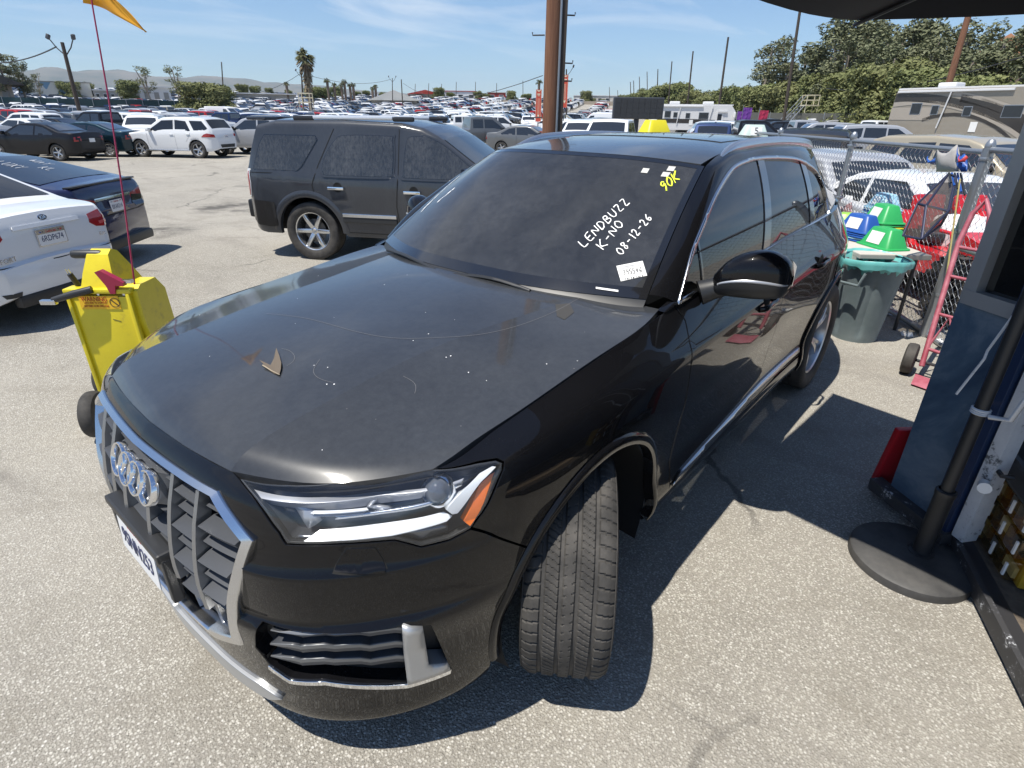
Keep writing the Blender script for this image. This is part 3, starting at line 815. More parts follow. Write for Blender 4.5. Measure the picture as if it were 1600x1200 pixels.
# --- headlights
M_HLBACK = principled('headlight_housing', (.17, .18, .20), .28, .7)
M_HLCHROME = principled('headlight_chrome', (.72, .74, .78), .16, 1.0)
M_HLWHITE = principled('light_guide', (.78, .80, .82), .22, coat=.6)
M_HLGREY = principled('headlight_grey', (.46, .47, .50), .3, .5)
M_AMBER = principled('amber_reflector', (.95, .20, .02), .25, coat=1.0)
M_LENS = thin_glass('headlight_lens', (.93, .94, .95), 0.03, ior=1.42)
def hl_bezel(mirror):
    return panel_mesh('headlight', HL_OUT, W, M_HLBACK, res=.035, off=-.075, flange=0, mirror=mirror, **WK)
for mi in (False, True):
    hb = link_mesh('headlight', hl_bezel(mi), suv)
    def hp(name, poly, mat, off, fl=.02, res=.02): link_mesh(name, panel_mesh(name, poly, W, mat, res=res, off=off, flange=fl, mirror=mi, edge_round=1.0, **WK), hb)
    # side walls of the housing
    L = resample(np.array(HL_OUT), .03); A = W(L); Nn = snormals(W, L)*OUT; sg = np.array([1, -1 if mi else 1, 1])
    rows = [[tuple((A[i % len(L)]-Nn[i % len(L)]*d)*sg) for d in (.004, .04, .076)] for i in range(len(L)+1)]
    MB().grid(rows).build('lamp_wall', M_HLBACK, hb, smooth=60)
    def tilt_part(name, poly, mat, off, k, fl=.03, res=.02):
        vm = np.mean([p[1] for p in poly])
        def ST(uv):
            uv = np.asarray(uv, float).reshape(-1, 2); return W(uv)+snormals(W, uv)*OUT*(-k*(uv[:, 1:2]-vm))
        link_mesh(name, panel_mesh(name, poly, ST, mat, res=res, off=off, flange=fl, mirror=mi, **WK), hb)
    tilt_part('light_guide', [[.72, .723], [.758, .743], [.946, .748], [1.082, .75], [1.104, .738], [1.086, .731], [.943, .721], [.73, .722]], M_HLWHITE, -.026, .9)
    tilt_part('light_guide', [[1.086, .752], [1.198, .826], [1.238, .824], [1.246, .812], [1.193, .788], [1.114, .737], [1.10, .738]], M_HLWHITE, -.010, .12)
    tilt_part('side_reflector', HL_AMB, M_AMBER, -.016, .30)
    tilt_part('upper_reflector', HL_TOP, M_HLGREY, -.024, .15)
    tilt_part('lamp_bar', HL_B1, M_HLWHITE, -.022, .4, .006); tilt_part('lamp_bar', HL_B2, M_HLGREY, -.024, .4, .006)
    hp('lamp_bracket', HL_Y, M_HLGREY, -.034); hp('lamp_fin', HL_G, M_HLGREY, -.04)
    hp('lamp_step', [[.80, .758], [1.0, .768], [1.06, .772], [1.06, .762], [1.0, .757], [.80, .750]], M_HLCHROME, -.03)
    hp('lamp_shelf', [[.70, .712], [.96, .70], [1.09, .69], [1.09, .662], [1.01, .650], [.96, .692], [.82, .698], [.69, .70]], M_HLBACK, -.02)
    c = W(np.array([[1.057, .815]]))[0]; n_ = snormals(W, np.array([[1.057, .815]]))[0]*OUT
    if mi: c[1] *= -1; n_[1] *= -1
    n_ = (Vector(n_)+Vector((.5, 0, 0))).normalized()
    Q = n_.to_track_quat('Z', 'Y').to_matrix().to_4x4(); Q.translation = Vector(c)-n_*.05
    pr = MB().lathe([(.0, .036), (.014, .034), (.026, .026), (.034, .012)], 24).build('projector', principled('projector_glass', (.10, .11, .13), .03, coat=1.0), hb, smooth=60); pr.matrix_local = Q
    pr2 = MB().lathe([(.034, .012), (.037, .020), (.044, .014), (.046, -.01)], 24).build('projector_ring', M_HLCHROME, hb, smooth=60); pr2.matrix_local = Q
    for k, (aa, bb) in enumerate(((1.10, .845), (1.125, .81), (1.09, .775))):
        hp('reflector_facet', [[aa-.015, bb-.012], [aa+.02, bb-.006], [aa+.012, bb+.018], [aa-.012, bb+.012]], M_HLCHROME, -.03+.004*k)
    link_mesh('lens', panel_mesh('lens', shrink(HL_OUT, .003), W, M_LENS, res=.025, off=-.001, flange=.004, mirror=mi, **WK), hb)
    link_mesh('lens_seal', panel_mesh('lens_seal', shrink(HL_OUT, .001), W, M_BLACK, res=.025, off=-.004, flange=.02, hole_list=[shrink(HL_OUT, .005)], mirror=mi, **WK), hb)

# --- grille
def WG(sv): return W(sv, True)
def gmap(y, z):
    """front surface by width and height"""
    sg = 1 if y >= 0 else -1; sv = np.array([abs(y)*1.02, .5])
    for _ in range(20):
        X = WG(sv[None])[0]; f = X[[1, 2]]-np.array([abs(y), z]); e = 1e-4
        if abs(f).max() < 1e-6: break
        J = np.stack([(WG((sv+d)[None])[0][[1, 2]]-WG((sv-d)[None])[0][[1, 2]])/(2*e) for d in (np.array([e, 0]), np.array([0, e]))], 1)
        sv = sv-np.clip(np.linalg.solve(J, f), -.05, .05)
    X = WG(sv[None])[0]; n = snormals(WG, sv[None])[0]*OUT
    return X*np.array([1, sg, 1]), n*np.array([1, sg, 1])
grille = MB()
GO = [(-.425, .943), (.425, .943), (.561, .858), (.479, .488), (.33, .418), (-.33, .418), (-.479, .488), (-.561, .858)]
GI = [(-.415, .928), (.415, .928), (.530, .850), (.447, .512), (.31, .452), (-.31, .452), (-.447, .512), (-.530, .850)]
def loop_pts(L, n=14):
    out = []
    for i in range(len(L)):
        a, b = L[i], L[(i+1) % len(L)]
        for k in range(n): out.append((a[0]+(b[0]-a[0])*k/n, a[1]+(b[1]-a[1])*k/n))
    return out
LO, LI = loop_pts(GO), loop_pts(GI)
def ring_rows(sel):
    rows = []
    for i in sel:
        (xo, no), (xi, ni) = gmap(*LO[i % len(LO)]), gmap(*LI[i % len(LI)])
        tl = min(1, max(0, (xo[2]-.84)/.06))*.005
        rows.append([tuple(xo-no*.02), tuple(xo+no*.002), tuple(xo+(xi-xo)*.10+no*(.008-tl*.3)), tuple(xo+(xi-xo)*.90+ni*(.011+tl)), tuple(xi+ni*.004), tuple(xi-ni*.05)])
    return rows
n14 = 14
gr = MB().grid(ring_rows(range(0, len(LO)+1))).build('grille', M_TRIM, suv, smooth=32)
# cavity
GB = loop_pts([(a*.99, .68+(b-.68)*.985) for a, b in GI], 4)
bk = [gmap(a, b) for a, b in GB]; ctr = Vector((.86, 0, .68))
mb = MB(); vs = [tuple(x-n*.085) for x, n in bk]+[tuple(ctr)]
mb.add(vs, [(i, (i+1) % len(bk), len(bk)) for i in range(len(bk))]).build('grille_back', M_VOID, gr)
def gbar(y0, z0, y1, z1, w0, w1, mat, name, depth=.03, proud=.004, parent=gr):
    rows = []
    for k in range(9):
        t = k/8; y, z, w = y0+(y1-y0)*t, z0+(z1-z0)*t, w0+(w1-w0)*t
        (x, n) = gmap(y, z); a = np.array([0, w/2, 0])
        rows.append([tuple(x-n*depth-a), tuple(x+n*(proud-.006)-a), tuple(x+n*proud), tuple(x+n*(proud-.006)+a), tuple(x-n*depth+a)])
    MB().grid(rows).build(name, mat, parent, smooth=30)
M_GBAR = principled('grille_bar_metal', (.34, .345, .35), .3, .8)
COLS = [.095, .225, .355]
for sg in (1, -1):
    for k, yc in enumerate(COLS):
        zt = .920 if k else .80
        zb = .655 if k == 0 else (.60 if k == 1 else .56)
        gbar(yc*sg*.97, zt, yc*sg, zb, .012, .024, M_GBAR, 'grille_bar', .04, .006)
        if k: gbar(yc*sg, zb, yc*sg*.99, .455+(.0 if k == 1 else .015), .008, .006, M_GBAR, 'grille_bar_tail', .045, -.018)
# slats between the bars: bevelled grey wedges, two heights alternating
def slat(y0, y1, z, h, proud):
    n = 5; rows = []
    for k in range(n+1):
        t = k/n; y = y0+(y1-y0)*t
        e = 0
        (xt, nt_), (xm, nm), (xb, nb) = gmap(y, z+h*.5), gmap(y, z-h*.12), gmap(y, z-h*.5)
        rows.append([tuple(xt-nt_*.07), tuple(xt-nt_*(.040)), tuple(xm+nm*(proud-e)), tuple(xb+nb*(proud-.012-e)), tuple(xb-nb*.055)])
    mb = MB().grid(rows)
    mb.f.append(tuple(range(5))); mb.f.append(tuple(reversed(range(n*5, n*5+5))))
    mb.build('grille_slat', M_GREYPL, gr, smooth=25)
edges_y = [-.52, -.355, -.225, -.095, .095, .225, .355, .52]
zs = [.885, .835, .785, .735, .685, .635, .585]
for r_, z in enumerate(zs):
    for c_ in range(7):
        y0, y1 = edges_y[c_], edges_y[c_+1]
        if c_ in (0, 6):
            lim = np.interp(z, [.512, .842, .912], [.447, .522, .412])
            if c_ == 0: y0 = -lim+.004
            else: y1 = lim-.004
            if abs(y1-y0) < .04: continue
        if c_ in (2, 3, 4) and r_ == 1: continue
        if c_ == 3 and r_ in (0, 2, 6, 5): continue
        if c_ in (2, 4) and z < .60: continue
        big = r_ % 2 == (0 if c_ % 2 else 1)
        slat(y0+.010, y1-.010, z, .036 if big else .026, .002 if big else -.014)
for c_ in (1, 5, 0, 6):     # smooth blanks at the bottom
    y0, y1 = edges_y[c_], edges_y[c_+1]
    if c_ == 0: y0 = -.47
    if c_ == 6: y1 = .47
    rows = []
    for k in range(5):
        y = y0+(y1-y0)*k/4; lo_ = .465 if abs(y) < .33 else np.interp(abs(y), [.31, .47], [.458, .54])
        rows.append([tuple((lambda q: q[0]-q[1]*.035)(gmap(y, zz))) for zz in (lo_, .52 if lo_ < .51 else lo_+.01, .562)])
    MB().grid(rows).build('grille_blank', M_BLACK, gr, smooth=30)
# emblem: four rings on a dark carrier
(xr, nr) = gmap(0, .845)
em = MB()
car_rows = []
for k in range(9):
    y = -.165+.33*k/8; row = []
    for zz, dd in ((.905, -.03), (.89, .004), (.845, .012), (.80, .004), (.785, -.03)):
        (x, n) = gmap(y, zz); row.append(tuple(x+n*(dd-(.03 if k in (0, 8) else 0))))
    car_rows.append(row)
MB().grid(car_rows).build('emblem_carrier', M_GREYPL, gr, smooth=50)
Remb = frame_matrix((0, 0, 0), (0, 1, 0), Vector((-nr[2], 0, nr[0])))
for k in range(4):
    y = -.108+.072*k; (x, n) = gmap(y, .845)
    prof = [(.0435, -.012), (.0435, .004), (.046, .0085), (.051, .0085), (.0535, .004), (.0535, -.012)]
    o = MB().lathe(prof, 40, 'z').build('emblem_ring', M_CHROME, gr, smooth=40)
    M_ = Remb.copy(); M_.translation = Vector(x+n*.014)+Vector((0, .012, 0)); o.matrix_local = M_
# number plate with its black bracket
(xp, np_) = gmap(0, .595)
brk = MB()
for yy in (-.20, .20): brk.box((xp[0]+.002, yy, .585), (.03, .03, .16), bevel=.006)
brk.box((xp[0]-.0, 0, .672), (.05, .43, .03), bevel=.008); brk.box((xp[0]-.012, 0, .59), (.012, .40, .15))
brk.build('plate_bracket', M_BLACK, suv)
M_PLATE = principled('plate_white', (.72, .73, .74), .35)
def license_plate(parent, M4, number, state_red=True, name='number_plate', w=.305, h=.152, frame=None):
    pb = MB(); n = 6
    poly = []
    for cx_, cy_, a0 in ((w/2-.012, h/2-.012, 0), (-w/2+.012, h/2-.012, 90), (-w/2+.012, -h/2+.012, 180), (w/2-.012, -h/2+.012, 270)):
        for k in range(5): poly.append((cx_+.012*math.cos(rad(a0+22.5*k)), cy_+.012*math.sin(rad(a0+22.5*k))))
    pb.prism(poly, -.003, 0, 'z')
    pl_ = pb.build(name, M_PLATE, parent); pl_.matrix_local = M4
    def T(nm, s, size, mat, x, y, fit): 
        text_obj(nm, s, size, mat, pl_, Matrix.Translation((x, y, .0012)), fit=fit, depth=.0006)
    T('plate_number', number, .082, M_NAVYINK, 0, -.014, .245)
    T('plate_state', 'California', .032, M_REDINK, 0, .054, .12)
    for sx in (-1, 1):
        MB().box((sx*.115, .056, .0012), (.022, .012, .001)).build('plate_sticker', M_REDINK if sx > 0 else principled('sticker_blue', (.03, .06, .30), .5), pl_)
        MB().lathe([(0, .003), (.005, .002), (.006, 0)], 10).build('plate_screw', M_BLACK, pl_).matrix_local = Matrix.Translation((sx*.088, .056, .0008))
    return pl_
license_plate(suv, frame_matrix((xp[0]+.022, 0, .598), (0, 1, 0), (-.07, 0, 1)), '9SNN253')

# --- hood
def curve3(P_, n, par=None):
    P_ = np.array(P_, float); t = np.concatenate([[0], np.cumsum(np.linalg.norm(np.diff(P_, axis=0), axis=1))]); t /= t[-1]
    return Cub(t, P_)(np.linspace(0, 1, n) if par is None else par)
def Wp(s, v): return W(np.array([[s, v]]))[0]
HQ = [
 [Wp(0.003, .925), (.865, 0, 1.008), (.78, 0, 1.044), (.6, 0, 1.085), (.3, 0, 1.127), (0, 0, 1.157), (-.25, 0, 1.176), (-.40, 0, 1.180)],
 [Wp(.235, .925), (.852, .22, 1.008), (.77, .22, 1.042), (.59, .225, 1.082), (.3, .23, 1.124), (0, .24, 1.152), (-.25, .25, 1.171), (-.42, .27, 1.176)],
 [Wp(.452, .925), (.828, .428, 1.006), (.755, .43, 1.036), (.56, .435, 1.072), (.28, .445, 1.111), (-.03, .475, 1.136), (-.32, .53, 1.153), (-.52, .565, 1.163)],
 [Wp(.80, .925), (.675, .655, 1.000), (.60, .665, 1.018), (.44, .675, 1.044), (.2, .690, 1.076), (-.08, .705, 1.104), (-.38, .715, 1.131), (-.59, .725, 1.148)],
 [Wp(1.075, .926), (.47, .829, 1.013), (.41, .834, 1.026), (.28, .840, 1.042), (.05, .845, 1.068), (-.2, .851, 1.097), (-.46, .857, 1.128), (-.60, .838, 1.146)]]
pp = np.linspace(0, 1, 90)**1.15
HC = np.array([curve3(q, 0, pp) for q in HQ])               # 5 x n x 3
tq = np.array([0, .22, .45, .75, 1.0])
qa = np.linspace(0, .45, 14); qb = np.linspace(.45, 1, 16)
n_p = len(pp)
Ca = Cub(tq[:3], HC[:3].reshape(3, -1)); Cb = Cub(tq[2:], HC[2:].reshape(3, -1))
Ha = Ca(qa).reshape(len(qa), n_p, 3); Hb = Cb(qb).reshape(len(qb), n_p, 3)
half = np.concatenate([Ha, Hb[1:]])
full = np.concatenate([half[:0:-1]*np.array([1, -1, 1]), half])
full = full+np.array([0, 0, .001])
# lip turned down all round
def rim_down(G, d=.02):
    G = np.array(G)
    a = G[:, :1]-np.array([.0, 0, d]); b = G[:, -1:]-np.array([0, 0, d]); G = np.concatenate([a, G, b], 1)
    a = G[:1]-np.array([0, 0, d]); b = G[-1:]-np.array([0, 0, d]); return np.concatenate([a, G, b], 0)
ka = len(qa)-1; nc = len(half)-1; hm = MB(); RG = rim_down(full)
for a_, b_ in ((0, nc-ka+1), (nc-ka+1, nc+ka+1), (nc+ka+1, len(RG)-1)): hm.grid(RG[a_:b_+1].tolist())
hood = hm.build('hood', M_PAINT_TOP, suv, smooth=38)
_bm = bmesh.new(); _bm.from_mesh(hood.data)
for f in _bm.faces:
    if f.normal.z < -.3: f.normal_flip()
_bm.to_mesh(hood.data); _bm.free()
# dark gutter below the hood edge
g_in = half[-1]; rows = [[tuple(p+np.array([0, .012, -.022])), tuple(p+np.array([0, -.05, -.03]))] for p in g_in]
for sg in (1, -1): MB().grid([[(a[0], a[1]*sg, a[2]) for a in r] for r in rows]).build('hood_gutter', M_VOID, suv)
rows = [[tuple(p+np.array([.016, 0, -.020])), tuple(p+np.array([-.06, 0, -.03]))] for p in full[:, 0]]
MB().grid(rows).build('hood_gutter', M_VOID, suv)

# --- windscreen
WB = [(-.405, 0, 1.200), (-.42, .28, 1.199), (-.495, .53, 1.194), (-.618, .778, 1.188)]
WT = [(-1.085, 0, 1.640), (-1.105, .22, 1.638), (-1.17, .44, 1.627), (-1.305, .637, 1.598)]
tW = np.linspace(0, 1, 4)
CB_, CT_ = Cub(tW, np.array(WB)), Cub(tW, np.array(WT))
def ws(ab):
    ab = np.asarray(ab, float).reshape(-1, 2); a, b = ab[:, 0], ab[:, 1]; s = np.abs(a); sg = np.where(a < 0, -1.0, 1.0)
    q = CB_(s)*(1-b[:, None])+CT_(s)*b[:, None]+(4*b*(1-b))[:, None]*np.array([.010, 0, .018])
    q[:, 1] *= sg
    return q
M_WS = thin_glass('windscreen_glass', (.10, .11, .12), .17, (.32, .33, .35))
def ws_grid(a0, a1, b0, b1, na, nb, off=0.0):
    A, B = np.meshgrid(np.linspace(a0, a1, na), np.linspace(b0, b1, nb), indexing='ij')
    uv = np.stack([A.ravel(), B.ravel()], 1); X = ws(uv); N = snormals(ws, uv, 1e-4)
    N = np.where((N[:, 2:3] < 0), -N, N)
    return (X+N*off).reshape(na, nb, 3)
wsc = MB().grid(ws_grid(-1, 1, -.03, 1, 41, 21).tolist()).build('windscreen', M_WS, suv, smooth=60)
band = MB()
for a0, a1, b0, b1 in ((-1, -.965, -.03, 1), (.965, 1, -.03, 1), (-.965, .965, .965, 1), (-.965, .965, -.03, .035)):
    band.grid(ws_grid(a0, a1, b0, b1, 30, 12, .001).tolist())
band.build('windscreen_band', principled('frit_black', (.012, .012, .013), .12, coat=1.0), suv, smooth=60)
MB().grid(ws_grid(-.14, .14, .86, .965, 8, 6, -.004).tolist()).build('sensor_patch', M_BLACK, suv)
# cowl and wipers
cw = []
for a in np.linspace(-1, 1, 31):
    q = ws(np.array([[a, -.02]]))[0]; dz = .012*abs(a)**3; p0 = q+np.array([.07, 0, -.048-dz]); cw.append([tuple(q+np.array([.004, 0, -.004])), tuple(q+np.array([.025, 0, -.026-dz])), tuple(p0)])
MB().grid(cw).build('cowl', M_BLACK, suv, smooth=40)
for a0, a1 in ((-.80, -.15), (-.02, .46)):
    pts = [ws(np.array([[a0+(a1-a0)*k/8, -.062+.030*math.sin(PI*k/8)]]))[0]+np.array([.006, 0, .004]) for k in range(9)]
    MB().tube(pts, .009, 6).build('wiper', M_BLACK, suv, smooth=60)
# --- roof
RQ = [
 [(-1.09, 0, 1.643), (-1.4, 0, 1.674), (-1.9, 0, 1.699), (-2.5, 0, 1.700), (-3.1, 0, 1.674), (-3.6, 0, 1.628), (-3.86, 0, 1.592)],
 [(-1.115, .24, 1.640), (-1.41, .25, 1.671), (-1.9, .26, 1.695), (-2.5, .26, 1.696), (-3.1, .26, 1.670), (-3.6, .25, 1.624), (-3.85, .25, 1.588)],
 [(-1.195, .47, 1.627), (-1.45, .48, 1.655), (-1.9, .49, 1.678), (-2.5, .49, 1.679), (-3.1, .46, 1.652), (-3.6, .39, 1.607), (-3.83, .35, 1.572)],
 [(-1.30, .622, 1.606), (-1.5, .612, 1.637), (-1.9, .612, 1.655), (-2.5, .612, 1.655), (-3.1, .585, 1.628), (-3.6, .47, 1.583), (-3.80, .42, 1.552)]]
RC = np.array([curve3(q, 50) for q in RQ]); Rr = Cub([0, .4, .77, 1.0], RC.reshape(4, -1))
def roof_pt(q, p):
    X = Rr(np.atleast_1d(np.abs(q))).reshape(-1, 50, 3)
    return X
qs = np.linspace(0, 1, 18); rh = Rr(qs).reshape(18, 50, 3)
rf = np.concatenate([rh[:0:-1]*np.array([1, -1, 1]), rh])
MB().grid(rim_down(rf, .012).tolist()).build('roof', M_PAINT_TOP, suv, smooth=40)
# glass roof panel
kq = int(17*.80); pan = rf[17-kq:17+kq+1, 12:38]+np.array([0, 0, .0035])
MB().grid(rim_down(pan, .006).tolist()).build('glass_roof', M_PAINT_TOP, suv, smooth=40)
# --- side glass field
def yside(x, z):
    t = (z-1.18)/.43
    u = np.maximum(0, -x-2.93)
    return .862-.10*t-.10*t*t-.03*np.maximum(0, -x-2.6)**2-u*(.09+.235*np.clip((z-1.25)/.3, 0, 1))-.05*u*u
def SG_(xz):
    xz = np.asarray(xz, float).reshape(-1, 2); return np.stack([xz[:, 0], yside(xz[:, 0], xz[:, 1]), xz[:, 1]], 1)
GK = dict(out_sign=1 if snormals(SG_, np.array([[-1.5, 1.4]]))[0][1] > 0 else -1)
WIN = [[-0.687, 1.151], [-0.708, 1.18], [-0.847, 1.31], [-1.01, 1.401], [-1.225, 1.498], [-1.503, 1.582], [-1.748, 1.609], [-2.036, 1.612], [-2.493, 1.587], [-2.728, 1.542], [-2.875, 1.476], [-2.95, 1.32], [-2.975, 1.225], [-2.55, 1.212], [-1.729, 1.186], [-1.002, 1.160]]
def smooth_poly(P_, sharp, n=6):
    P_ = np.array(P_); out = []; m = len(P_)
    for i in range(m):
        p0, p1, p2, p3 = P_[i-1], P_[i], P_[(i+1) % m], P_[(i+2) % m]
        t1 = np.zeros(2) if i in sharp else (p2-p0)/2; t2 = np.zeros(2) if (i+1) % m in sharp else (p3-p1)/2
        if i in sharp: t1 = (p2-p1)
        if (i+1) % m in sharp: t2 = (p2-p1)
        for k in range(n):
            u = k/n; out.append((2*u**3-3*u*u+1)*p1+(u**3-2*u*u+u)*t1+(3*u*u-2*u**3)*p2+(u**3-u*u)*t2)
    return np.array(out)
WINS = smooth_poly(WIN, (0, 12), 5)
WININ = shrink(WINS, .017)
def sub_window(xa, xb):
    """the part of the glazed outline between two slanted pillars"""
    bm = bmesh.new(); vs = [bm.verts.new((p[0], p[1], 0)) for p in WININ]; bm.faces.new(vs)
    for q, keep_rear in ((xa, True), (xb, False)):
        if q is None: continue
        (x0, z0), (x1, z1) = q; d = Vector((x1-x0, z1-z0, 0)); nn = Vector((d.y, -d.x, 0)).normalized()
        if nn.x < 0: nn = -nn
        bmesh.ops.bisect_plane(bm, geom=bm.verts[:]+bm.edges[:]+bm.faces[:], plane_co=(x0, z0, 0), plane_no=nn, clear_outer=keep_rear, clear_inner=not keep_rear)
        if len(bm.faces) == 0: break
    bm.faces.ensure_lookup_table(); f = bm.faces[0] if len(bm.faces) else None
    out = [(l.vert.co.x, l.vert.co.y) for l in f.loops] if f else None
    bm.free(); return out
BPa, BPb = ((-1.911, 1.614), (-1.663, 1.195)), ((-2.003, 1.61), (-1.755, 1.189))
CPa, CPb = ((-2.593, 1.569), (-2.508, 1.219)), ((-2.673, 1.551), (-2.60, 1.224))
M_SG = thin_glass('side_glass', (.035, .036, .04), .03)
wf = sub_window(None, BPa); wr = sub_window(BPb, CPa); wq = sub_window(CPb, None)
for nm, pw in (('front_side_window', wf), ('rear_side_window', wr), ('quarter_window', wq)):
    if pw: panel(nm, pw, SG_, M_SG, suv, res=.05, off=-.006, flange=.004, **GK)
M_GLOSSB = principled('gloss_black_trim', (.008, .008, .009), .08, coat=1.0)
panel('window_trim', WINS, SG_, M_TRIM, suv, res=.03, off=.007, flange=.02, hole_list=[shrink(WINS, .016)], edge_round=1.0, **GK)
for a, b, nm in ((BPa, BPb, 'door_pillar'), (CPa, CPb, 'rear_pillar')):
    panel(nm, [a[0], a[1], b[1], b[0]], SG_, M_GLOSSB, suv, res=.05, off=-.001, flange=.015, **GK)
panel('window_divider', [(-.955, 1.365), (-.945, 1.162), (-.93, 1.162), (-.94, 1.358)], SG_, M_GLOSSB, suv, res=.05, off=-.001, flange=.01, **GK)
# A pillar and cant rail: strip from windscreen and roof edge to the window trim
inner = [np.array(ws(np.array([[1.0, b]]))[0])+np.array([0, .004, .0]) for b in np.linspace(0, 1, 12)]+[np.array(p) for p in rh[17][4:]]
outer_xz = [WINS[i] for i in range(0, 5*11)]
# parametrise both by fraction of x from front to rear
inn = np.array(inner); xs_in = -inn[:, 0]
ow = np.array(outer_xz); xs_out = -ow[:, 0]; 
T_ = np.linspace(0, 1, 60)
xi = np.interp(T_, [0, .45, 1], [xs_in[0], 1.30, 3.45]); xo = np.interp(T_, [0, .45, 1], [xs_out[0], 1.50, xs_out.max()])
I_ = np.stack([np.interp(xi, xs_in, inn[:, k]) for k in range(3)], 1)
oz = np.interp(xo, xs_out, ow[:, 1]); O_ = np.stack([-xo, yside(-xo, oz)+.002, oz], 1)
rows = []
for k in range(60):
    a, b = I_[k], O_[k]; mid = (a+b)/2; out = np.array([.12, .55, .55]); l = np.linalg.norm(b-a)
    rows.append([tuple(a+np.array([0, -.004, -.015])), tuple(a)]+[tuple(a*(1-u)+b*u+out*min(l, .11)*.32*4*u*(1-u)*.5) for u in (.15, .35, .55, .75, .92)]+[tuple(b), tuple(b+np.array([0, -.02, -.004]))])
for sg in (1, -1): MB().grid([[(p[0], p[1]*sg, p[2]) for p in r] for r in rows]).build('pillar_rail', M_PAINT, suv, smooth=60)
# strip from the fender and belt up to the window trim
rows = []
for k in range(40):
    s = 2.24+(5.0-2.24)*k/39; a = Wp(s, .924); x = a[0]
    zt = np.interp(-x, [.3, .62, .70, 1.0, 1.73, 2.55, 2.97, 3.3], [1.13, 1.172, 1.152, 1.163, 1.188, 1.214, 1.228, 1.24])
    b = np.array([x, yside(x, max(zt, 1.15))+.004, zt+.004])
    wb = min(1.0, max(0.0, (-x-.58)/.10)); b = a*(1-wb)+b*wb
    rows.append([tuple(a), tuple((a+b)/2+np.array([0, .004, .003])), tuple(b), tuple(b+np.array([0, -.03, .002]))])
for sg in (1, -1): MB().grid([[(p[0], p[1]*sg, p[2]) for p in r] for r in rows]).build('belt_strip', M_PAINT, suv, smooth=60)
# D pillar, rear screen
dp = [(-2.96, 1.225), (-2.94, 1.32), (-2.865, 1.48), (-2.72, 1.55), (-3.3, 1.60), (-3.78, 1.55), (-3.92, 1.40), (-4.0, 1.23)]
panel('rear_pillar_skin', dp, SG_, M_PAINT, suv, res=.06, off=.001, flange=.02, **GK)
rows = []
for k in range(9):
    y = -.62+1.24*k/8; c = 1-abs(k-4)/4*.5
    rows.append([(-3.84+.05*abs(y)**2, y*.66, 1.585-.05*abs(y)**2), (-3.97+.05*abs(y)**2, y*.82, 1.41), (-4.03+.06*abs(y)**2, y*.95, 1.235)])
MB().grid(rows).build('rear_screen', M_GLASSDARK, suv, smooth=60)
# roof rails
for sg in (1, -1):
    P_ = [(-1.50, .628, 1.640), (-1.60, .615, 1.662), (-1.75, .610, 1.676), (-2.3, .608, 1.684), (-2.9, .598, 1.664), (-3.2, .572, 1.632), (-3.34, .545, 1.600)]
    C3 = curve3(P_, 40); rows = []
    for k, p in enumerate(C3):
        t = k/39; w = .022*min(1, .35+t*9, .35+(1-t)*9); h = .030*min(1, .15+t*7, .15+(1-t)*7)
        rows.append([(p[0], (p[1]+w*math.cos(a))*sg, p[2]-.012+h*math.sin(a)) for a in np.linspace(0, 2*PI, 13)])
    MB().grid(rows).build('roof_rail', principled('rail_silver', (.55, .57, .60), .25, .9), suv, smooth=60)
# door handles
for x, z in ((-1.50, .985), (-2.42, 1.025)):
    for sg in (1, -1):
        c = W(np.array([inv_xz(x, z)]))[0]
        h = MB(); pts = [(x+.105, c[1]-.004, z-.005), (x+.085, c[1]+.020, z), (x, c[1]+.026, z+.004), (x-.085, c[1]+.020, z+.004), (x-.105, c[1]-.004, z)]
        rows = []
        for p in curve3(pts, 16): rows.append([(p[0], (p[1]+.009*math.cos(a))*sg, p[2]+.014*math.sin(a)) for a in np.linspace(0, 2*PI, 11)])
        hd = MB().grid(rows).build('door_handle', M_PAINT, suv, smooth=60)
        MB().lathe([(0, .004), (.04, .002), (.05, -.004)], 18, 'y', (x, c[1]*sg-.002*sg, z)).build('handle_cup', M_VOID, suv, smooth=60)
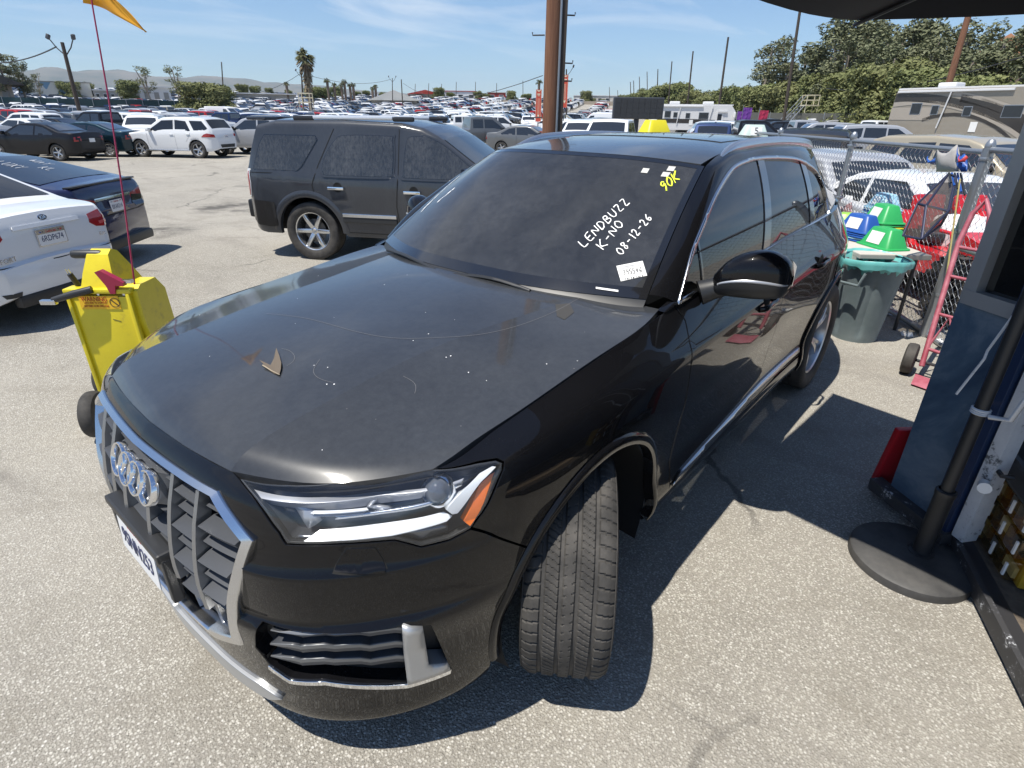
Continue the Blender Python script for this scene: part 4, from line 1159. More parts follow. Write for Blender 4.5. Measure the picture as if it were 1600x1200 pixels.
# mirrors
for sg in (1, -1):
    mr = MB(); rows = []
    prof = [(.925, .02, .03, 1.215), (.945, .055, .050, 1.225), (.98, .085, .072, 1.243), (1.04, .100, .088, 1.258), (1.10, .100, .090, 1.262), (1.15, .085, .076, 1.258), (1.175, .060, .055, 1.252), (1.188, .02, .018, 1.25)]
    Pm = np.array(prof); tm = np.linspace(0, 1, len(prof)); Cm = Cub(tm, Pm)(np.linspace(0, 1, 26))
    for y, rx, rz_, zc_ in Cm:
        row = []
        for a in np.linspace(0, 2*PI, 29):
            ca, sa = math.cos(a), math.sin(a); ex = abs(ca)**.75*(1 if ca > 0 else -1); ez = abs(sa)**.8*(1 if sa > 0 else -1)
            xx = -.90+ex*rx*(.85 if ca > 0 else .62)-.30*(y-1.0); row.append((xx, y*sg, zc_+ez*rz_))
        rows.append(row)
    mo = MB().grid(rows).build('mirror', M_PAINT, suv, smooth=70)
    if sg < 0: mo.location = (-.12, .08, 0)      # the far one is folded in a little
    rows2 = []
    for y, rx, rz_, zc_ in Cm[2:-1]:
        row = []
        for a in np.linspace(PI*1.02, PI*1.98, 15):
            ca, sa = math.cos(a), math.sin(a); ex = abs(ca)**.75*(1 if ca > 0 else -1); ez = abs(sa)**.8*(1 if sa > 0 else -1)
            row.append((-.90+ex*(rx+.003)*(.85 if ca > 0 else .62)-.30*(y-1.0), y*sg, zc_-.012+ez*(rz_*.9)))
        rows2.append(row)
    MB().grid(rows2).build('mirror_lower_shell', M_BLACK, mo, smooth=60)
    rows3 = []
    for y, rx, rz_, zc_ in Cm[5:-1]:
        rows3.append([(-.90+abs(math.cos(a))**.75*(rx*.85+.004)-.30*(y-1.0), y*sg, zc_-.014+math.sin(a)*rz_*.2) for a in np.linspace(-.35, .35, 5)])
    MB().grid(rows3).build('turn_lamp', M_HLGREY, mo, smooth=60)
    MB().grid([[(-.965-.30*(y-1.0), y*sg, zc_-rz_*.75), (-.965-.30*(y-1.0), y*sg, zc_+rz_*.75)] for y, rx, rz_, zc_ in Cm[6:-3]]).build('mirror_glass', M_CHROME, mo)
    MB().tube([(-.85, .885*sg, 1.165), (-.88, .93*sg, 1.185), (-.90, .985*sg, 1.205)], [.05, .042, .035], 12).build('mirror_foot', M_BLACK, mo, smooth=70)

# --- wheels
def tyre_mesh(R, w, rim_r, tread=False, n=64):
    hw = w/2
    side = [(rim_r, -hw*.80), (rim_r+.012, -hw*.92), (rim_r+.05, -hw*1.02), (R-.045, -hw*1.03), (R-.02, -hw*.985), (R-.008, -hw*.93)]
    if not tread:
        prof = side+[(R-.001, -hw*.86)]+[(R, hw*q) for q in (-.5, -.44)]+[(R-.006, hw*-.42), (R-.006, hw*-.36), (R, -hw*.34), (R, -hw*.04), (R-.006, -hw*.02), (R-.006, hw*.03), (R, hw*.05), (R, hw*.34), (R-.006, hw*.36), (R-.006, hw*.42), (R, hw*.44), (R-.001, hw*.86)]+[(r, -h) for r, h in reversed(side)]
        return MB().lathe(prof, n, 'y').mesh('tyre', M_RUBBER, 45)
    # modelled tread: four channels, slanted sipes and shoulder lugs
    n = 660; ys = np.linspace(-hw*.97, hw*.97, 62); mb = MB(); rows = []
    chan = [(-.56, .045), (-.18, .05), (.18, .05), (.56, .045)]
    for i in range(n):
        th = 2*PI*i/n; cw, sw = math.cos(th), math.sin(th); row = []
        for y in ys:
            q = y/hw; d = 0.0
            crown = -.016*max(0, (abs(q)-.72)/.25)**2-.004*abs(q)**2
            if any(abs(q-c) < wd for c, wd in chan): d = .0075
            else:
                ph = (i*(66/n)*2) if False else 0
                if abs(q) > .60: k = (i+int(8*(abs(q)-.6))) % 11; d = .0055 if k < 2 else 0
                elif abs(q) > .22: k = (i+int(22*q)) % 6; d = .0045 if k < 1 else 0
                else: k = (i-int(18*q)) % 8; d = .0040 if (k < 1 and abs(q) > .05) else 0
            r = R-.002+crown-d; row.append((r*cw, y, r*sw))
        rows.append(row)
    rows.append(rows[0]); mb.grid(rows)
    mb.lathe(side[:-1]+[(R-.020, -hw*.97)], 96, 'y'); mb.lathe([(r, -h) for r, h in reversed(side[:-1]+[(R-.020, -hw*.97)])], 96, 'y')
    return mb.mesh('tyre', M_RUBBER, 28)
def rim_mesh(rr, w, spokes, style='split', mat=None, side=1):
    """outer face towards +y (side 1) or -y"""
    mb = MB(); hw = w/2
    mb.lathe([(rr*1.02, hw*.80), (rr*1.0, hw*.86), (rr*.955, hw*.80), (rr*.93, hw*.55), (rr*.90, -hw*.2), (rr*.92, -hw*.8)], 48, 'y')
    mb.lathe([(.0, hw*.50), (.030, hw*.52), (.036, hw*.48), (.060, hw*.44), (.066, hw*.2), (.05, -hw*.1)], 24, 'y')
    for k in range(spokes):
        a = 2*PI*k/spokes
        for off in ((-.10, .10) if style == 'split' else (0,)):
            a0, a1 = a+off*.6, a+off*1.7
            ww0, ww1 = (.016, .014) if style == 'split' else (.030, .024)
            rows = []
            for t in np.linspace(0, 1, 5):
                r = .045+(rr*.955-.045)*t; an = a0+(a1-a0)*t; w_ = ww0+(ww1-ww0)*t; yy = hw*(.46+.22*t+.10*math.sin(PI*t))
                ca, sa = math.cos(an), math.sin(an); tx, tz = -sa, ca
                rows.append([(r*ca-tx*w_*1.2, yy-.04, r*sa-tz*w_*1.2), (r*ca-tx*w_, yy-.004, r*sa-tz*w_), (r*ca-tx*w_*.7, yy, r*sa-tz*w_*.7), (r*ca+tx*w_*.7, yy, r*sa+tz*w_*.7), (r*ca+tx*w_, yy-.004, r*sa+tz*w_), (r*ca+tx*w_*1.2, yy-.04, r*sa+tz*w_*1.2)])
            mb.grid(rows)
    if side < 0: mb.v = [(-x, -y, z) for x, y, z in mb.v]
    return mb.mesh('rim', mat or M_RIM, 40)
def disc_mesh(r, side=1):
    return MB().lathe([(.0, .0), (r, .0), (r, -.012*side), (0, -.012*side)], 32, 'y').mesh('brake_disc', principled('brake_metal', (.12, .12, .12), .4, .8), 40)
T_TREAD = tyre_mesh(.383, .275, .262, tread=True); T_PLAIN = tyre_mesh(.383, .275, .262)
RIM_P, RIM_N = rim_mesh(.262, .275, 5, 'split', None, 1), rim_mesh(.262, .275, 5, 'split', None, -1)
DISC = disc_mesh(.17)
def wheel(parent, x, y, z, me_t, me_r, steer=0.0, disc=DISC):
    t = link_mesh('wheel', me_t, parent); t.location = (x, y, z); t.rotation_euler = (0, 0, steer)
    link_mesh('rim', me_r, t); 
    d = link_mesh('brake_disc', disc, t); d.location = (0, .02 if y > 0 else -.02, 0)
    return t
wheel(suv, -.01, .89, .383, T_TREAD, RIM_P, rad(34)); wheel(suv, -.01, -.85, .383, T_PLAIN, RIM_N, rad(29))
wheel(suv, -2.995, .845, .383, T_PLAIN, RIM_P); wheel(suv, -2.995, -.845, .383, T_PLAIN, RIM_N)

# --- cabin
MB().box((-.98, 0, 1.03), (.75, 1.44, .16), bevel=.06).build('dashboard', M_INT, suv, smooth=40)
M_SEAT = principled('seat_leather', (.05, .045, .04), .6)
for x, y in ((-1.75, .38), (-1.75, -.38), (-2.65, .40), (-2.65, -.40)):
    sb = MB().box((x, y, .80), (.5, .5, .18), bevel=.06)
    sb.box((x-.28, y, 1.10), (.16, .48, .62), (0, rad(-14), 0), bevel=.07); sb.box((x-.37, y, 1.45), (.10, .26, .17), (0, rad(-10), 0), bevel=.045)
    sb.build('seat', M_SEAT, suv, smooth=50)
st = MB().lathe([(.175+.014*math.cos(a), .014*math.sin(a)) for a in np.linspace(0, 2*PI, 9)], 32, 'z', closed=False)
st.box((0, 0, 0), (.32, .03, .02)); st.box((0, 0, 0), (.10, .09, .05), bevel=.02)
so = st.build('steering_wheel', M_INT, suv, smooth=60); so.matrix_local = Matrix.Translation((-1.42, .38, 1.09)) @ Euler((0, rad(-66), 0)).to_matrix().to_4x4()
MB().box((-2.2, 0, .60), (3.2, 1.5, .06)).build('cabin_floor', M_INT, suv)
rows = []
for k in range(10): 
    y = -.58+1.16*k/9; rows.append([(-1.25, y, 1.585), (-1.9, y, 1.64), (-3.6, y, 1.57)])
MB().grid(rows).build('headliner', principled('headliner', (.12, .115, .11), .9), suv)
MB().box((-1.27, 0, 1.52), (.03, .22, .07), bevel=.015).build('inside_mirror', M_BLACK, suv)

# --- what is on the windscreen
def ws_map(p_o, p_u, p_w, nu):
    """baseline from photo point p_o to p_u (nu letter units), height towards p_w"""
    o, u, w = (inv_px(ws, p, g) for p, g in ((p_o, (.5, .4)), (p_u, (.6, .5)), (p_w, (.5, .45))))
    du, dw = (u-o)/nu, (w-o)
    def f(p):
        ab = (o+du*p[0]+dw*p[1])[None]; N = snormals(ws, ab, 1e-4)[0]; N = N if N[2] > 0 else -N
        return ws(ab)[0]+N*.0025, N
    return f
M_MARK = principled('paint_marker_white', (.85, .85, .85), .6)
M_MARKY = principled('paint_marker_yellow', (.75, .85, .05), .6)
def text_len(b): return sum((max([q[0] for s in STROKES[c] for q in s]) if STROKES[c] else .3)+.22 for c in b)-.22
for body, po, pu, pw, mat, wd, nm in (('LENDBUZZ', (913, 388), (984, 318), (903, 378), M_MARK, .0050, 'windscreen_writing'),
        ('K-NO', (943, 391), (975, 352), (931, 382), M_MARK, .0050, 'windscreen_writing'), ('08-12-26', (972, 400), (1019, 342), (961, 392), M_MARK, .0050, 'windscreen_writing'),
        ('90K', (1037, 302), (1062, 281), (1030, 287), M_MARKY, .0072, 'windscreen_writing'),
        ('821-285', (721, 273), (660, 322), (714, 279), M_MARK, .006, 'windscreen_writing'), ('WK-P', (713, 292), (688, 312), (708, 297), M_MARK, .006, 'windscreen_writing')):
    f = ws_map(po, pu, pw, text_len(body))
    stroke_text(body, f, wd, seed=len(body)+int(po[0])).build(nm, mat, suv, fixn=False)
def ws_patch(px4, mat, name, off=.002):
    c = [inv_px(ws, p, (.6, .4)) for p in px4]; G = []
    for i in range(4):
        row = []
        for j in range(4):
            u, v = i/3, j/3; ab = ((c[0]*(1-u)+c[1]*u)*(1-v)+(c[3]*(1-u)+c[2]*u)*v)[None]; N = snormals(ws, ab, 1e-4)[0]; N = N if N[2] > 0 else -N
            row.append(tuple(ws(ab)[0]+N*off))
        G.append(row)
    return MB().grid(G).build(name, mat, suv)
ws_patch([(963, 416), (1004, 408), (1011, 431), (970, 440)], M_WHITE, 'lot_sticker')
f = ws_map((974, 431), (1003, 426), (972.5, 422.5), text_len('395546')); stroke_text('395546', f, .0034, wob=0).build('sticker_number', M_INK, suv, fixn=False)
for k in range(11):
    x0 = 974+2.9*k; y0 = 437.5-.55*k
    ws_patch([(x0, y0-1.8), (x0+.9+.5*(k % 3), y0-2.0), (x0+.9+.6*(k % 3), y0+.6), (x0+.1, y0+.8)], M_INK, 'sticker_barcode', .003)
for q in ([(972, 417.5), (992, 413.8), (992, 415), (972, 418.7)], [(969, 420.5), (1001, 414.5), (1001, 415.3), (969, 421.3)]):
    ws_patch(q, principled('print_grey', (.35, .35, .36), .6), 'sticker_print', .003)
for q in ([(1005, 263), (1015, 264), (1011, 271), (1001, 270)], [(1045, 260), (1056, 261), (1052, 268), (1041, 267)], [(1036, 269), (1048, 270), (1043, 277), (1032, 276)]):
    ws_patch(q, principled('tag_grey', (.55, .55, .53), .6), 'windscreen_tag')
ws_patch([(931, 449), (966, 454), (966, 457), (931, 452)], M_WHITE, 'paper_strip', .004)
# small dent and bird marks on the hood stay as flat marks with their own outline
def hood_at(p):
    d = ray_px(*p); best = None
    hit = HOOD_BVH.ray_cast(Vector(CAM_O), Vector(d))
    return (hit[0], hit[1]) if hit[0] is None or hit[1].z > 0 else (hit[0], -hit[1])
from mathutils.bvhtree import BVHTree
_me = hood.data
HOOD_BVH = BVHTree.FromPolygons([v.co.copy() for v in _me.vertices], [tuple(p.vertices) for p in _me.polygons])
M_STAIN = principled('dried_stain', (.115, .09, .065), .8)
M_SCRATCH = principled('scratch', (.13, .13, .135), .6)
def hood_poly(pts, mat, name, off=.0012):
    P_ = [h for h in (hood_at(p) for p in pts) if h[0] is not None]
    if len(P_) < 3: return
    MB().add([tuple(a+n*off) for a, n in P_], [tuple(range(len(P_)))]).build(name, mat, hood, fixn=False)
def hood_line(pts, w, mat, name):
    rows = []; pp_ = [h for h in (hood_at(p) for p in pts) if h[0] is not None]
    if len(pp_) < 2: return
    for i, (a, n) in enumerate(pp_):
        t = pp_[min(i+1, len(pp_)-1)][0]-pp_[max(i-1, 0)][0]; s = t.cross(n).normalized()*w/2; rows.append([tuple(a+s+n*.0012), tuple(a-s+n*.0012)])
    MB().grid(rows).build(name, mat, hood, fixn=False)
_lp = [hood_at(p) for p in [(407, 567), (415, 571), (422, 573), (429, 562), (434, 550), (438, 560), (441, 571), (440, 580), (437, 588), (428, 584), (420, 579)]]
_lz = [.012, .004, .002, .006, .016, .012, .010, .008, .005, .002, .004]
_lc = hood_at((430, 575)); leaf = thing('dry_leaf', 'curled brown dry leaf lying on the black bonnet', 'leaf', tuple(_lc[0]))
_lv = [Vector(q)+n*z-_lc[0] for (q, n), z in zip(_lp, _lz)]+[_lc[1]*.003]
MB().add(_lv, [(i, (i+1) % 11, 11) for i in range(11)]).build('blade', M_STAIN, leaf, fixn=False)
_r0, _r1 = hood_at((412, 574)), hood_at((438, 588)); MB().tube([Vector(_r0[0])+_r0[1]*.008-_lc[0], _lc[1]*.004+(Vector(_r0[0])+Vector(_r1[0]))/2-_lc[0], Vector(_r1[0])+_r1[1]*.006-_lc[0]], [.0022, .0018, .001], 5).build('midrib', principled('leaf_rib', (.34, .28, .20), .8), leaf)
hood_poly([(850, 442), (866, 444), (860, 470), (846, 468)], principled('stain_faint', (.045, .043, .040), .6), 'stain')
hood_poly([(868, 476), (890, 474), (897, 488), (882, 500), (870, 494)], principled('stain_faint', (.045, .043, .040), .6), 'stain')
def sm(pts, n=8):
    return [tuple(q) for q in Cub(np.linspace(0, 1, len(pts)), np.array(pts, float))(np.linspace(0, 1, n*len(pts)))]
hood_line(sm([(415, 490), (480, 498), (540, 514), (610, 528), (680, 528), (740, 524), (800, 512), (860, 490), (905, 466)]), .0016, M_SCRATCH, 'scratch')
hood_line(sm([(500, 562), (490, 580), (500, 592), (520, 598)]), .0012, M_SCRATCH, 'scratch')
hood_line(sm([(440, 545), (455, 550), (460, 562), (448, 572)]), .0012, M_SCRATCH, 'scratch')
hood_line(sm([(630, 588), (648, 600), (648, 615)]), .0012, M_SCRATCH, 'scratch')
_r = random.Random(4)
for k in range(46):
    p = (_r.uniform(300, 980), _r.uniform(400, 720)); h = hood_at(p)
    if h[0] is None: continue
    r_ = _r.uniform(.0010, .0026); q, n = h; t = n.orthogonal().normalized(); b = n.cross(t)
    MB().add([tuple(q+n*.001+t*r_*math.cos(a)*_r.uniform(.7, 1.2)+b*r_*math.sin(a)) for a in np.linspace(0, 2*PI, 8)[:-1]], [tuple(range(7))]).build('bird_dropping', M_MARK if k % 3 else M_SCRATCH, hood, fixn=False)
# ------------------------------------------------------------------ car builder for everything parked around
class CarShape:
    def __init__(s, W_, top, zb, belt, wheels, R, tumble=.28, arch=None, plan_f=.55, plan_r=.45, round_=.07, plan_n=3.0, sidecrease=.0):
        s.W = W_; s.tx = np.array([p[0] for p in top][::-1]); s.tz = np.array([p[1] for p in top][::-1])
        s.zb = zb; s.belt = belt; s.wheels = wheels; s.R = R; s.tum = tumble; s.arch = arch or R*1.18
        s.x0, s.x1 = s.tx[0], s.tx[-1]; s.pf, s.pr = plan_f, plan_r; s.rd = round_; s.pn = plan_n; s.sc = sidecrease
    def zt(s, x): return np.interp(x, s.tx, s.tz)
    def beltz(s, x): return np.interp(x, [p[0] for p in s.belt], [p[1] for p in s.belt])
    def hw(s, x):
        h = s.W/2; f = np.clip((x-(s.x1-s.pf))/s.pf, 0, 1); r = np.clip(((s.x0+s.pr)-x)/s.pr, 0, 1)
        return h*(1-.34*f**s.pn-.30*r**s.pn)
    def ys(s, x, z):
        b = s.beltz(x); w = s.hw(x); low = np.clip((b-z)/max(.3, 1), 0, 2)
        y = w*(1-.035*np.clip((b-z)/.75, 0, 1.3)**3)
        y = y-np.clip(z-b+.10, 0, .10)**2*1.2
        up = np.clip(z-b, 0, 2); y = y-.012*(up > 0)-up*s.tum-.12*up**2*s.tum
        return y
    def S(s, xz):
        xz = np.asarray(xz, float).reshape(-1, 2); return np.stack([xz[:, 0], s.ys(xz[:, 0], xz[:, 1]), xz[:, 1]], 1)
    def zbot(s, x):
        z = s.zb+.10*np.clip((x-(s.x1-.35))/.35, 0, 1)**2+.12*np.clip(((s.x0+.35)-x)/.35, 0, 1)**2
        for xw in s.wheels:
            d = abs(x-xw); 
            if d < s.arch: z = max(z, s.R+math.sqrt(s.arch**2-d*d)*.98)
        return z
    def top(s, ax):
        """roof line surface: a across (-1..1), x along"""
        ax = np.asarray(ax, float).reshape(-1, 2); a, x = ax[:, 0], ax[:, 1]; z = s.zt(x)
        yy = np.array([s.ys(xx, zz-s.rd) for xx, zz in zip(x, z)])-s.rd*.35
        return np.stack([x, a*yy, z+.03*(1-a*a)+.001], 1)
    def stations(s, n):
        xs = list(np.linspace(s.x0, s.x1, n))+list(s.tx)
        for e in (.01, .03, .07, .13, .2): xs += [s.x0+e, s.x1-e]
        for xw in s.wheels: xs += [xw+s.arch*q for q in (-1.001, -.999, -.97, -.88, -.7, -.45, -.15, .15, .45, .7, .88, .97, .999, 1.001)]
        xs = sorted(set(round(float(x), 4) for x in xs if s.x0 <= x <= s.x1)); out = [xs[0]]
        for x in xs[1:]:
            if x-out[-1] > .0015: out.append(x)
        return out
    def body_mesh(s, n=40, ns=9, name='body', extra=None):
        rows = []
        for x in s.stations(n):
            zt, zb = float(s.zt(x)), float(s.zbot(x)); zb = min(zb, zt-.05); r = min(s.rd, (zt-zb)*.45)
            row = []; ye = float(s.ys(x, zb))
            row.append((x, ye-.06, zb+.0)); row.append((x, ye-.008, zb+.0))
            b = float(s.beltz(x)); top_ = zt-r
            zs = list(np.linspace(zb+.012, top_, ns))
            if zb+.1 < b < top_-.06: 
                k = int(np.argmin([abs(q-b) for q in zs])); zs[k] = b
            for z in zs: row.append((x, float(s.ys(x, z)), z))
            y1 = float(s.ys(x, top_))
            for a in (25, 50, 72, 90): row.append((x, y1-r*(1-math.cos(rad(a)))*1.1, top_+r*math.sin(rad(a))))
            yl = row[-1][1]
            for q in (.72, .4, 0): row.append((x, yl*q, zt+.03*(1-q*q)))
            rows.append(row)
        full = [r+[(x, -y, z) for x, y, z in reversed(r[:-1])] for r in rows]
        mb = MB().grid(full)
        m = len(full[0])
        for k in (0, len(full)-1): mb.f.append(tuple(range(k*m, (k+1)*m)))
        return mb
def win_strip(shape, x0, x1, n=6, a=.86, off=.004, na=6):
    G = []
    for x in np.linspace(x0, x1, n):
        row = []
        for q in np.linspace(-a, a, na):
            p = shape.top(np.array([[q, x]]))[0]; row.append((p[0], p[1], p[2]+off))
        G.append(row)
    return G
W_CACHE = {}
def car_wheels(parent, shape, spokes=5, style='plain', mat=None, tw=.22, track=None):
    key = (round(shape.R, 3), spokes, style, mat.name if mat else '', tw)
    if key not in W_CACHE:
        rr = shape.R*.66
        W_CACHE[key] = (tyre_mesh(shape.R, tw, rr, n=40), rim_mesh(rr, tw, spokes, style, mat, 1), rim_mesh(rr, tw, spokes, style, mat, -1), disc_mesh(rr*.62))
    t, r1, r2, dd = W_CACHE[key]
    for x in shape.wheels:
        for sg in (1, -1):
            y = (shape.W/2-tw/2-.03)*sg
            wheel(parent, x, y, shape.R, t, r1 if sg > 0 else r2, 0.0, dd)
def gap_line(parent, shape, pts, w=.007, mat=None, off=.003, name='panel_gap', both=True):
    P_ = np.array(sum([[((1-k/8)*np.array(pts[i])+k/8*np.array(pts[i+1])) for k in range(8)] for i in range(len(pts)-1)], [])+[np.array(pts[-1])])
    X = shape.S(P_); X[:, 1] += off
    rows = []
    for i in range(len(X)):
        t = X[min(i+1, len(X)-1)]-X[max(i-1, 0)]; t = t/np.linalg.norm(t); sd = np.cross(t, [0, 1, 0])*w/2; rows.append([tuple(X[i]+sd), tuple(X[i]-sd)])
    for sg in ((1, -1) if both else (1,)):
        MB().grid([[(a, b*sg, c) for a, b, c in r] for r in rows]).build(name, mat or M_VOID, parent)
def side_panel(parent, shape, poly, mat, name, off=.005, res=.09, both=True, flange=.01, edge_round=0.0):
    n0 = snormals(shape.S, np.array([[np.mean([p[0] for p in poly]), np.mean([p[1] for p in poly])]]))[0]
    return panel(name, poly, shape.S, mat, parent, both=both, res=res, off=off, flange=flange, out_sign=1 if n0[1] > 0 else -1, edge_round=edge_round)
def basic_car(t, shape, paint, windows, ws_, bl, glass=None, n=36, doors=(), handles=(), spokes=5, style='plain', rimmat=None, under=None, tw=.22, frame=None):
    b = shape.body_mesh(n).build('body', paint, t, smooth=38)
    g = glass or M_GLASSDARK
    for poly in windows:
        if frame: side_panel(t, shape, [tuple(q) for q in shrink(poly, -.018)], frame, 'window_frame', .002)
        side_panel(t, shape, poly, g, 'side_window')
    if ws_: MB().grid(win_strip(shape, *ws_)).build('windscreen', g, t, smooth=50)
    if bl: MB().grid(win_strip(shape, *bl)).build('rear_window', g, t, smooth=50)
    for d in doors: gap_line(t, shape, d)
    for x, z in handles:
        y = float(shape.ys(x, z))
        for sg in (1, -1): MB().box((x, (y+.014)*sg, z), (.19, .026, .030), bevel=.01).build('door_handle', paint, t, smooth=50)
    car_wheels(t, shape, spokes, style, rimmat, tw)
    MB().box(((shape.x0+shape.x1)/2, 0, shape.zb+.22), (shape.x1-shape.x0-.5, shape.W-.56, .34)).build('underbody', M_VOID, t)
    return b
# ------------------------------------------------------------------ the other cars close by
def place(t, x, y, rz, s): t.location = (x, y, float(terrain(x, y))); t.rotation_euler = (0, 0, rad(rz)); t.scale = (s, s, s); return t

# --- dusty dark grey SUV behind the bonnet
M_GREYDUST = car_paint('grey_paint_rain_dust', (.013, .015, .020), dust=.24, dust_col=(.19, .205, .23), rough=.35, streaks=True)
M_DUSTGLASS = thin_glass('rain_spotted_glass', (.05, .055, .06), .27, (.33, .335, .34), streak=True)
yk = thing('grey_suv', 'dark grey SUV streaked with dried rain, chrome handles, behind the black bonnet', 'suv')
YS = CarShape(2.0, [(2.50, .60), (2.49, .98), (2.40, 1.10), (1.35, 1.22), (1.10, 1.27), (.98, 1.33), (.42, 1.70), (.22, 1.79), (-.1, 1.845), (-.9, 1.87), (-1.9, 1.86), (-2.18, 1.80), (-2.34, 1.35), (-2.42, 1.10), (-2.50, .95), (-2.52, .50)], .36, [(-2.6, 1.20), (2.6, 1.12)], (1.473, -1.473), .405, tumble=.22, arch=.49, plan_f=.5, plan_r=.40, round_=.09)
YS.body_mesh(64, 14).build('body', M_GREYDUST, yk, smooth=36)
q_ = [(-2.24, 1.235), (-2.13, 1.55), (-2.05, 1.665), (-1.30, 1.665), (-1.27, 1.62), (-1.50, 1.29), (-1.58, 1.225)]
rd = smooth_poly([(-1.17, 1.20), (-1.19, 1.28), (-1.13, 1.45), (-1.0, 1.61), (-.86, 1.675), (-.25, 1.675), (-.18, 1.62), (-.18, 1.24), (-.24, 1.19), (-1.1, 1.185)], (), 4)
fd = smooth_poly([(-.02, 1.22), (.0, 1.5), (.03, 1.64), (.10, 1.675), (.32, 1.67), (.58, 1.55), (.95, 1.28), (.98, 1.20), (.90, 1.18), (.04, 1.18)], (), 4)
for nm, pol, dr in (('quarter_window', q_, 0), ('rear_side_window', rd, 1), ('front_side_window', fd, 1)):
    side_panel(yk, YS, [tuple(p) for p in shrink(pol, -.028)] if dr else [tuple(p) for p in shrink(pol, -.012)], M_GLOSSB if not dr else M_GREYDUST, 'window_frame', .008 if dr else .004, .08)
    if dr: side_panel(yk, YS, [tuple(p) for p in shrink(pol, -.007)], M_GLOSSB, 'window_seal', .012, .08)
    side_panel(yk, YS, [tuple(p) for p in pol], M_DUSTGLASS, nm, .016 if dr else .010, .08)
MB().grid(win_strip(YS, .50, 1.02, 8, .90, .006)).build('windscreen', M_GLASS, yk, smooth=50)
MB().grid(win_strip(YS, -2.32, -2.20, 4, .84, .006)).build('rear_window', M_GLASSDARK, yk, smooth=50)
for g in ([(-1.02, 1.76), (-1.26, 1.30), (-1.36, 1.05), (-1.34, .92), (-1.0, .72), (-.95, .42)], [(-.09, 1.77), (-.10, 1.2), (-.14, .80), (-.10, .42)], [(-.95, .42), (-.1, .42), (1.02, .42)], [(1.06, 1.16), (1.04, .60), (1.0, .42)], [(-2.3, 1.19), (-1.45, 1.19)]):
    gap_line(yk, YS, g, .010)
for sg in (1, -1):
    for x, z in ((-1.0, 1.02), (.10, 1.0)):
        y = float(YS.ys(x, z)); MB().box((x, (y+.024)*sg, z), (.24, .030, .042), bevel=.012).build('door_handle', M_CHROME, yk, smooth=50)
        MB().lathe([(0, .004), (.05, .003), (.065, 0)], 18, 'y', (x+.02, y*sg if sg > 0 else -y-.004, z+.01)).build('handle_cup', M_VOID, yk, smooth=60)
    y = float(YS.ys(0, .66))
    MB().box((-.55, (y+.010)*sg, .665), (.80, .03, .05), bevel=.008).build('door_strip', M_SATIN, yk); MB().box((-.55, (y+.006)*sg, .60), (.80, .02, .07), bevel=.008).build('door_strip_lower', M_BLACK, yk)
    MB().box((.45, (y+.010)*sg, .665), (.95, .03, .05), bevel=.008).build('door_strip', M_SATIN, yk)
    # arches, lamps, bumper corner, step
    for xw in YS.wheels:
        rows = []
        for k in range(25):
            a = PI*k/24; row = []
            for r, o in ((.486, -.04), (.488, .006), (.51, .016), (.56, .014), (.585, .002)):
                x, z = xw+r*math.cos(a), .405+r*math.sin(a)*.98; row.append((x, (float(YS.ys(x, max(z, .4)))+o)*sg, z))
            rows.append(row)
        MB().grid(rows).build('arch_flare', M_GREYDUST, yk, smooth=50)
lampL = [(-2.36, 1.235), (-2.315, 1.23), (-2.31, 1.05), (-2.36, .86), (-2.40, .84), (-2.42, 1.0)]
side_panel(yk, YS, lampL, M_CLEARLENS, 'tail_lamp', .012, .05)
side_panel(yk, YS, [(-2.345, 1.20), (-2.325, 1.20), (-2.325, 1.05), (-2.37, .88), (-2.385, .88), (-2.36, 1.05)], M_REDLENS, 'tail_lamp_red', .018, .05)
bump = MB(); G = []
for x, z0, z1, o in ((-1.98, .80, .47, .012), (-2.1, .81, .46, .02), (-2.3, .82, .48, .02), (-2.45, .82, .52, .01)):
    G.append([(x, float(YS.ys(x, .7))+o, z) for z in (z0, (z0+z1)/2, z1)])
for sg in (1, -1): MB().grid([[(a, b*sg, c) for a, b, c in r] for r in G]).build('rear_bumper', M_BLACK if sg > 5 else car_paint('bumper_dusty', (.010, .010, .011), dust=.10, dust_col=(.25, .23, .2)), yk, smooth=40)
MB().box((-2.53, 0, .66), (.12, 1.5, .26), bevel=.04).build('rear_bumper', M_BLACK, yk, smooth=40)
ex = MB(); ex.lathe([(.036, -.09), (.045, -.09), (.045, .16), (.036, .16)], 16, 'x', (-2.42, -.62, .42)); ex.build('exhaust_pipe', M_CHROME, yk, smooth=50)
for sg in (1, -1):
    rl = MB(); rl.box((-.78, .74*sg, 1.895), (1.15, .05, .05), bevel=.02); rl.build('roof_rail', principled('rail_white', (.72, .74, .76), .3, .4), yk, smooth=50)
    for x in (-1.50, -.06): MB().box((x, .74*sg, 1.885), (.30, .055, .06), bevel=.025).build('rail_foot', M_BLACK, yk, smooth=50)
    m_ = MB(); m_.box((.92, 1.14*sg, 1.24), (.16, .24, .20), bevel=.05); m_.tube([(.90, .95*sg, 1.17), (.92, 1.06*sg, 1.20)], .035, 8); m_.build('mirror', M_PAINT, yk, smooth=50)
sp = MB(); sp.box((-2.24, 0, 1.875), (.30, 1.45, .05), bevel=.02); sp.build('rear_spoiler', M_GREYDUST, yk, smooth=40)
car_wheels(yk, YS, 6, 'plain', principled('alloy_bright', (.62, .63, .64), .25, .9), .27)
MB().box((0, 0, .55), (4.3, 1.42, .34)).build('underbody', M_VOID, yk)
for x, y in ((.35, .42), (.35, -.42), (-.75, .42), (-.75, -.42)):
    MB().box((x, y, 1.15), (.16, .46, .75), (0, rad(-10), 0), bevel=.06).build('seat', M_INT, yk, smooth=50)
place(yk, -4.175, -4.412, 119.0, .916)

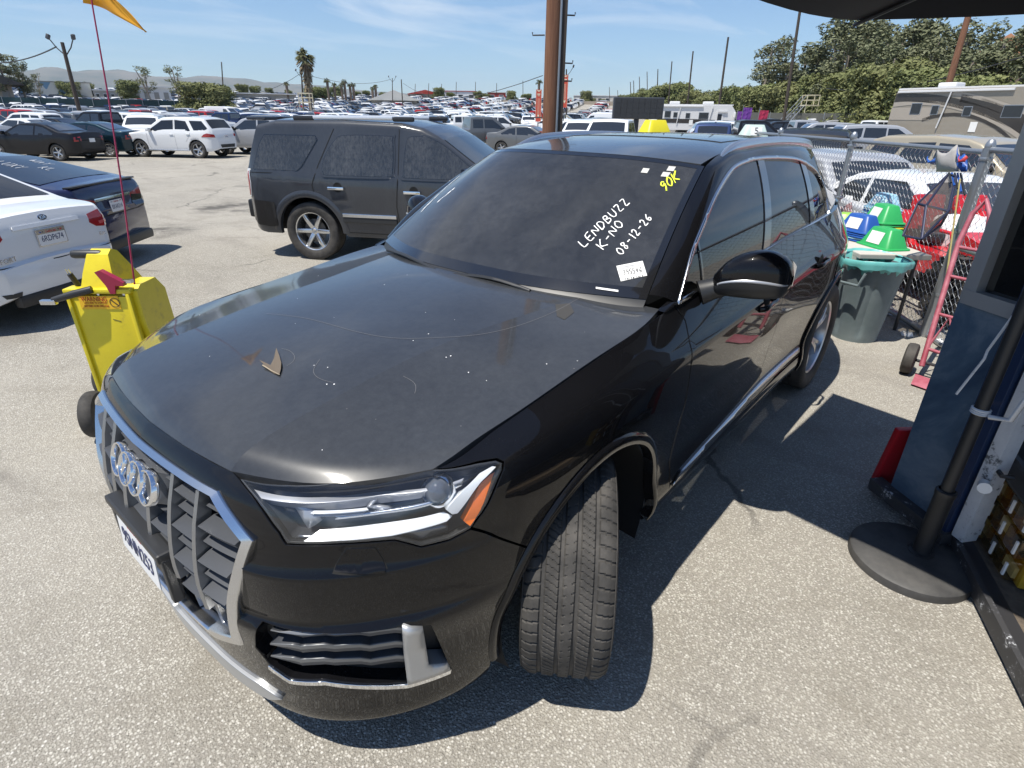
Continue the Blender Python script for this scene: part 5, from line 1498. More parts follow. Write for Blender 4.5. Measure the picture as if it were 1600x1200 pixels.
# --- white sedan at the left edge, tail towards the camera
M_WHITEP = car_paint('white_paint', (.72, .73, .74), dust=.05, dust_col=(.45, .43, .4), rough=.35)
ki = thing('white_sedan', 'white sedan at the left edge, boot lid and California plate towards the camera', 'car')
KS = CarShape(1.78, [(2.24, .45), (2.23, .66), (2.10, .78), (1.2, .95), (1.02, 1.0), (.35, 1.36), (.1, 1.42), (-.4, 1.45), (-.85, 1.40), (-1.55, 1.13), (-1.66, 1.10), (-2.06, 1.075), (-2.12, 1.06), (-2.145, 1.0), (-2.17, .93), (-2.18, .66), (-2.235, .62), (-2.255, .50), (-2.22, .34)], .24, [(-2.3, .97), (2.3, .90)], (1.33, -1.32), .318, tumble=.32, arch=.375, plan_f=.6, plan_r=.50, round_=.06, plan_n=2.6)
basic_car(ki, KS, M_WHITEP, [[(-.55, .985), (-.60, 1.15), (-.45, 1.34), (.25, 1.33), (.80, 1.0), (.80, .96)], [(-.62, .985), (-.66, 1.18), (-.60, 1.33), (-.72, 1.31), (-1.30, 1.08), (-1.28, 1.03)]],
    (.42, .98, 6, .88), (-1.52, -.92, 6, .88), n=56, doors=([(-.58, 1.0), (-.60, .6), (-.60, .3)], [(.85, .95), (.85, .5), (.75, .3)], [(-1.30, 1.03), (-1.10, .80), (-.95, .62)]), handles=((-.45, .86), (-1.15, .88)), tw=.2)
def rear_at(shape, y, z):
    """point on the tail of a car at the given half width and height"""
    lo, hi = shape.x0, shape.x0+.6
    for _ in range(30):
        mid = (lo+hi)/2
        if float(shape.zt(mid)) > z and float(shape.ys(mid, z)) > abs(y): hi = mid
        else: lo = mid
    return hi
def rear_poly(t, shape, poly, mat, name, off=.006, res=.05, dome=.0):
    """patch on the tail, given as (y, z); follows the rounding of the car"""
    lo = np.min(poly, 0); hi = np.max(poly, 0)
    def S(yz): 
        yz = np.asarray(yz, float).reshape(-1, 2); return np.array([(rear_at(shape, y, z), y, z) for y, z in yz])
    n0 = snormals(S, np.array([np.mean(poly, 0)]))[0]
    me = panel_mesh(name, poly, S, mat, res=res, off=off, flange=.012, out_sign=1 if n0[0] < 0 else -1)
    return link_mesh(name, me, t)
for sg in (1, -1):
    rear_poly(ki, KS, [(.50*sg, .985), (.66*sg, 1.015), (.80*sg, 1.0), (.84*sg, .86), (.80*sg, .82), (.56*sg, .85), (.49*sg, .90)], M_REDLENS, 'tail_lamp')
    rear_poly(ki, KS, [(.60*sg, .90), (.74*sg, .91), (.73*sg, .88), (.61*sg, .87)], principled('lamp_bright', (.55, .10, .10), .1, coat=1.0), 'lamp_inner', .012)
    rear_poly(ki, KS, [(.52*sg, .40), (.68*sg, .40), (.66*sg, .36), (.54*sg, .36)], M_BLACK, 'bumper_vent', .006)
rear_poly(ki, KS, [(-.36, .95), (.36, .95), (.30, .70), (-.30, .70)], M_WHITEP, 'plate_recess', -.012)
rear_poly(ki, KS, [(-.36, .985), (.36, .985), (.37, .95), (-.37, .95)], M_WHITEP, 'plate_light_bar', .022)
xk = rear_at(KS, 0, .83)
license_plate(ki, frame_matrix((xk-.016, 0, .845), (0, -1, 0), (.03, 0, 1)), '6RDP674')
MB().box((xk-.010, 0, .845), (.01, .325, .172), bevel=.004).build('plate_frame', M_SATIN, ki)
em_ = MB().lathe([(0, .008), (.05, .006), (.058, 0)], 24).build('badge', M_CHROME, ki, smooth=60); em_.matrix_local = frame_matrix((rear_at(KS, 0, 1.03)-.006, 0, 1.030), (0, -1, 0), (.25, 0, 1)) @ Matrix.Diagonal((1, .56, 1, 1))
e2 = MB().lathe([(0, .0012), (.047, .001), (.048, 0)], 24).build('badge_ground', M_INK, ki, smooth=60); e2.matrix_local = frame_matrix((rear_at(KS, 0, 1.03)-.0142, 0, 1.032), (0, -1, 0), (.25, 0, 1)) @ Matrix.Diagonal((1, .56, 1, 1))
text_obj('badge_letters', 'KIA', .05, M_CHROME, ki, frame_matrix((rear_at(KS, 0, 1.03)-.0165, 0, 1.032), (0, -1, 0), (.25, 0, 1)), fit=.066, depth=.001)
text_obj('model_letters', 'FORTE', .062, M_SATIN, ki, frame_matrix((rear_at(KS, .52, .69)-.010, .50, .705), (.18, -1, 0), (.03, 0, 1)), fit=.23, depth=.002)
text_obj('trim_letters', 'EX', .05, M_SATIN, ki, frame_matrix((rear_at(KS, .6, .76)-.010, -.60, .765), (-.25, -1, 0), (.03, 0, 1)), fit=.07, depth=.002)
def rear_line(t, shape, pts, w, name='panel_gap', off=.004):
    P_ = sum([[((1-k/10)*np.array(pts[i])+k/10*np.array(pts[i+1])) for k in range(10)] for i in range(len(pts)-1)], [])+[np.array(pts[-1])]
    X = [np.array((rear_at(shape, y, z)-off, y, z)) for y, z in P_]; rows = []
    for i in range(len(X)):
        tt = X[min(i+1, len(X)-1)]-X[max(i-1, 0)]; sd = np.cross(tt, [1, 0, 0]); sd = sd/max(np.linalg.norm(sd), 1e-9)*w/2; rows.append([tuple(X[i]+sd), tuple(X[i]-sd)])
    MB().grid(rows).build(name, M_VOID, t)
rear_line(ki, KS, [(-.70, .84), (-.72, .72), (-.66, .645), (0, .632), (.66, .645), (.72, .72), (.70, .84)], .010)
MB().box((-2.19, 0, .30), (.10, 1.15, .12), bevel=.03).build('rear_diffuser', M_BLACK, ki, smooth=40)
place(ki, 1.015, -6.54, -60.0, .885)

# --- navy fastback beyond it
M_NAVY = car_paint('navy_paint', (.006, .010, .055), dust=.06, dust_col=(.3, .29, .27), rough=.3)
te = thing('navy_sedan', 'dark blue fastback sedan with marker writing on its rear glass, beside the white sedan', 'car')
TS = CarShape(1.96, [(2.48, .5), (2.46, .70), (2.3, .82), (1.3, .98), (1.0, 1.03), (.25, 1.38), (0, 1.43), (-.5, 1.44), (-1.0, 1.37), (-1.7, 1.19), (-2.15, 1.09), (-2.28, 1.08), (-2.33, 1.04), (-2.36, .92), (-2.39, .75), (-2.45, .70), (-2.47, .52), (-2.40, .30)], .22, [(-2.5, 1.0), (2.5, .93)], (1.48, -1.48), .345, tumble=.36, arch=.405, plan_f=.6, plan_r=.50, round_=.07, plan_n=2.6)
basic_car(te, TS, M_NAVY, [[(-1.02, 1.06), (-.98, 1.28), (-.5, 1.37), (.2, 1.33), (.85, 1.03), (.8, 1.0), (-.98, 1.0)], [(-1.10, 1.02), (-1.06, 1.25), (-1.25, 1.20), (-1.55, 1.08), (-1.5, 1.03)]],
    (.3, .95, 6, .88), (-1.98, -.95, 8, .86), n=52, doors=([(-.25, 1.0), (-.28, .6), (-.28, .3)], [(.9, .96), (.9, .5), (.8, .3)]), handles=((-.1, .88), (-1.1, .90)), frame=M_CHROME, tw=.24)
for sg in (1, -1):
    rear_poly(te, TS, [(.42*sg, .90), (.86*sg, .99), (.90*sg, .95), (.86*sg, .87), (.42*sg, .84)], M_REDLENS, 'tail_lamp')
    rear_poly(te, TS, [(.40*sg, .77), (.44*sg, .88), (.70*sg, .86), (.74*sg, .78), (.66*sg, .72), (.46*sg, .72)], M_GLOSSB, 'lamp_reverse', .010)
rear_poly(te, TS, [(-.42, .92), (.42, .92), (.42, .885), (-.42, .885)], M_CHROME, 'boot_trim', .012)
rear_poly(te, TS, [(-.30, .875), (.30, .875), (.28, .70), (-.28, .70)], M_GLOSSB, 'plate_recess', .004)
license_plate(te, frame_matrix((rear_at(TS, 0, .8)-.018, 0, .79), (0, -1, 0), (.08, 0, 1)), '8XAR214')
rear_line(te, TS, [(-.86, .74), (-.5, .69), (0, .685), (.5, .69), (.86, .74)], .010)
MB().box((-2.27, 0, 1.095), (.10, 1.5, .022), bevel=.01).build('boot_spoiler', M_BLACK, te, smooth=40)
MB().box((-2.38, 0, .30), (.16, 1.3, .14), bevel=.04).build('rear_diffuser', M_BLACK, te, smooth=40)
def te_map(p):
    q = TS.top(np.array([[-.15+p[1]*.22-.0*p[0], -1.30-.12*p[0]]]))[0]; return q+np.array([0, 0, .008]), np.array([-.3, 0, 1])
for k, (bd, a, x0) in enumerate((('LUXY', .35, -1.15), ('KL', .02, -1.5), ('WAY', -.30, -1.2))):
    stroke_text(bd, lambda p: (TS.top(np.array([[a-.24*p[1], x0-.11*p[0]]]))[0]+np.array([0, 0, .008]), np.array([-.3, 0, 1])), 0.010, seed=k).build('rear_glass_writing', principled('chalk_grey', (.42, .44, .48), .7), te, fixn=False)
place(te, .397, -8.416, -46.0, .894)

# --- white SUV side on, further back
ml = thing('white_suv', 'white SUV standing side on in the open lane of the lot, red tail lamps', 'suv')
MS = CarShape(1.93, [(2.40, .55), (2.39, .86), (2.20, 1.0), (1.25, 1.13), (1.05, 1.18), (.35, 1.62), (.1, 1.70), (-.5, 1.74), (-1.5, 1.71), (-1.95, 1.65), (-2.28, 1.20), (-2.36, 1.0), (-2.40, .85), (-2.41, .50)], .30, [(-2.5, 1.12), (2.5, 1.06)], (1.45, -1.465), .375, tumble=.28, arch=.44, plan_f=.55, plan_r=.45, round_=.08)
basic_car(ml, MS, M_WHITEP, [[(-.42, 1.14), (-.42, 1.60), (.15, 1.58), (.85, 1.16), (.82, 1.12)], [(-1.28, 1.15), (-1.05, 1.56), (-.50, 1.61), (-.50, 1.14)], [(-1.45, 1.18), (-1.22, 1.58), (-1.85, 1.57), (-2.12, 1.28), (-2.05, 1.2)]],
    (.45, 1.0, 6, .88), (-2.24, -1.98, 5, .86), n=44, doors=([(-.46, 1.6), (-.46, .6), (-.46, .36)], [(.95, 1.1), (.95, .6), (.85, .36)], [(-1.3, 1.14), (-1.15, .9), (-.98, .7)]), handles=((-.30, 1.0), (-1.15, 1.02)), tw=.25)
for sg in (1, -1):
    side_panel(ml, MS, [(-1.93, 1.02), (-1.80, .92), (-2.36, .90), (-2.34, 1.02), (-2.1, 1.07)], M_REDLENS, 'tail_lamp', .012, both=False) if sg > 0 else rear_poly(ml, MS, [(-.62, .92), (-.92, .92), (-.9, 1.03), (-.66, 1.03)], M_REDLENS, 'tail_lamp', .01)
    MB().box((.78, 1.02*sg, 1.20), (.16, .2, .14), bevel=.04).build('mirror', M_WHITEP, ml, smooth=50)
    MB().box((-.4, .70*sg, 1.755), (1.9, .04, .03), bevel=.012).build('roof_rail', M_SATIN, ml)
    MB().box((0, .93*sg, .33), (2.3, .10, .04), bevel=.01).build('side_step', M_SATIN, ml)
rear_poly(ml, MS, [(-.55, .60), (.55, .60), (.50, .46), (-.50, .46)], M_BLACK, 'rear_diffuser')
license_plate(ml, frame_matrix((rear_at(MS, 0, .9)-.02, 0, .92), (0, -1, 0), (.1, 0, 1)), '7KDR518')
place(ml, -9.367, -25.85, -58.5, .894)
# ------------------------------------------------------------------ the rows of parked cars
PAINTS = {'white': (.74, .75, .76), 'silver': (.42, .43, .45), 'grey': (.14, .145, .15), 'black': (.012, .012, .014), 'dark blue': (.015, .03, .09), 'red': (.36, .02, .02), 'beige': (.42, .37, .28), 'teal': (.008, .026, .038)}
PM = {k: principled('lot_paint_'+k.replace(' ', '_'), v, .35, .0 if k in ('white', 'black', 'red') else .3, coat=.8 if k != 'black' else .45, spec=.1) for k, v in PAINTS.items()}
TYPES = {
 'sedan': (CarShape(1.80, [(2.35, .5), (2.34, .72), (2.2, .82), (1.2, .98), (1.0, 1.02), (.3, 1.38), (0, 1.44), (-.6, 1.45), (-1.0, 1.38), (-1.65, 1.12), (-2.25, 1.08), (-2.36, .9), (-2.38, .5)], .24, [(-2.5, .98), (2.5, .92)], (1.38, -1.38), .33, tumble=.34),
    [[(-.50, 1.0), (-.55, 1.34), (.12, 1.36), (.78, 1.02), (.75, .98)], [(-.58, 1.0), (-.63, 1.34), (-.98, 1.28), (-1.42, 1.06), (-1.35, 1.0)]], (.36, .95), (-1.58, -1.04), .98),
 'suv': (CarShape(1.92, [(2.35, .55), (2.34, .90), (2.15, 1.02), (1.2, 1.14), (1.0, 1.2), (.4, 1.62), (.1, 1.70), (-.6, 1.74), (-1.7, 1.70), (-2.0, 1.62), (-2.28, 1.15), (-2.36, .95), (-2.38, .5)], .34, [(-2.5, 1.14), (2.5, 1.06)], (1.40, -1.42), .37, tumble=.26),
    [[(-.42, 1.14), (-.42, 1.60), (.18, 1.58), (.84, 1.16), (.82, 1.12)], [(-1.25, 1.15), (-1.10, 1.58), (-.50, 1.61), (-.50, 1.14)], [(-1.36, 1.17), (-1.22, 1.57), (-1.85, 1.55), (-2.06, 1.22)]], (.46, .95), (-2.22, -2.04), 1.14),
 'pickup': (CarShape(1.98, [(2.85, .6), (2.84, 1.02), (2.6, 1.12), (1.5, 1.2), (1.3, 1.26), (.72, 1.76), (.5, 1.83), (-.5, 1.84), (-.78, 1.80), (-.88, 1.22), (-.98, 1.16), (-2.85, 1.14), (-2.90, 1.0), (-2.92, .6)], .45, [(-3, 1.14), (3, 1.10)], (1.80, -1.72), .40, tumble=.22),
    [[(.0, 1.22), (.0, 1.70), (.5, 1.70), (1.12, 1.24), (1.08, 1.20)], [(-.70, 1.22), (-.68, 1.70), (-.08, 1.71), (-.08, 1.22)]], (.78, 1.22), (-.86, -.80), 1.12),
 'van': (CarShape(2.0, [(2.6, .55), (2.58, .95), (2.3, 1.15), (1.75, 1.3), (1.1, 1.95), (.7, 2.15), (-2.4, 2.15), (-2.55, 1.9), (-2.62, .6)], .36, [(-3, 1.25), (3, 1.2)], (1.6, -1.55), .36, tumble=.10),
    [[(.55, 1.28), (.55, 1.85), (1.0, 1.82), (1.5, 1.3)]], (1.14, 1.68), None, 1.2),
 'minivan': (CarShape(1.95, [(2.4, .5), (2.38, .82), (2.1, .98), (1.55, 1.1), (.7, 1.62), (.4, 1.70), (-.8, 1.74), (-1.95, 1.68), (-2.28, 1.2), (-2.42, .9), (-2.45, .5)], .28, [(-2.6, 1.06), (2.5, 1.0)], (1.5, -1.5), .34, tumble=.24),
    [[(.0, 1.1), (.0, 1.56), (.45, 1.55), (1.2, 1.08)], [(-1.1, 1.1), (-1.05, 1.58), (-.08, 1.58), (-.08, 1.1)], [(-1.2, 1.1), (-1.15, 1.57), (-1.85, 1.52), (-2.1, 1.12)]], (.78, 1.4), (-2.22, -2.02), 1.05),
}
M_FGLASS = principled('far_car_glass', (.02, .023, .027), .06, coat=1.0)
M_FLAMP = principled('far_tail_lamp', (.30, .01, .015), .2)
FAR_MESH = {}
def far_mesh(kind):
    sh, wins, ws_, bl, lz = TYPES[kind]
    mats = [PM['white'], M_FGLASS, M_RUBBER, M_RIM, M_FLAMP, M_CLEARLENS, M_VOID]
    mb = sh.body_mesh(15, 5); nf = [len(mb.f)]
    for sg in (1, -1):
        for w in wins:
            pts = [(x, (float(sh.ys(x, z))+.008)*sg, z) for x, z in w]
            mb.add(pts, [tuple(range(len(pts)))])
    mb.grid(win_strip(sh, ws_[0], ws_[1], 3, .86, .008, 3))
    if bl: mb.grid(win_strip(sh, bl[0], bl[1], 3, .82, .008, 3))
    nf.append(len(mb.f))
    for x in sh.wheels:
        for sg in (1, -1): mb.lathe([(0, .0), (sh.R*.99, .0), (sh.R*.99, -.2*sg), (0, -.2*sg)], 14, 'y', (x, (sh.W/2-.02)*sg, sh.R))
    nf.append(len(mb.f))
    for x in sh.wheels:
        for sg in (1, -1): mb.lathe([(0, .012*sg), (sh.R*.62, .008*sg)], 10, 'y', (x, (sh.W/2-.02)*sg, sh.R))
    nf.append(len(mb.f))
    for sg in (1, -1): mb.box((sh.x0+.10, sh.W*.36*sg, lz-.14), (.18, .22, .13))
    nf.append(len(mb.f))
    for sg in (1, -1): mb.box((sh.x1-.16, sh.W*.34*sg, float(sh.zt(sh.x1-.2))-.14), (.22, .30, .11))
    nf.append(len(mb.f))
    mb.box(((sh.x0+sh.x1)/2, 0, sh.zb+.16), (sh.x1-sh.x0-.4, sh.W-.5, .3))
    if kind == 'pickup': mb.box((-1.9, 0, 1.155), (1.75, 1.5, .03))
    nf.append(len(mb.f))
    me = mb.mesh('car_'+kind, None, 40)
    for m_ in mats: me.materials.append(m_)
    idx = np.zeros(len(mb.f), int); a = nf[0]
    for k, b in enumerate(nf[1:]): idx[a:b] = k+1; a = b
    me.polygons.foreach_set('material_index', idx.tolist()); me.update()
    return me
for k in TYPES: FAR_MESH[k] = far_mesh(k)
KIND_NOUN = {'sedan': 'sedan', 'suv': 'suv', 'pickup': 'pickup_truck', 'van': 'van', 'minivan': 'minivan'}
def add_car(kind, paint, x, y, rz, label=None, group=None, sc=.9):
    o = bpy.data.objects.new('parked_'+KIND_NOUN[kind], FAR_MESH[kind]); COL.objects.link(o)
    o.location = (x, y, float(terrain(x, y))); o.rotation_euler = (0, 0, rz); o.scale = (sc, sc, sc)
    o.material_slots[0].link = 'OBJECT'; o.material_slots[0].material = PM[paint]
    set_props(o, label, {'sedan': 'car', 'suv': 'suv', 'pickup': 'pickup truck', 'van': 'van', 'minivan': 'minivan'}[kind], group)
    return o
# cars one can single out, each with its parts
def hero(kind, paint, name, label, x, y, rz, sc=.9, spokes=5):
    sh, wins, ws_, bl, lz = TYPES[kind]
    t = thing(name, label, {'sedan': 'car', 'suv': 'suv', 'pickup': 'pickup truck', 'van': 'van', 'minivan': 'minivan'}[kind])
    b = sh.body_mesh(34, 8).build('body', PM[paint] if isinstance(paint, str) else paint, t, smooth=38)
    for w in wins: side_panel(t, sh, w, M_FGLASS, 'side_window', .006, .25)
    MB().grid(win_strip(sh, ws_[0], ws_[1], 5, .86, .007)).build('windscreen', M_FGLASS, t, smooth=50)
    if bl: MB().grid(win_strip(sh, bl[0], bl[1], 5, .82, .007)).build('rear_window', M_FGLASS, t, smooth=50)
    for sg in (1, -1):
        rear_poly(t, sh, [(.56*sg*sh.W/1.9, lz-.03), (.84*sg*sh.W/1.9, lz-.05), (.86*sg*sh.W/1.9, lz-.22), (.60*sg*sh.W/1.9, lz-.20)], M_REDLENS, 'tail_lamp', .008, .15)
        side_panel(t, sh, [(sh.x1-.12, lz-.22), (sh.x1-.55, lz-.16), (sh.x1-.50, lz-.28), (sh.x1-.14, lz-.34)], M_CLEARLENS, 'headlight', .008, .2, both=False) if sg > 0 else side_panel_neg(t, sh, [(sh.x1-.12, lz-.22), (sh.x1-.55, lz-.16), (sh.x1-.50, lz-.28), (sh.x1-.14, lz-.34)])
        MB().box((ws_[1]-.15, (sh.W/2+.07)*sg, lz+.10), (.16, .18, .13), bevel=.04).build('mirror', PM['black'] if paint == 'black' else M_BLACK, t)
    MB().box((sh.x1-.02, 0, sh.zb+.22), (.10, sh.W*.55, .22), bevel=.03).build('grille', M_BLACK, t)
    pl_ = MB().box((rear_at(sh, 0, lz-.18)-.012, 0, lz-.18), (.015, .30, .15)).build('number_plate', M_PLATE, t)
    gap_line(t, sh, [(wins[0][0][0], lz), (wins[0][0][0]-.02, sh.zb+.05)], .012); gap_line(t, sh, [(wins[0][-1][0]+.05, lz-.04), (wins[0][-1][0], sh.zb+.05)], .012)
    if kind == 'pickup': MB().box((-1.9, 0, 1.155), (1.75, 1.5, .03)).build('load_bed', M_VOID, t)
    MB().box(((sh.x0+sh.x1)/2, 0, sh.zb+.16), (sh.x1-sh.x0-.4, sh.W-.5, .3)).build('underbody', M_VOID, t)
    car_wheels(t, sh, spokes, 'plain', None, .22)
    place(t, x, y, rz, sc); return t
def side_panel_neg(t, sh, poly):
    n0 = snormals(sh.S, np.array([np.mean(poly, 0)]))[0]
    link_mesh('headlight', panel_mesh('headlight', poly, sh.S, M_CLEARLENS, res=.2, off=.008, flange=.01, out_sign=1 if n0[1] > 0 else -1, mirror=True), t)
def hero_px(kind, paint, name, label, pxx, D, rz, **k):
    p = at_dist(pxx, 178, D); return hero(kind, paint, name, label, float(p[0]), float(p[1]), rz, **k)
HERO = []
def H(*a, **k): HERO.append(hero_px(*a, **k))
H('sedan', 'black', 'black_sedan', 'black sedan with red tail lamps at the far left, tail towards the open lane', 52, 30.0, -56)
H('sedan', 'teal', 'dark_sedan', 'dark teal sedan beside the black one, rear plate showing, left of the white SUV', 128, 31.5, -50, spokes=8)
H('suv', 'white', 'white_offroader', 'white SUV with its dark grille facing the camera, behind the red flag pole', 222, 36, 60)
H('suv', 'silver', 'silver_suv', 'large silver SUV just right of the white SUV, cut by the grey SUV', 400, 30.5, -58)
H('sedan', 'silver', 'silver_sedan', 'silver sedan on the right of the lot, side on, left of the white pickup', 1308, 62, 155)
H('pickup', 'white', 'white_pickup', 'white pickup with its nose out from behind the brown motorhome', 1372, 58, 150)
H('suv', 'black', 'black_suv', 'black SUV with a wide dark grille facing the camera, left of the silver sedan', 1244, 60, 105)
H('pickup', 'grey', 'grey_pickup', 'grey pickup with a canopy over its bed by the tree line', 1200, 64, -165)
H('suv', 'black', 'black_suv', 'black SUV close behind the fence line, only its roof and windows above the rail', 1285, 16.5, 190)
H('suv', 'dark blue', 'blue_suv', 'dark blue SUV behind the number five roof sign', 1120, 30, 200)
H('pickup', 'white', 'white_pickup', 'white pickup truck right of the wooden pole, seen above the roof', 958, 25, 20)
H('suv', 'white', 'white_suv', 'white SUV seen just right of the wooden utility pole', 910, 31, 25)
H('pickup', 'white', 'white_pickup', 'white pickup truck above the windscreen of the grey SUV', 720, 52, 145)
H('pickup', 'white', 'white_pickup', 'white pickup truck by the open lane left of the wooden pole', 775, 50, 145)
H('pickup', 'grey', 'grey_pickup', 'grey pickup with an empty bed behind the grey SUV', 750, 33, 150)
H('sedan', 'grey', 'grey_sedan', 'grey sedan just left of the wooden pole, above the roof edge', 830, 30, 110)
H('suv', 'white', 'white_suv', 'white SUV facing the camera alone in the lane left of the wooden pole', 826, 70, 40)
H('suv', 'black', 'black_suv', 'black SUV carrying the yellow roof sign, hidden behind the near roof', 1018, 9.3, -168)
H('suv', 'grey', 'grey_suv', 'dark grey SUV under the mint roof sign with the number five', 1182, 11.2, -176, sc=.845)
# regular rows
f0 = np.array([.50, -.866]); s0 = np.array([.866, .50])
cand = []
hero_xy = [np.array(h.location[:2]) for h in HERO]+[np.array(ml.location[:2])]
rr = random.Random(21)
for i in range(-45, 46):
    for j in range(-110, 20):
        base = f0*(i//2*14.6+(i % 2)*5.3)+s0*(j*2.55)+np.array([-6.0, -6.0])
        base = base+np.array([rr.uniform(-.25, .25), rr.uniform(-.25, .25)])
        d = base-CAM_O[:2]; D = math.hypot(*d)
        if D < 29 or D > 245: continue
        q = proj_px([base[0], base[1], float(terrain(*base))])[0]
        zf = (np.array([*base, 0])-CAM_O)@CAM_F
        if zf < 3 or q[0] < -120 or q[0] > 1395: continue
        if q[0] > 1180 and D > 95: continue
        if q[0] > 960 and D > 150: continue
        if D < 44 and 300 < q[0] < 640: continue
        if 745 < q[0] < 850 and D < 76: continue
        if 1030 < q[0] < 1140 and 45 < D < 82: continue
        if min(np.linalg.norm(base-h) for h in hero_xy) < 3.9: continue
        if rr.random() < .07: continue
        cand.append((D, base, q[0]))
cand.sort(key=lambda c: c[0])
kinds = ['sedan']*40+['suv']*38+['pickup']*10+['van']*2+['minivan']*10
cols = ['white']*40+['silver']*16+['grey']*13+['black']*18+['dark blue']*5+['red']*3+['beige']*3+['teal']*2
print('lot cars', len(cand))
for n_, (D, b, q) in enumerate(cand[:283]):
    k, c = rr.choice(kinds), rr.choice(cols)
    if k == 'van': c = 'white'
    zone = ('far left' if q < 200 else 'left' if q < 420 else 'left centre' if q < 640 else 'centre' if q < 850 else 'right centre' if q < 1050 else 'right')+(' front rows' if D < 62 else ' back rows')
    nn = KIND_NOUN[k].replace('_', ' ')
    add_car(k, c, b[0], b[1], rad(-60+(180 if rr.random() < .35 else 0)+rr.uniform(-3, 3)), '%s %s among the %s of the crowded lot' % (c, nn, zone), '%s %ss in the %s of the lot' % (c, nn, zone))
# everything beyond that reads as one mass
lowtop = {'sedan': [(2.3, .3), (2.3, .8), (1.1, 1.0), (.3, 1.42), (-.8, 1.42), (-1.6, 1.08), (-2.3, 1.05), (-2.3, .3)], 'suv': [(2.3, .3), (2.3, 1.0), (1.1, 1.15), (.3, 1.68), (-1.9, 1.66), (-2.3, 1.1), (-2.3, .3)]}
fm = MB(); fi = []
pal = ['white', 'silver', 'grey', 'black', 'dark blue', 'red']
for (D, b, q) in cand[283:]:
    k = rr.choice(['sedan', 'suv']); c = rr.choice([0, 0, 0, 0, 0, 1, 1, 2, 3, 3, 4, 5]); a = rad(-60+(180 if rr.random() < .4 else 0)); ca, sa = math.cos(a)*.9, math.sin(a)*.9; z0 = float(terrain(*b))
    tp = lowtop[k]; n = len(tp); belt = 1.0 if k == 'sedan' else 1.12
    def W3(x, y, z): return (b[0]+ca*x-sa*y, b[1]+sa*x+ca*y, z0+z*.9)
    L = [W3(x, (.88 if z <= belt+.05 else .68), z) for x, z in tp]; R = [W3(x, -(.88 if z <= belt+.05 else .68), z) for x, z in tp]
    n0 = len(fm.f); fs = [(i, (i+1) % n, (i+1) % n+n, i+n) for i in range(n)]+[tuple(range(n)), tuple(reversed(range(n, 2*n)))]
    fm.add(L+R, fs)
    mi = [c]*len(fs)
    for i in range(n):
        (x1, z1), (x2, z2) = tp[i], tp[(i+1) % n]
        if abs(z1-z2) > .25 and min(z1, z2) > .9: mi[i] = 6
    fi += mi
    for sg in (1, -1):
        gx = [(.9, belt+.04), (.25, belt+.36), (-.8, belt+.36), (-1.35, belt+.05)] if k == 'sedan' else [(.9, belt+.06), (.3, belt+.48), (-1.8, belt+.46), (-2.1, belt+.08)]
        fm.add([W3(x, (.88-.20*(z-belt)/.45+.02)*sg, z) for x, z in gx], [(0, 1, 2, 3)]); fi.append(6)
        for xw in (1.35, -1.35): fm.add([W3(xw+.34*math.cos(w), .90*sg, .34+.34*math.sin(w)) for w in np.linspace(0, 2*PI, 9)[:-1]], [tuple(range(8))]); fi.append(7)
me = fm.mesh('far_cars', None, None, False)
for p in pal: me.materials.append(PM[p])
me.materials.append(M_FGLASS); me.materials.append(M_RUBBER)
me.polygons.foreach_set('material_index', fi); me.update()
set_props(link_mesh('far_cars', me), 'hundreds of small parked cars filling the far end of the lot', 'cars', kind='stuff')
# ------------------------------------------------------------------ trees, poles, buildings around the lot
def leaf_mat(name, cols):
    m, t = new_nt(name, color=cols[0], rough=.75, spec=.2)
    if t:
        g = t.node('ShaderNodeNewGeometry'); oi = t.node('ShaderNodeObjectInfo')
        v = t.coord('Object'); n = t.noise(v, .9, 3, .6)
        r = t.math('ADD', t.math('MULTIPLY', g.outputs['Random Per Island'], .55), t.math('MULTIPLY', n, .45))
        t.color(t.mix(t.val(oi.outputs['Random'], 0, 1, 0, .45), t.ramp(r, [(.15, cols[0]), (.5, cols[1]), (.85, cols[2])]), cols[3]))
    return m
M_LEAF = leaf_mat('leaves_green', [(.075, .095, .035), (.14, .165, .06), (.23, .245, .11), (.21, .20, .09)])
M_LEAFG = leaf_mat('leaves_eucalyptus', [(.075, .09, .045), (.14, .155, .085), (.23, .24, .15), (.18, .18, .10)])
M_BARK = principled('bark', (.17, .13, .10), .9)
M_BARKP = principled('bark_pale', (.34, .29, .24), .9)
def crown_mesh(name, clumps, nleaf, ls, mat, seed):
    g = np.random.default_rng(seed); V = []; Fc = []
    for (cx, cy, cz, rx, rz) in clumps:
        n = int(nleaf*rx*rx*rz); d = g.normal(size=(n, 3)); d /= np.linalg.norm(d, axis=1)[:, None]
        r = g.uniform(.55, 1.0, n)**.6; lump = 1+.22*np.sin(d[:, 0]*5+cx*3)*np.sin(d[:, 1]*4+cy)+.15*np.sin(d[:, 2]*6+cz)
        p = d*(r*lump)[:, None]*np.array([rx, rx, rz])+np.array([cx, cy, cz])
        nn = d+g.normal(size=(n, 3))*.7; nn[:, 2] += .35; nn /= np.linalg.norm(nn, axis=1)[:, None]
        t = np.cross(nn, g.normal(size=(n, 3))); t /= np.linalg.norm(t, axis=1)[:, None]; b = np.cross(nn, t)
        s = ls*g.uniform(.6, 1.4, n); w = s*g.uniform(.35, .6, n)
        for k in range(n):
            o = len(V); q = p[k]; a, c = t[k]*s[k], b[k]*w[k]
            V += [q-a, q+c, q+a, q-c]; Fc.append((o, o+1, o+2, o+3))
    me = bpy.data.meshes.new(name); me.from_pydata([tuple(v) for v in V], [], Fc); me.update(); me.materials.append(mat); return me
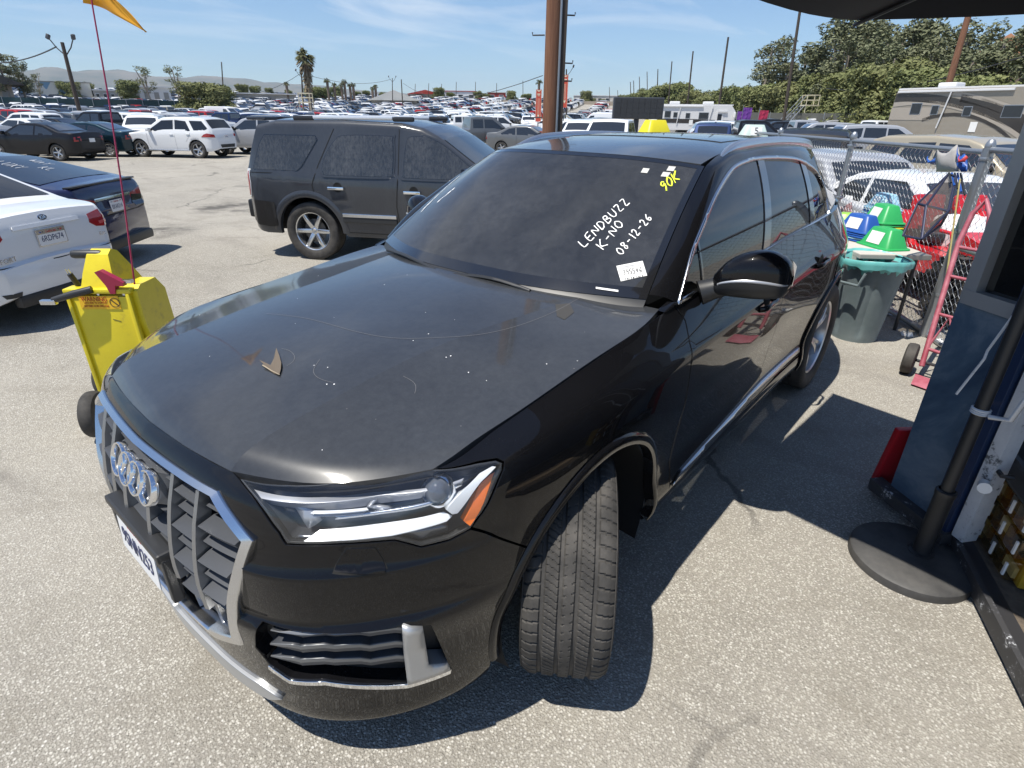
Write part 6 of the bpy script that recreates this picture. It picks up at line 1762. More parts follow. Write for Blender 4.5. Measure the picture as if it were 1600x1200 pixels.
def trunk_mb(h, r, lean, limbs, seed, mat):
    g = random.Random(seed); mb = MB(); pts = [(lean*(k/5)**1.5*h*.2+g.uniform(-.1, .1)*r*2, g.uniform(-.1, .1)*r*2, h*k/5) for k in range(6)]
    mb.tube(pts, [r*(1-.11*k) for k in range(6)], 8)
    for (lx, ly, lz) in limbs:
        b = pts[2]; mb.tube([b, ((b[0]+lx)/2, (b[1]+ly)/2, (b[2]+lz)/2+.3), (lx, ly, lz)], [r*.5, r*.35, r*.14], 6)
    return mb.mesh('trunk', mat, 60)
VAR = {}
def tree_variant(kind, seed):
    g = random.Random(seed)
    if kind == 'bush':       # broad, leafy down to the ground, unit height about 8 m
        cl = [(g.uniform(-2.6, 2.6), g.uniform(-2.2, 2.2), g.uniform(1.4, 6.2), g.uniform(1.3, 2.1), g.uniform(1.1, 1.9)) for _ in range(15)]
        return crown_mesh('crown', cl, 210, .19, M_LEAF, seed), trunk_mb(5, .22, .2, [c[:3] for c in cl[:5]], seed, M_BARK)
    if kind == 'euca':       # tall, open, clumps on bare limbs, unit height about 15 m
        cl = []
        for k in range(20):
            z = g.uniform(5.0, 14.2); sp = 2.9*math.sin(min(1, (z-3.0)/8)*PI*.75)+.3; a = g.uniform(0, 2*PI)
            cl.append((sp*math.cos(a)*g.uniform(.3, 1), sp*math.sin(a)*g.uniform(.3, 1), z, g.uniform(.8, 1.6), g.uniform(.7, 1.4)))
        return crown_mesh('crown', cl, 150, .20, M_LEAFG, seed), trunk_mb(12.5, .30, g.uniform(-.6, .6), [c[:3] for c in cl[:9]], seed, M_BARKP)
    if kind == 'thin':       # wind-bent, see-through
        cl = []
        for k in range(11):
            z = g.uniform(5.5, 12.5); cl.append((g.uniform(-1.0, 2.4)*(z/12), g.uniform(-1.2, 1.2), z, g.uniform(.55, 1.05), g.uniform(.5, .95)))
        return crown_mesh('crown', cl, 130, .20, M_LEAFG, seed), trunk_mb(11, .2, .9, [c[:3] for c in cl[:8]], seed, M_BARKP)
for kind, n in (('bush', 5), ('euca', 5), ('thin', 3)):
    VAR[kind] = [tree_variant(kind, 100+7*k+len(kind)) for k in range(n)]
HN = {'bush': 8.9, 'euca': 15.3, 'thin': 13.2}
tr = random.Random(8)
ORD = ['first', 'second', 'third', 'fourth', 'fifth', 'sixth', 'seventh', 'eighth', 'ninth', 'tenth', 'eleventh', 'twelfth', 'thirteenth', 'fourteenth', 'fifteenth', 'sixteenth', 'seventeenth', 'eighteenth', 'nineteenth', 'twentieth', 'twenty-first', 'twenty-second', 'twenty-third', 'twenty-fourth', 'twenty-fifth', 'twenty-sixth', 'twenty-seventh', 'twenty-eighth', 'twenty-ninth', 'thirtieth']
TN = {}
def nth(key, txt):
    TN[key] = TN.get(key, -1)+1; return txt % ORD[TN[key]]
def tree(kind, pxx, ytop, D, label, group=None, wide=1.0, name=None):
    p = at_dist(pxx, 178, D); g0 = float(terrain(p[0], p[1])); top = z_at(pxx, ytop, D)
    h = max(1.5, top-g0); s = h/HN[kind]; cm, tm = VAR[kind][tr.randrange(len(VAR[kind]))]
    t = thing(name or {'bush': 'leafy_tree', 'euca': 'eucalyptus_tree', 'thin': 'thin_tree'}[kind], label, 'tree', (p[0], p[1], g0-.1), tr.uniform(0, 6.28), group)
    t.scale = (s*wide, s*wide, s); link_mesh('crown', cm, t); link_mesh('trunk', tm, t); return t
LB, LE = 'dense green tree, %s from the left in the leafy belt on the right', 'tall eucalyptus above the leafy belt, %s of them from the left'
for pxx, yt, D in ((972, 143, 235), (985, 140, 225), (1003, 130, 205), (1022, 131, 190), (1045, 114, 172), (1064, 117, 165), (1086, 126, 150), (1108, 136, 142), (1128, 122, 136), (1150, 118, 128), (1174, 113, 118), (1200, 113, 108), (1226, 110, 100), (1252, 101, 96), (1272, 96, 92), (1300, 86, 88), (1318, 96, 84), (1336, 76, 80), (1354, 88, 76), (1371, 70, 72), (1388, 84, 70), (1402, 64, 68), (1424, 74, 66), (1444, 71, 63), (1466, 92, 61), (1486, 84, 60), (1520, 112, 60), (1552, 108, 58), (1590, 92, 56), (1640, 80, 55)):
    tree('bush', pxx, yt, D, nth('b', LB), 'dense trees of the leafy belt', 1.25)
for pxx, yt, D in ((1187, 52, 122), (1212, 88, 118), (1242, 66, 118), (1278, 60, 100), (1294, 12, 98), (1306, 48, 88), (1316, 24, 96), (1338, 20, 92), (1350, 54, 80), (1366, 34, 86), (1380, 60, 74), (1392, 18, 84), (1408, 50, 74), (1424, 22, 82), (1440, 56, 72), (1452, 38, 80), (1474, 28, 76), (1496, 60, 66), (1512, 52, 72), (1548, 30, 66), (1580, 34, 64), (1612, 12, 60), (1650, -10, 58), (1662, 60, 56), (1680, 20, 56)):
    tree('euca', pxx, yt, D, nth('e', LE), 'tall eucalyptus trees on the right', 1.5)
tree('euca', 24, 74, 150, 'tallest tree at the left edge beyond the dark fence', wide=1.5); tree('euca', 48, 92, 155, 'tree right of the tallest one at the left edge', wide=1.2); tree('thin', 70, 109, 160, 'small dark tree left of the leaning light pole', wide=1.2)
tree('bush', 120, 118, 190, 'tree low behind the leaning light pole', wide=1.1); tree('bush', 145, 119, 195, 'tree just left of the red flag pole, above the mural', wide=1.0)
tree('bush', 210, 112, 175, 'rounded tree right of the red flag pole', wide=1.2); tree('thin', 243, 97, 150, 'wind-bent tree above the white roof on the left', wide=1.5); tree('thin', 286, 96, 150, 'second wind-bent tree, right beside the broad bush', wide=1.4)
tree('bush', 322, 111, 118, 'broad bushy tree in front of the long dark fence', wide=1.55); tree('bush', 350, 118, 140, 'olive tree tucked right behind the broad bushy tree', wide=1.2)
for pxx, yt, D in ((385, 126, 240), (405, 128, 235), (425, 133, 240), (455, 136, 240), (490, 128, 200), (505, 127, 205), (530, 130, 235), (560, 138, 235), (575, 137, 240), (600, 141, 240), (618, 143, 240), (690, 131, 235), (705, 140, 235), (748, 138, 235), (760, 142, 235), (800, 136, 230), (822, 142, 230), (913, 136, 235), (925, 150, 240), (940, 152, 238)):
    tree('bush', pxx, yt, D, nth('h', 'small far tree on the horizon, %s listed from the left behind the lot').replace(' listed', ''), 'small trees along the horizon', 1.2)
# palms
M_FROND = leaf_mat('palm_fronds', [(.05, .065, .025), (.09, .105, .04), (.17, .16, .08), (.12, .11, .06)])
M_DEADF = principled('dead_fronds', (.26, .20, .12), .9)
def palm(pxx, ytop, D, label, name='palm_tree', group=None, full=True, lean=0.0):
    p = at_dist(pxx, 178, D); g0 = float(terrain(p[0], p[1])); h = z_at(pxx, ytop, D)-g0
    t = thing(name, label, 'palm tree', (p[0], p[1], g0-.1), 0, group); hc = h*.86; r = h*.19
    MB().tube([(0, 0, 0), (lean*.3*h, 0, hc*.5), (lean*h, 0, hc)], [.34, .36, .42], 8).build('trunk', M_BARK, t, smooth=60)
    g = np.random.default_rng(int(pxx)); mb = MB(); md = MB()
    for k in range(46 if full else 26):
        a = g.uniform(0, 2*PI); el = g.uniform(-.5, 1.25) if full else g.uniform(-.3, 1.2); L = r*g.uniform(.75, 1.1)
        d = np.array([math.cos(a)*math.cos(el), math.sin(a)*math.cos(el), math.sin(el)]); sd = np.array([-math.sin(a), math.cos(a), 0])
        c = np.array([lean*h, 0, hc]); droop = np.array([0, 0, -.35*L])
        for q in np.linspace(-.55, .55, 7):       # fan of stiff leaflets
            e = c+d*L*(.95-.3*abs(q))+sd*q*L*.75+droop*(.5+abs(q)); m_ = c+d*L*.5
            w = np.cross(e-m_, d+.2); w = w/max(np.linalg.norm(w), 1e-6)*.07*r
            mb.add([c, m_+w, e, m_-w], [(0, 1, 2, 3)])
    if full:
        for k in range(130):
            a = g.uniform(0, 2*PI); z0 = hc*g.uniform(.55, .99); L = hc*.12; rr_ = .55+.42*r*((z0/hc-.55)/.44)**2
            c = np.array([lean*h*z0/hc+math.cos(a)*.2, math.sin(a)*.2, z0]); e = c+np.array([math.cos(a)*rr_, math.sin(a)*rr_, -L]); s = np.array([-math.sin(a), math.cos(a), 0])*.22
            md.add([c-s*.4, c+s*.4, e+s, e-s], [(0, 1, 2, 3)])
        md.build('dead_skirt', M_DEADF, t, fixn=False)
    mb.build('crown', M_FROND, t, fixn=False); return t
palm(487, 72, 118, 'tall palm with a thick skirt of dead fronds, left of centre')
for pxx, yt in ((454, 126), (517, 120), (527, 127), (538, 128), (543, 122), (551, 129), (556, 127), (585, 134), (590, 130), (841, 122)):
    palm(pxx, yt, 200, nth('p', 'small far palm, %s from the left of the small palms'), 'far_palm', 'small far palms', False)
# ---- poles
M_WOOD = None
def wood_mat(name, c1, c2):
    m, t = new_nt(name, color=c1, rough=.85)
    if t:
        v = t.coord('Object', (9, 9, .6)); n = t.noise(v, 2.2, 6, .7, .3); t.color(t.ramp(n, [(.3, c1), (.7, c2)])); t.bump(n, .4, .01)
    return m
M_POLE = wood_mat('creosote_wood', (.13, .055, .03), (.25, .12, .065)); M_POLED = wood_mat('dark_wood', (.035, .028, .024), (.09, .07, .055))
M_GALV = principled('galvanised', (.36, .38, .40), .42, .75); M_DKMETAL = principled('dark_metal', (.05, .05, .055), .5, .4)
pb = at_dist(860, 178, 11.5); gz = float(terrain(pb[0], pb[1]))
mp_ = thing('utility_pole', 'thick reddish brown wooden pole rising behind the roof, dark conduit boards on its right side', 'utility pole', (pb[0], pb[1], gz))
MB().tube([(0, 0, -.3), (0, 0, 5), (.0, 0, 11)], [.145, .135, .12], 18).build('pole', M_POLE, mp_, smooth=60)
rt = Vector((CAM_R[0], CAM_R[1], 0)).normalized(); fw = Vector((CAM_F[0], CAM_F[1], 0)).normalized()
def mo(u, v, z): q = rt*u+fw*v; return (q.x, q.y, z)
cb = MB(); ang = math.atan2(rt.y, rt.x)
cb.box(mo(.175, -.02, 5.2), (.10, .14, 10.6), (0, 0, ang)); cb.build('conduit_board', M_POLED, mp_)
MB().tube([mo(.115, -.11, 0), mo(.115, -.11, 10.5)], .022, 8).build('conduit', M_GALV, mp_, smooth=60)
for z, sd in ((1.75, -1), (2.35, 1), (2.63, 1), (3.05, -1), (3.35, 1)):
    MB().tube([mo(.15*sd, 0, z), mo(.36*sd, 0, z-.005), mo(.365*sd, 0, z+.04)], .013, 6).build('climbing_step', M_DKMETAL, mp_)
def lamp_pole(pxb, yb, pxt, yt, D, label, r=.16, lamps=True, name='light_pole', mat=None, group=None):
    a, b = at_dist(pxb, 178, D), at_dist(pxt, yt, D); g0 = float(terrain(a[0], a[1])); pass
    t = thing(name, label, 'light pole' if lamps else 'utility pole', (a[0], a[1], g0), 0, group); top = Vector(b)-Vector((a[0], a[1], g0))
    MB().tube([(0, 0, -.2), top*.5, top], [r, r*.9, r*.75], 10).build('pole', mat or M_POLED, t, smooth=60)
    if lamps:
        for sg in (-1, 1):
            arm = [top-Vector((0, 0, .9)), top+rt*.55*sg-Vector((0, 0, .35)), top+rt*.85*sg+Vector((0, 0, .15))]
            MB().tube(arm, .04, 6).build('lamp_arm', M_DKMETAL, t)
            hd = MB().box((0, 0, 0), (.20, .28, .36), bevel=.05).build('floodlight', M_GREYPL, t, smooth=40); hd.matrix_local = Matrix.Translation(top+rt*.95*sg+Vector((0, 0, .35))) @ Euler((.3*sg, .3, ang)).to_matrix().to_4x4()
    return t
lamp_pole(124, 175, 97, 66, 60, 'leaning dark light pole with two floodlights on the left')
lamp_pole(474, 150, 471, 113, 120, 'light pole left of the tall palm with two lamps')
lamp_pole(886, 165, 885, 108, 88, 'thin light pole right of the thick wooden pole, two lamps', .12)
lamp_pole(614, 162, 613, 122, 170, 'slim light pole in front of the pale tent roof', .12)
lamp_pole(352, 128, 346, 97, 150, 'thin bare pole above the broad bushy tree', .14, False, 'utility_pole')
lamp_pole(630, 162, 627, 124, 160, 'bare pole right of the slim light pole by the tent', .15, False, 'utility_pole')
for pxx, yt in ((985, 128), (990, 126), (999, 120), (1011, 112)):
    lamp_pole(pxx, 165, pxx, yt, 230, nth('fp', 'far bare pole, %s from the left in the line along the trees'), .16, False, 'utility_pole', None, 'far poles in the line along the trees')
lamp_pole(1026, 165, 1028, 108, 190, 'bare pole fifth in the line, left of the highest trees', .17, False, 'utility_pole')
lamp_pole(1043, 165, 1050, 96, 160, 'bare pole behind the white motorhome', .17, False, 'utility_pole')
lamp_pole(1073, 165, 1083, 80, 125, 'bare pole above the white motorhome', .17, False, 'utility_pole')
lamp_pole(1122, 165, 1138, 58, 95, 'tall dark pole at the gap in the trees', .17, False, 'utility_pole')
lamp_pole(1228, 165, 1252, 3, 70, 'tall dark pole leaning right, left of the tallest trees', .17, False, 'utility_pole')
lamp_pole(1470, 160, 1526, -20, 48, 'thick brown pole leaning right behind the motorhome', .21, False, 'utility_pole', M_POLE)
for i, (pxx, yt) in enumerate(((649, 131), (670, 130), (690, 131), (713, 128), (743, 128), (776, 130), (817, 126), (952, 136), (965, 141))):
    lamp_pole(pxx, 160, pxx, yt, 235, nth('hp', 'hair-thin far pole on the horizon, %s from the left of these'), .12, False, 'far_pole', None, 'hair-thin far poles')
M_WIRE = principled('wire_black', (.03, .03, .03), .6)
def wire(p, q, D1, D2, sag, label):
    a, b = Vector(at_dist(*p, D1)), Vector(at_dist(*q, D2)); pts = [a.lerp(b, k/14)-Vector((0, 0, sag*4*(k/14)*(1-k/14))) for k in range(15)]
    set_props(MB().tube(pts, .035, 5).build('power_line', M_WIRE), label, 'power line')
wire((88, 73), (-60, 92), 46, 60, .5, 'sagging wire running left from the leaning light pole')
wire((468, 116), (330, 140), 120, 160, 2.0, 'long wire dipping left from the light pole by the palm')
wire((476, 116), (610, 124), 120, 170, 1.2, 'wire from the light pole by the palm to the slim pole')
wire((848, 118), (630, 130), 60, 160, 2.5, 'wire running left from the thick wooden pole')
wire((1290, 138), (1600, 88), 80, 50, .8, 'thin wire across the front of the trees on the right')
# ---- buildings
M_STUCCO = principled('pale_stucco', (.55, .52, .47), .85); M_TANW = principled('tan_wall', (.42, .36, .28), .9); M_WROOF = principled('white_roof', (.66, .66, .66), .6)
M_GREYW = principled('grey_wall', (.30, .29, .27), .85); M_REDROOF = principled('red_roof', (.42, .045, .03), .6); M_DGREEN = principled('dark_green_screen', (.018, .05, .055), .75); M_WINDK = principled('window_dark', (.03, .035, .04), .2)
def far_block(name, label, cat, px0, px1, yt, yb, D, depth, wall, roofm=None, gable=0.0, nwin=0, over=.3, doors=0):
    a, b = at_dist(px0, 178, D), at_dist(px1, 178, D); zt, zb = z_at((px0+px1)/2, yt, D), min(z_at((px0+px1)/2, yb, D), float(terrain(*at_dist((px0+px1)/2, 178, D)[:2])))
    L = math.hypot(b[0]-a[0], b[1]-a[1]); mid = (a+b)/2; g = Vector((b[0]-a[0], b[1]-a[1], 0)).normalized()
    t = thing(name, label, cat, (mid[0], mid[1], zb), math.atan2(g.y, g.x)); h = zt-zb
    sg = 1.0 if (Vector((-g.y, g.x, 0)).dot(Vector((mid[0]-CAM_O[0], mid[1]-CAM_O[1], 0))) > 0) else -1.0
    MB().box((0, sg*depth/2, h/2), (L, depth, h)).build('wall', wall, t)
    if gable > 0: MB().prism([(-L/2-over, h), (0, h+gable), (L/2+over, h)], -over*sg, (depth+over)*sg, 'y').build('roof', roofm or wall, t)
    elif roofm: MB().box((0, sg*depth/2, h+.12), (L+over, depth+over, .24)).build('roof', roofm, t)
    for k in range(nwin):
        x = -L/2+L*(k+.5)/nwin
        f = MB().box((x, -sg*.03, h*.58), (L/nwin*.5, .08, h*.34)).build('window', M_WROOF, t); MB().box((x, -sg*.06, h*.58), (L/nwin*.42, .08, h*.26)).build('pane', M_WINDK, f)
    for k in range(doors):
        x = -L/2+L*(k+.5)/doors; MB().box((x, -sg*.05, h*.36), (L/doors*.5, .10, h*.72)).build('door', M_GREYW, t)
    return t, L, h, sg
def mural_mat():
    m, t = new_nt('painted_mural', color=(.6, .58, .5), rough=.8)
    if t:
        v = t.coord('Object'); br = t.vor(v, .35, 'F1'); s = t.node('ShaderNodeSeparateColor'); t.link(br.outputs['Color'], s.inputs[0])
        t.color(t.ramp(s.outputs[0], [(0, (.62, .60, .54)), (.45, (.66, .63, .52)), (.6, (.18, .30, .42)), (.75, (.60, .48, .34)), (.9, (.55, .57, .58))], 'CONSTANT'))
    return m
far_block('mural_building', 'long low building with a painted mural front at the left', 'building', 40, 153, 129, 146, 190, 14, mural_mat(), M_GREYW)
far_block('market_shed', 'open shed with a dark sloped roof at the left edge', 'shed', -40, 32, 132, 150, 150, 14, M_TANW, principled('dark_roof', (.09, .08, .07), .8), 2.6, 0, 2.0, 3)
far_block('white_shed', 'white flat roofed shed right of the mural building', 'shed', 214, 274, 137, 150, 180, 12, M_WROOF, M_WROOF, 0, 0, 1, 4)
far_block('low_store', 'low grey store with a pale flat roof between mural and white shed', 'building', 155, 212, 142, 150, 185, 12, M_GREYW, M_WROOF, 0, 5)
far_block('long_warehouse', 'long grey warehouse with a pale roof edge right of the broad bushy tree', 'warehouse', 352, 466, 147, 160, 200, 20, M_GREYW, M_WROOF, 0, 0, 1.5, 6)
far_block('tent', 'pale tent roofed pavilion right of the palm', 'tent', 582, 652, 157, 168, 180, 16, M_GREYW, principled('tent_canvas', (.66, .64, .58), .8), 2.6, 0, 1.0, 1)
far_block('red_store', 'pale store with a red roof band behind the tent', 'store', 642, 690, 147, 160, 238, 16, M_STUCCO, M_REDROOF, 1.4, 4, 1)
far_block('white_store', 'white store with a thin red roof line right of the red roofed one', 'store', 696, 745, 143, 160, 240, 16, M_WROOF, M_REDROOF, 0, 3)
far_block('red_front_shop', 'shop with a bright red front near the wooden pole', 'shop', 762, 790, 145, 158, 238, 14, M_REDROOF, M_STUCCO, 0, 2)
far_block('tan_wall', 'long tan boundary wall across the far end of the lot', 'wall', 655, 960, 157, 168, 232, .4, M_TANW)
far_block('pale_terminal', 'pale low building on the horizon right of the wooden pole', 'building', 895, 965, 150, 160, 240, 15, M_STUCCO, M_WROOF, 0, 6)
far_block('orange_roof_house', 'house with an orange tiled roof between the trees on the right', 'house', 1478, 1600, 105, 165, 92, 14, principled('peach_wall', (.50, .34, .24), .85), principled('orange_tile', (.50, .24, .13), .8), 3.2, 3, .8)
# dark screened fences
def screen_fence(name, label, px0, px1, yt, D0, D1, mat, n):
    t = None; P0 = at_dist(px0, 178, D0); P1 = at_dist(px1, 178, D1); t = thing(name, label, 'fence', (float(P0[0]), float(P0[1]), float(terrain(P0[0], P0[1]))))
    for k in range(n):
        a, b = P0+(P1-P0)*k/n, P0+(P1-P0)*(k+1)/n; za, zb = float(terrain(a[0], a[1])), float(terrain(b[0], b[1])); h = 2.2
        o = np.array(t.location); MB().add([tuple(np.array(q)-o) for q in ((a[0], a[1], za+.1), (b[0], b[1], zb+.1), (b[0], b[1], zb+h), (a[0], a[1], za+h))], [(0, 1, 2, 3)]).build('screen_panel', mat, t)
        MB().tube([tuple(np.array((a[0], a[1], za-.1))-o), tuple(np.array((a[0], a[1], za+h+.1))-o)], .05, 6).build('post', M_GALV, t)
    return t
screen_fence('green_screen_fence', 'dark green screened fence along the left side of the lot', -80, 300, 150, 130, 125, M_DGREEN, 14)
screen_fence('grey_screen_fence', 'greyish chain-link fence below the tree belt on the right', 1000, 1420, 160, 170, 62, principled('mesh_grey', (.10, .10, .085), .8), 16)
# viewing platforms: raised deck with stairs
M_YELP = principled('cream_paint', (.62, .56, .40), .6)
def platform(pxx, D, label, h, rzx):
    p = at_dist(pxx, 178, D); t = thing('stair_platform', label, 'platform', (p[0], p[1], float(terrain(p[0], p[1]))), rzx)
    MB().box((0, 0, h), (1.6, 1.4, .12)).build('deck', M_YELP, t)
    for x in (-.7, .7):
        for y in (-.6, .6): MB().tube([(x, y, 0), (x, y, h+1.1)], .05, 6).build('post', M_YELP, t)
    for z in (h+.55, h+1.05): MB().box((0, .6, z), (1.5, .06, .10)).build('handrail', M_YELP, t); MB().box((0, -.6, z), (1.5, .06, .10)).build('handrail', M_YELP, t)
    for k in range(8): MB().box((1.0+k*.28, 0, h-.1-k*h/8), (.28, 1.0, .05)).build('step', M_GALV, t)
    for y in (-.5, .5): MB().tube([(.8, y, h), (3.2, y, 0)], .05, 6).build('stringer', M_GALV, t); MB().tube([(.8, y, h+1.0), (3.2, y, 1.0)], .03, 6).build('stair_rail', M_GALV, t)
    return t
platform(481, 85, 'raised cream platform with stairs below the tall palm', 2.6, ang+PI)
platform(1262, 80, 'raised timber platform with stairs in front of the right-hand trees', 3.0, ang+PI)
# red arrow banners
M_BAN = principled('banner_red', (.62, .085, .05), .6); M_BANW = principled('banner_cream', (.80, .68, .48), .6)
def banner(pxx, yt, yb, D, label):
    a = at_dist(pxx, 178, D); zt, zb = z_at(pxx, yt, D), z_at(pxx, yb, D); h = zt-zb; w = h*.20
    t = thing('arrow_banner', label, 'banner', (a[0], a[1], float(terrain(a[0], a[1]))), ang); z0 = float(terrain(a[0], a[1]))
    MB().tube([(0, .03, 0), (0, .03, zt-z0)], .03, 6).build('mast', M_DKMETAL, t)
    b = MB().box((0, 0, (zt+zb)/2-z0), (w, .03, h)).build('cloth', M_BAN, t)
    s = 1
    for yy in (-.02, .02):
        zc_ = (zt+zb)/2-z0; e = MB()
        for x in (-.09, .09): e.box((x*w/.9, yy, zc_-.02*h), (.05*w, .004, .50*h))
        e.add([(-.22*w, yy, zc_-.28*h), (.22*w, yy, zc_-.28*h), (0, yy, zc_-.38*h)], [(0, 1, 2)])
        e.add([(-.42*w, yy, zc_+.48*h), (.42*w, yy, zc_+.48*h), (0, yy, zc_+.43*h)], [(0, 1, 2)])
        e.box((0, yy, zc_+.36*h), (.5*w, .004, .035*h)); e.box((0, yy, zc_+.31*h), (.4*w, .004, .02*h)); e.box((-.45*w, yy, zc_), (.04*w, .004, .98*h)); e.box((.45*w, yy, zc_), (.04*w, .004, .98*h))
        e.build('arrow_print', M_BANW, b)
banner(841, 140, 190, 36, 'red banner with a down arrow left of the wooden pole')
banner(881, 117, 168, 36, 'taller red banner with a down arrow right of the wooden pole')
# dark screen trailer
p = at_dist(996, 178, 43); st_ = thing('screen_trailer', 'big dark display board in a grey frame above the rows of cars', 'display board', (p[0], p[1], float(terrain(p[0], p[1]))), ang)
wS, zA, zB = 3.4, z_at(996, 186, 43), z_at(996, 152, 43)
MB().box((0, 0, (zA+zB)/2), (wS, .35, zB-zA), bevel=.06).build('frame', M_GREYPL, st_)
for i in range(8):
    for j in range(4):
        MB().box((-wS/2+.1+(wS-.2)*(i+.5)/8, -.17, zA+.06+(zB-zA-.12)*(j+.5)/4), ((wS-.2)/8-.015, .06, (zB-zA-.12)/4-.015)).build('screen_panel', principled('screen_dark', (.035, .036, .038), .5), st_)
MB().box((0, .3, .5), (3.0, 1.2, .3)).build('trailer_base', M_DKMETAL, st_); MB().box((0, .2, 1.0), (.3, .3, 1.2)).build('mast', M_DKMETAL, st_)
# motorhomes
def motorhome(name, label, pxc, D, rz, L, h, base, stripes):
    p = at_dist(pxc, 178, D); t = thing(name, label, 'motorhome', (p[0], p[1], float(terrain(p[0], p[1]))), rz); w = 2.5
    b = MB(); b.prism([(-L/2, .5), (-L/2+.1, h-.15), (-L/2+.4, h), (L/2-.5, h), (L/2-.1, h-.5), (L/2, 1.2), (L/2-.1, .5)], -w/2, w/2, 'y'); b.build('body', base, t)
    MB().box((-.1, 0, h+.04), (L-.5, w-.1, .10)).build('roof', M_WROOF, t)
    for x in (-L*.28, L*.15): MB().box((x, 0, h+.22), (1.0, .9, .28), bevel=.08).build('roof_unit', M_WROOF, t)
    for sg in (1, -1):
        y = (w/2+.012)*sg
        for (pts, mat) in stripes:
            vs = [(x*L/2, y+.004*sg*k_, z*h) for k_, (x, z) in ((1, q) for q in pts)]
            n = len(vs)//2; MB().add(vs, [(i, i+1, 2*n-2-i, 2*n-1-i) for i in range(n-1)]).build('side_graphic', mat, t, fixn=False)
        for (x, z, ww, hh) in ((-L*.36, h*.70, .62, .62), (-L*.26, h*.68, .42, .50), (-L*.10, h*.66, .45, .50), (L*.10, h*.66, .95, .62)):
            f = MB().box((x, y, z), (ww, .03, hh), bevel=.01).build('window', M_GALV, t); MB().box((x, y+.012*sg, z), (ww-.08, .03, hh-.08)).build('pane', M_WINDK, f)
        dr = MB().box((L*.30, y, h*.46), (.72, .03, h*.66), bevel=.01).build('door', base, t); MB().box((L*.30, y+.01*sg, h*.62), (.40, .03, .55)).build('door_window', M_WINDK, dr); MB().box((L*.30-.25, y+.03*sg, h*.45), (.05, .06, .16)).build('door_handle', M_GALV, dr)
        MB().box((-.2*L, y+.03*sg, h-.10), (L*.56, .14, .12), bevel=.02).build('awning', M_WROOF, t)
        for x in (-L*.20, L*.20): MB().tube([(x, y+.06*sg, h-.1), (x-.25, y+.06*sg, h*.40)], .04, 6).build('awning_arm', M_WROOF, t)
        MB().box((L*.33, y+.06*sg, h*.80), (.9, .10, .14)).build('door_canopy', M_WROOF, t)
        for x in (-L*.27, L*.33):
            MB().lathe([(0, .0), (.50, .0), (.50, -.25*sg), (0, -.25*sg)], 22, 'y', (x, (w/2-.02)*sg, .50)).build('wheel', M_RUBBER, t, smooth=40)
            MB().lathe([(0, .02*sg), (.28, .015*sg), (.30, 0)], 18, 'y', (x, (w/2-.02)*sg, .50)).build('hub', M_RIM, t, smooth=40)
        MB().box((-L*.05, y+.006*sg, h*.43), (.36, .01, .5)).build('paper_notice', M_WHITE, t)
    MB().add([(L/2-.42, -1.1, h-.35), (L/2-.42, 1.1, h-.35), (L/2+.02, 1.15, 1.35), (L/2+.02, -1.15, 1.35)], [(0, 1, 2, 3)]).build('windscreen', M_GLASSDARK, t)
    MB().box((L/2-.15, -1.5, 1.9), (.18, .28, .5), bevel=.05).build('mirror', M_WHITE, t); MB().box((L/2-.15, 1.5, 1.9), (.18, .28, .5), bevel=.05).build('mirror', M_WHITE, t)
    MB().box((0, 0, .45), (L-1, 2.1, .4)).build('underbody', M_VOID, t)
    return t
M_RVB = principled('rv_taupe', (.27, .24, .195), .35, coat=.5); M_RVD = principled('rv_dark_brown', (.035, .03, .026), .3, coat=.5); M_RVL = principled('rv_light_taupe', (.36, .32, .27), .35, coat=.5)
def arc(x0, z0, x1, z1, b, w, n=10):
    up = [(x0+(x1-x0)*k/n, z0+(z1-z0)*k/n+b*4*(k/n)*(1-k/n)) for k in range(n+1)]; return up+[(x, z-w) for x, z in reversed(up)]
STR = [(arc(-.98, .80, .55, .12, .26, .07), M_RVL), (arc(-.98, .94, .60, .25, .20, .13), M_RVD), (arc(-.40, .97, .95, .18, .12, .06), M_RVL), (arc(-.30, .92, .80, .15, .12, .12), M_RVD), (arc(-.62, .55, .40, .12, .26, .05), M_RVD), (arc(-.99, .72, -.55, .72, .0, .20), M_RVL)]
motorhome('brown_motorhome', 'brown motorhome with sweeping dark swoosh stripes behind the fence on the right', 1565, 43, rad(66), 10.8, 3.35, M_RVB, STR)
motorhome('white_motorhome', 'white motorhome parked below the trees right of the display board', 1086, 66, rad(118), 7.6, 2.75, M_WROOF, [(arc(-.98, .55, .98, .5, .02, .14), M_RVD)])
# sky-blue balloons and bunting people stand: purple and red pop-up flags on the right
for k, (pxx, c, lb) in enumerate(((1160, (.20, .06, .35), 'purple pennant flag among the cars on the right'), (1186, (.55, .04, .10), 'red pennant flag among the cars on the right'), (1152, (.20, .06, .35), 'second purple pennant flag, lower and left of the other'))):
    p = at_dist(pxx, 178, 56); t = thing('pennant_flag', lb, 'flag', (p[0], p[1], float(terrain(p[0], p[1]))), ang)
    MB().tube([(0, 0, 0), (0, 0, 2.7-.2*k)], .025, 6).build('pole', M_GALV, t)
    MB().grid([[(x, .05*math.sin(x*6+z*3), z) for z in (1.3, 1.6, 1.9, 2.2, 2.5-.2*k)] for x in (0, .25, .5, .75)]).build('cloth', principled('flag_%d' % k, c, .7), t)
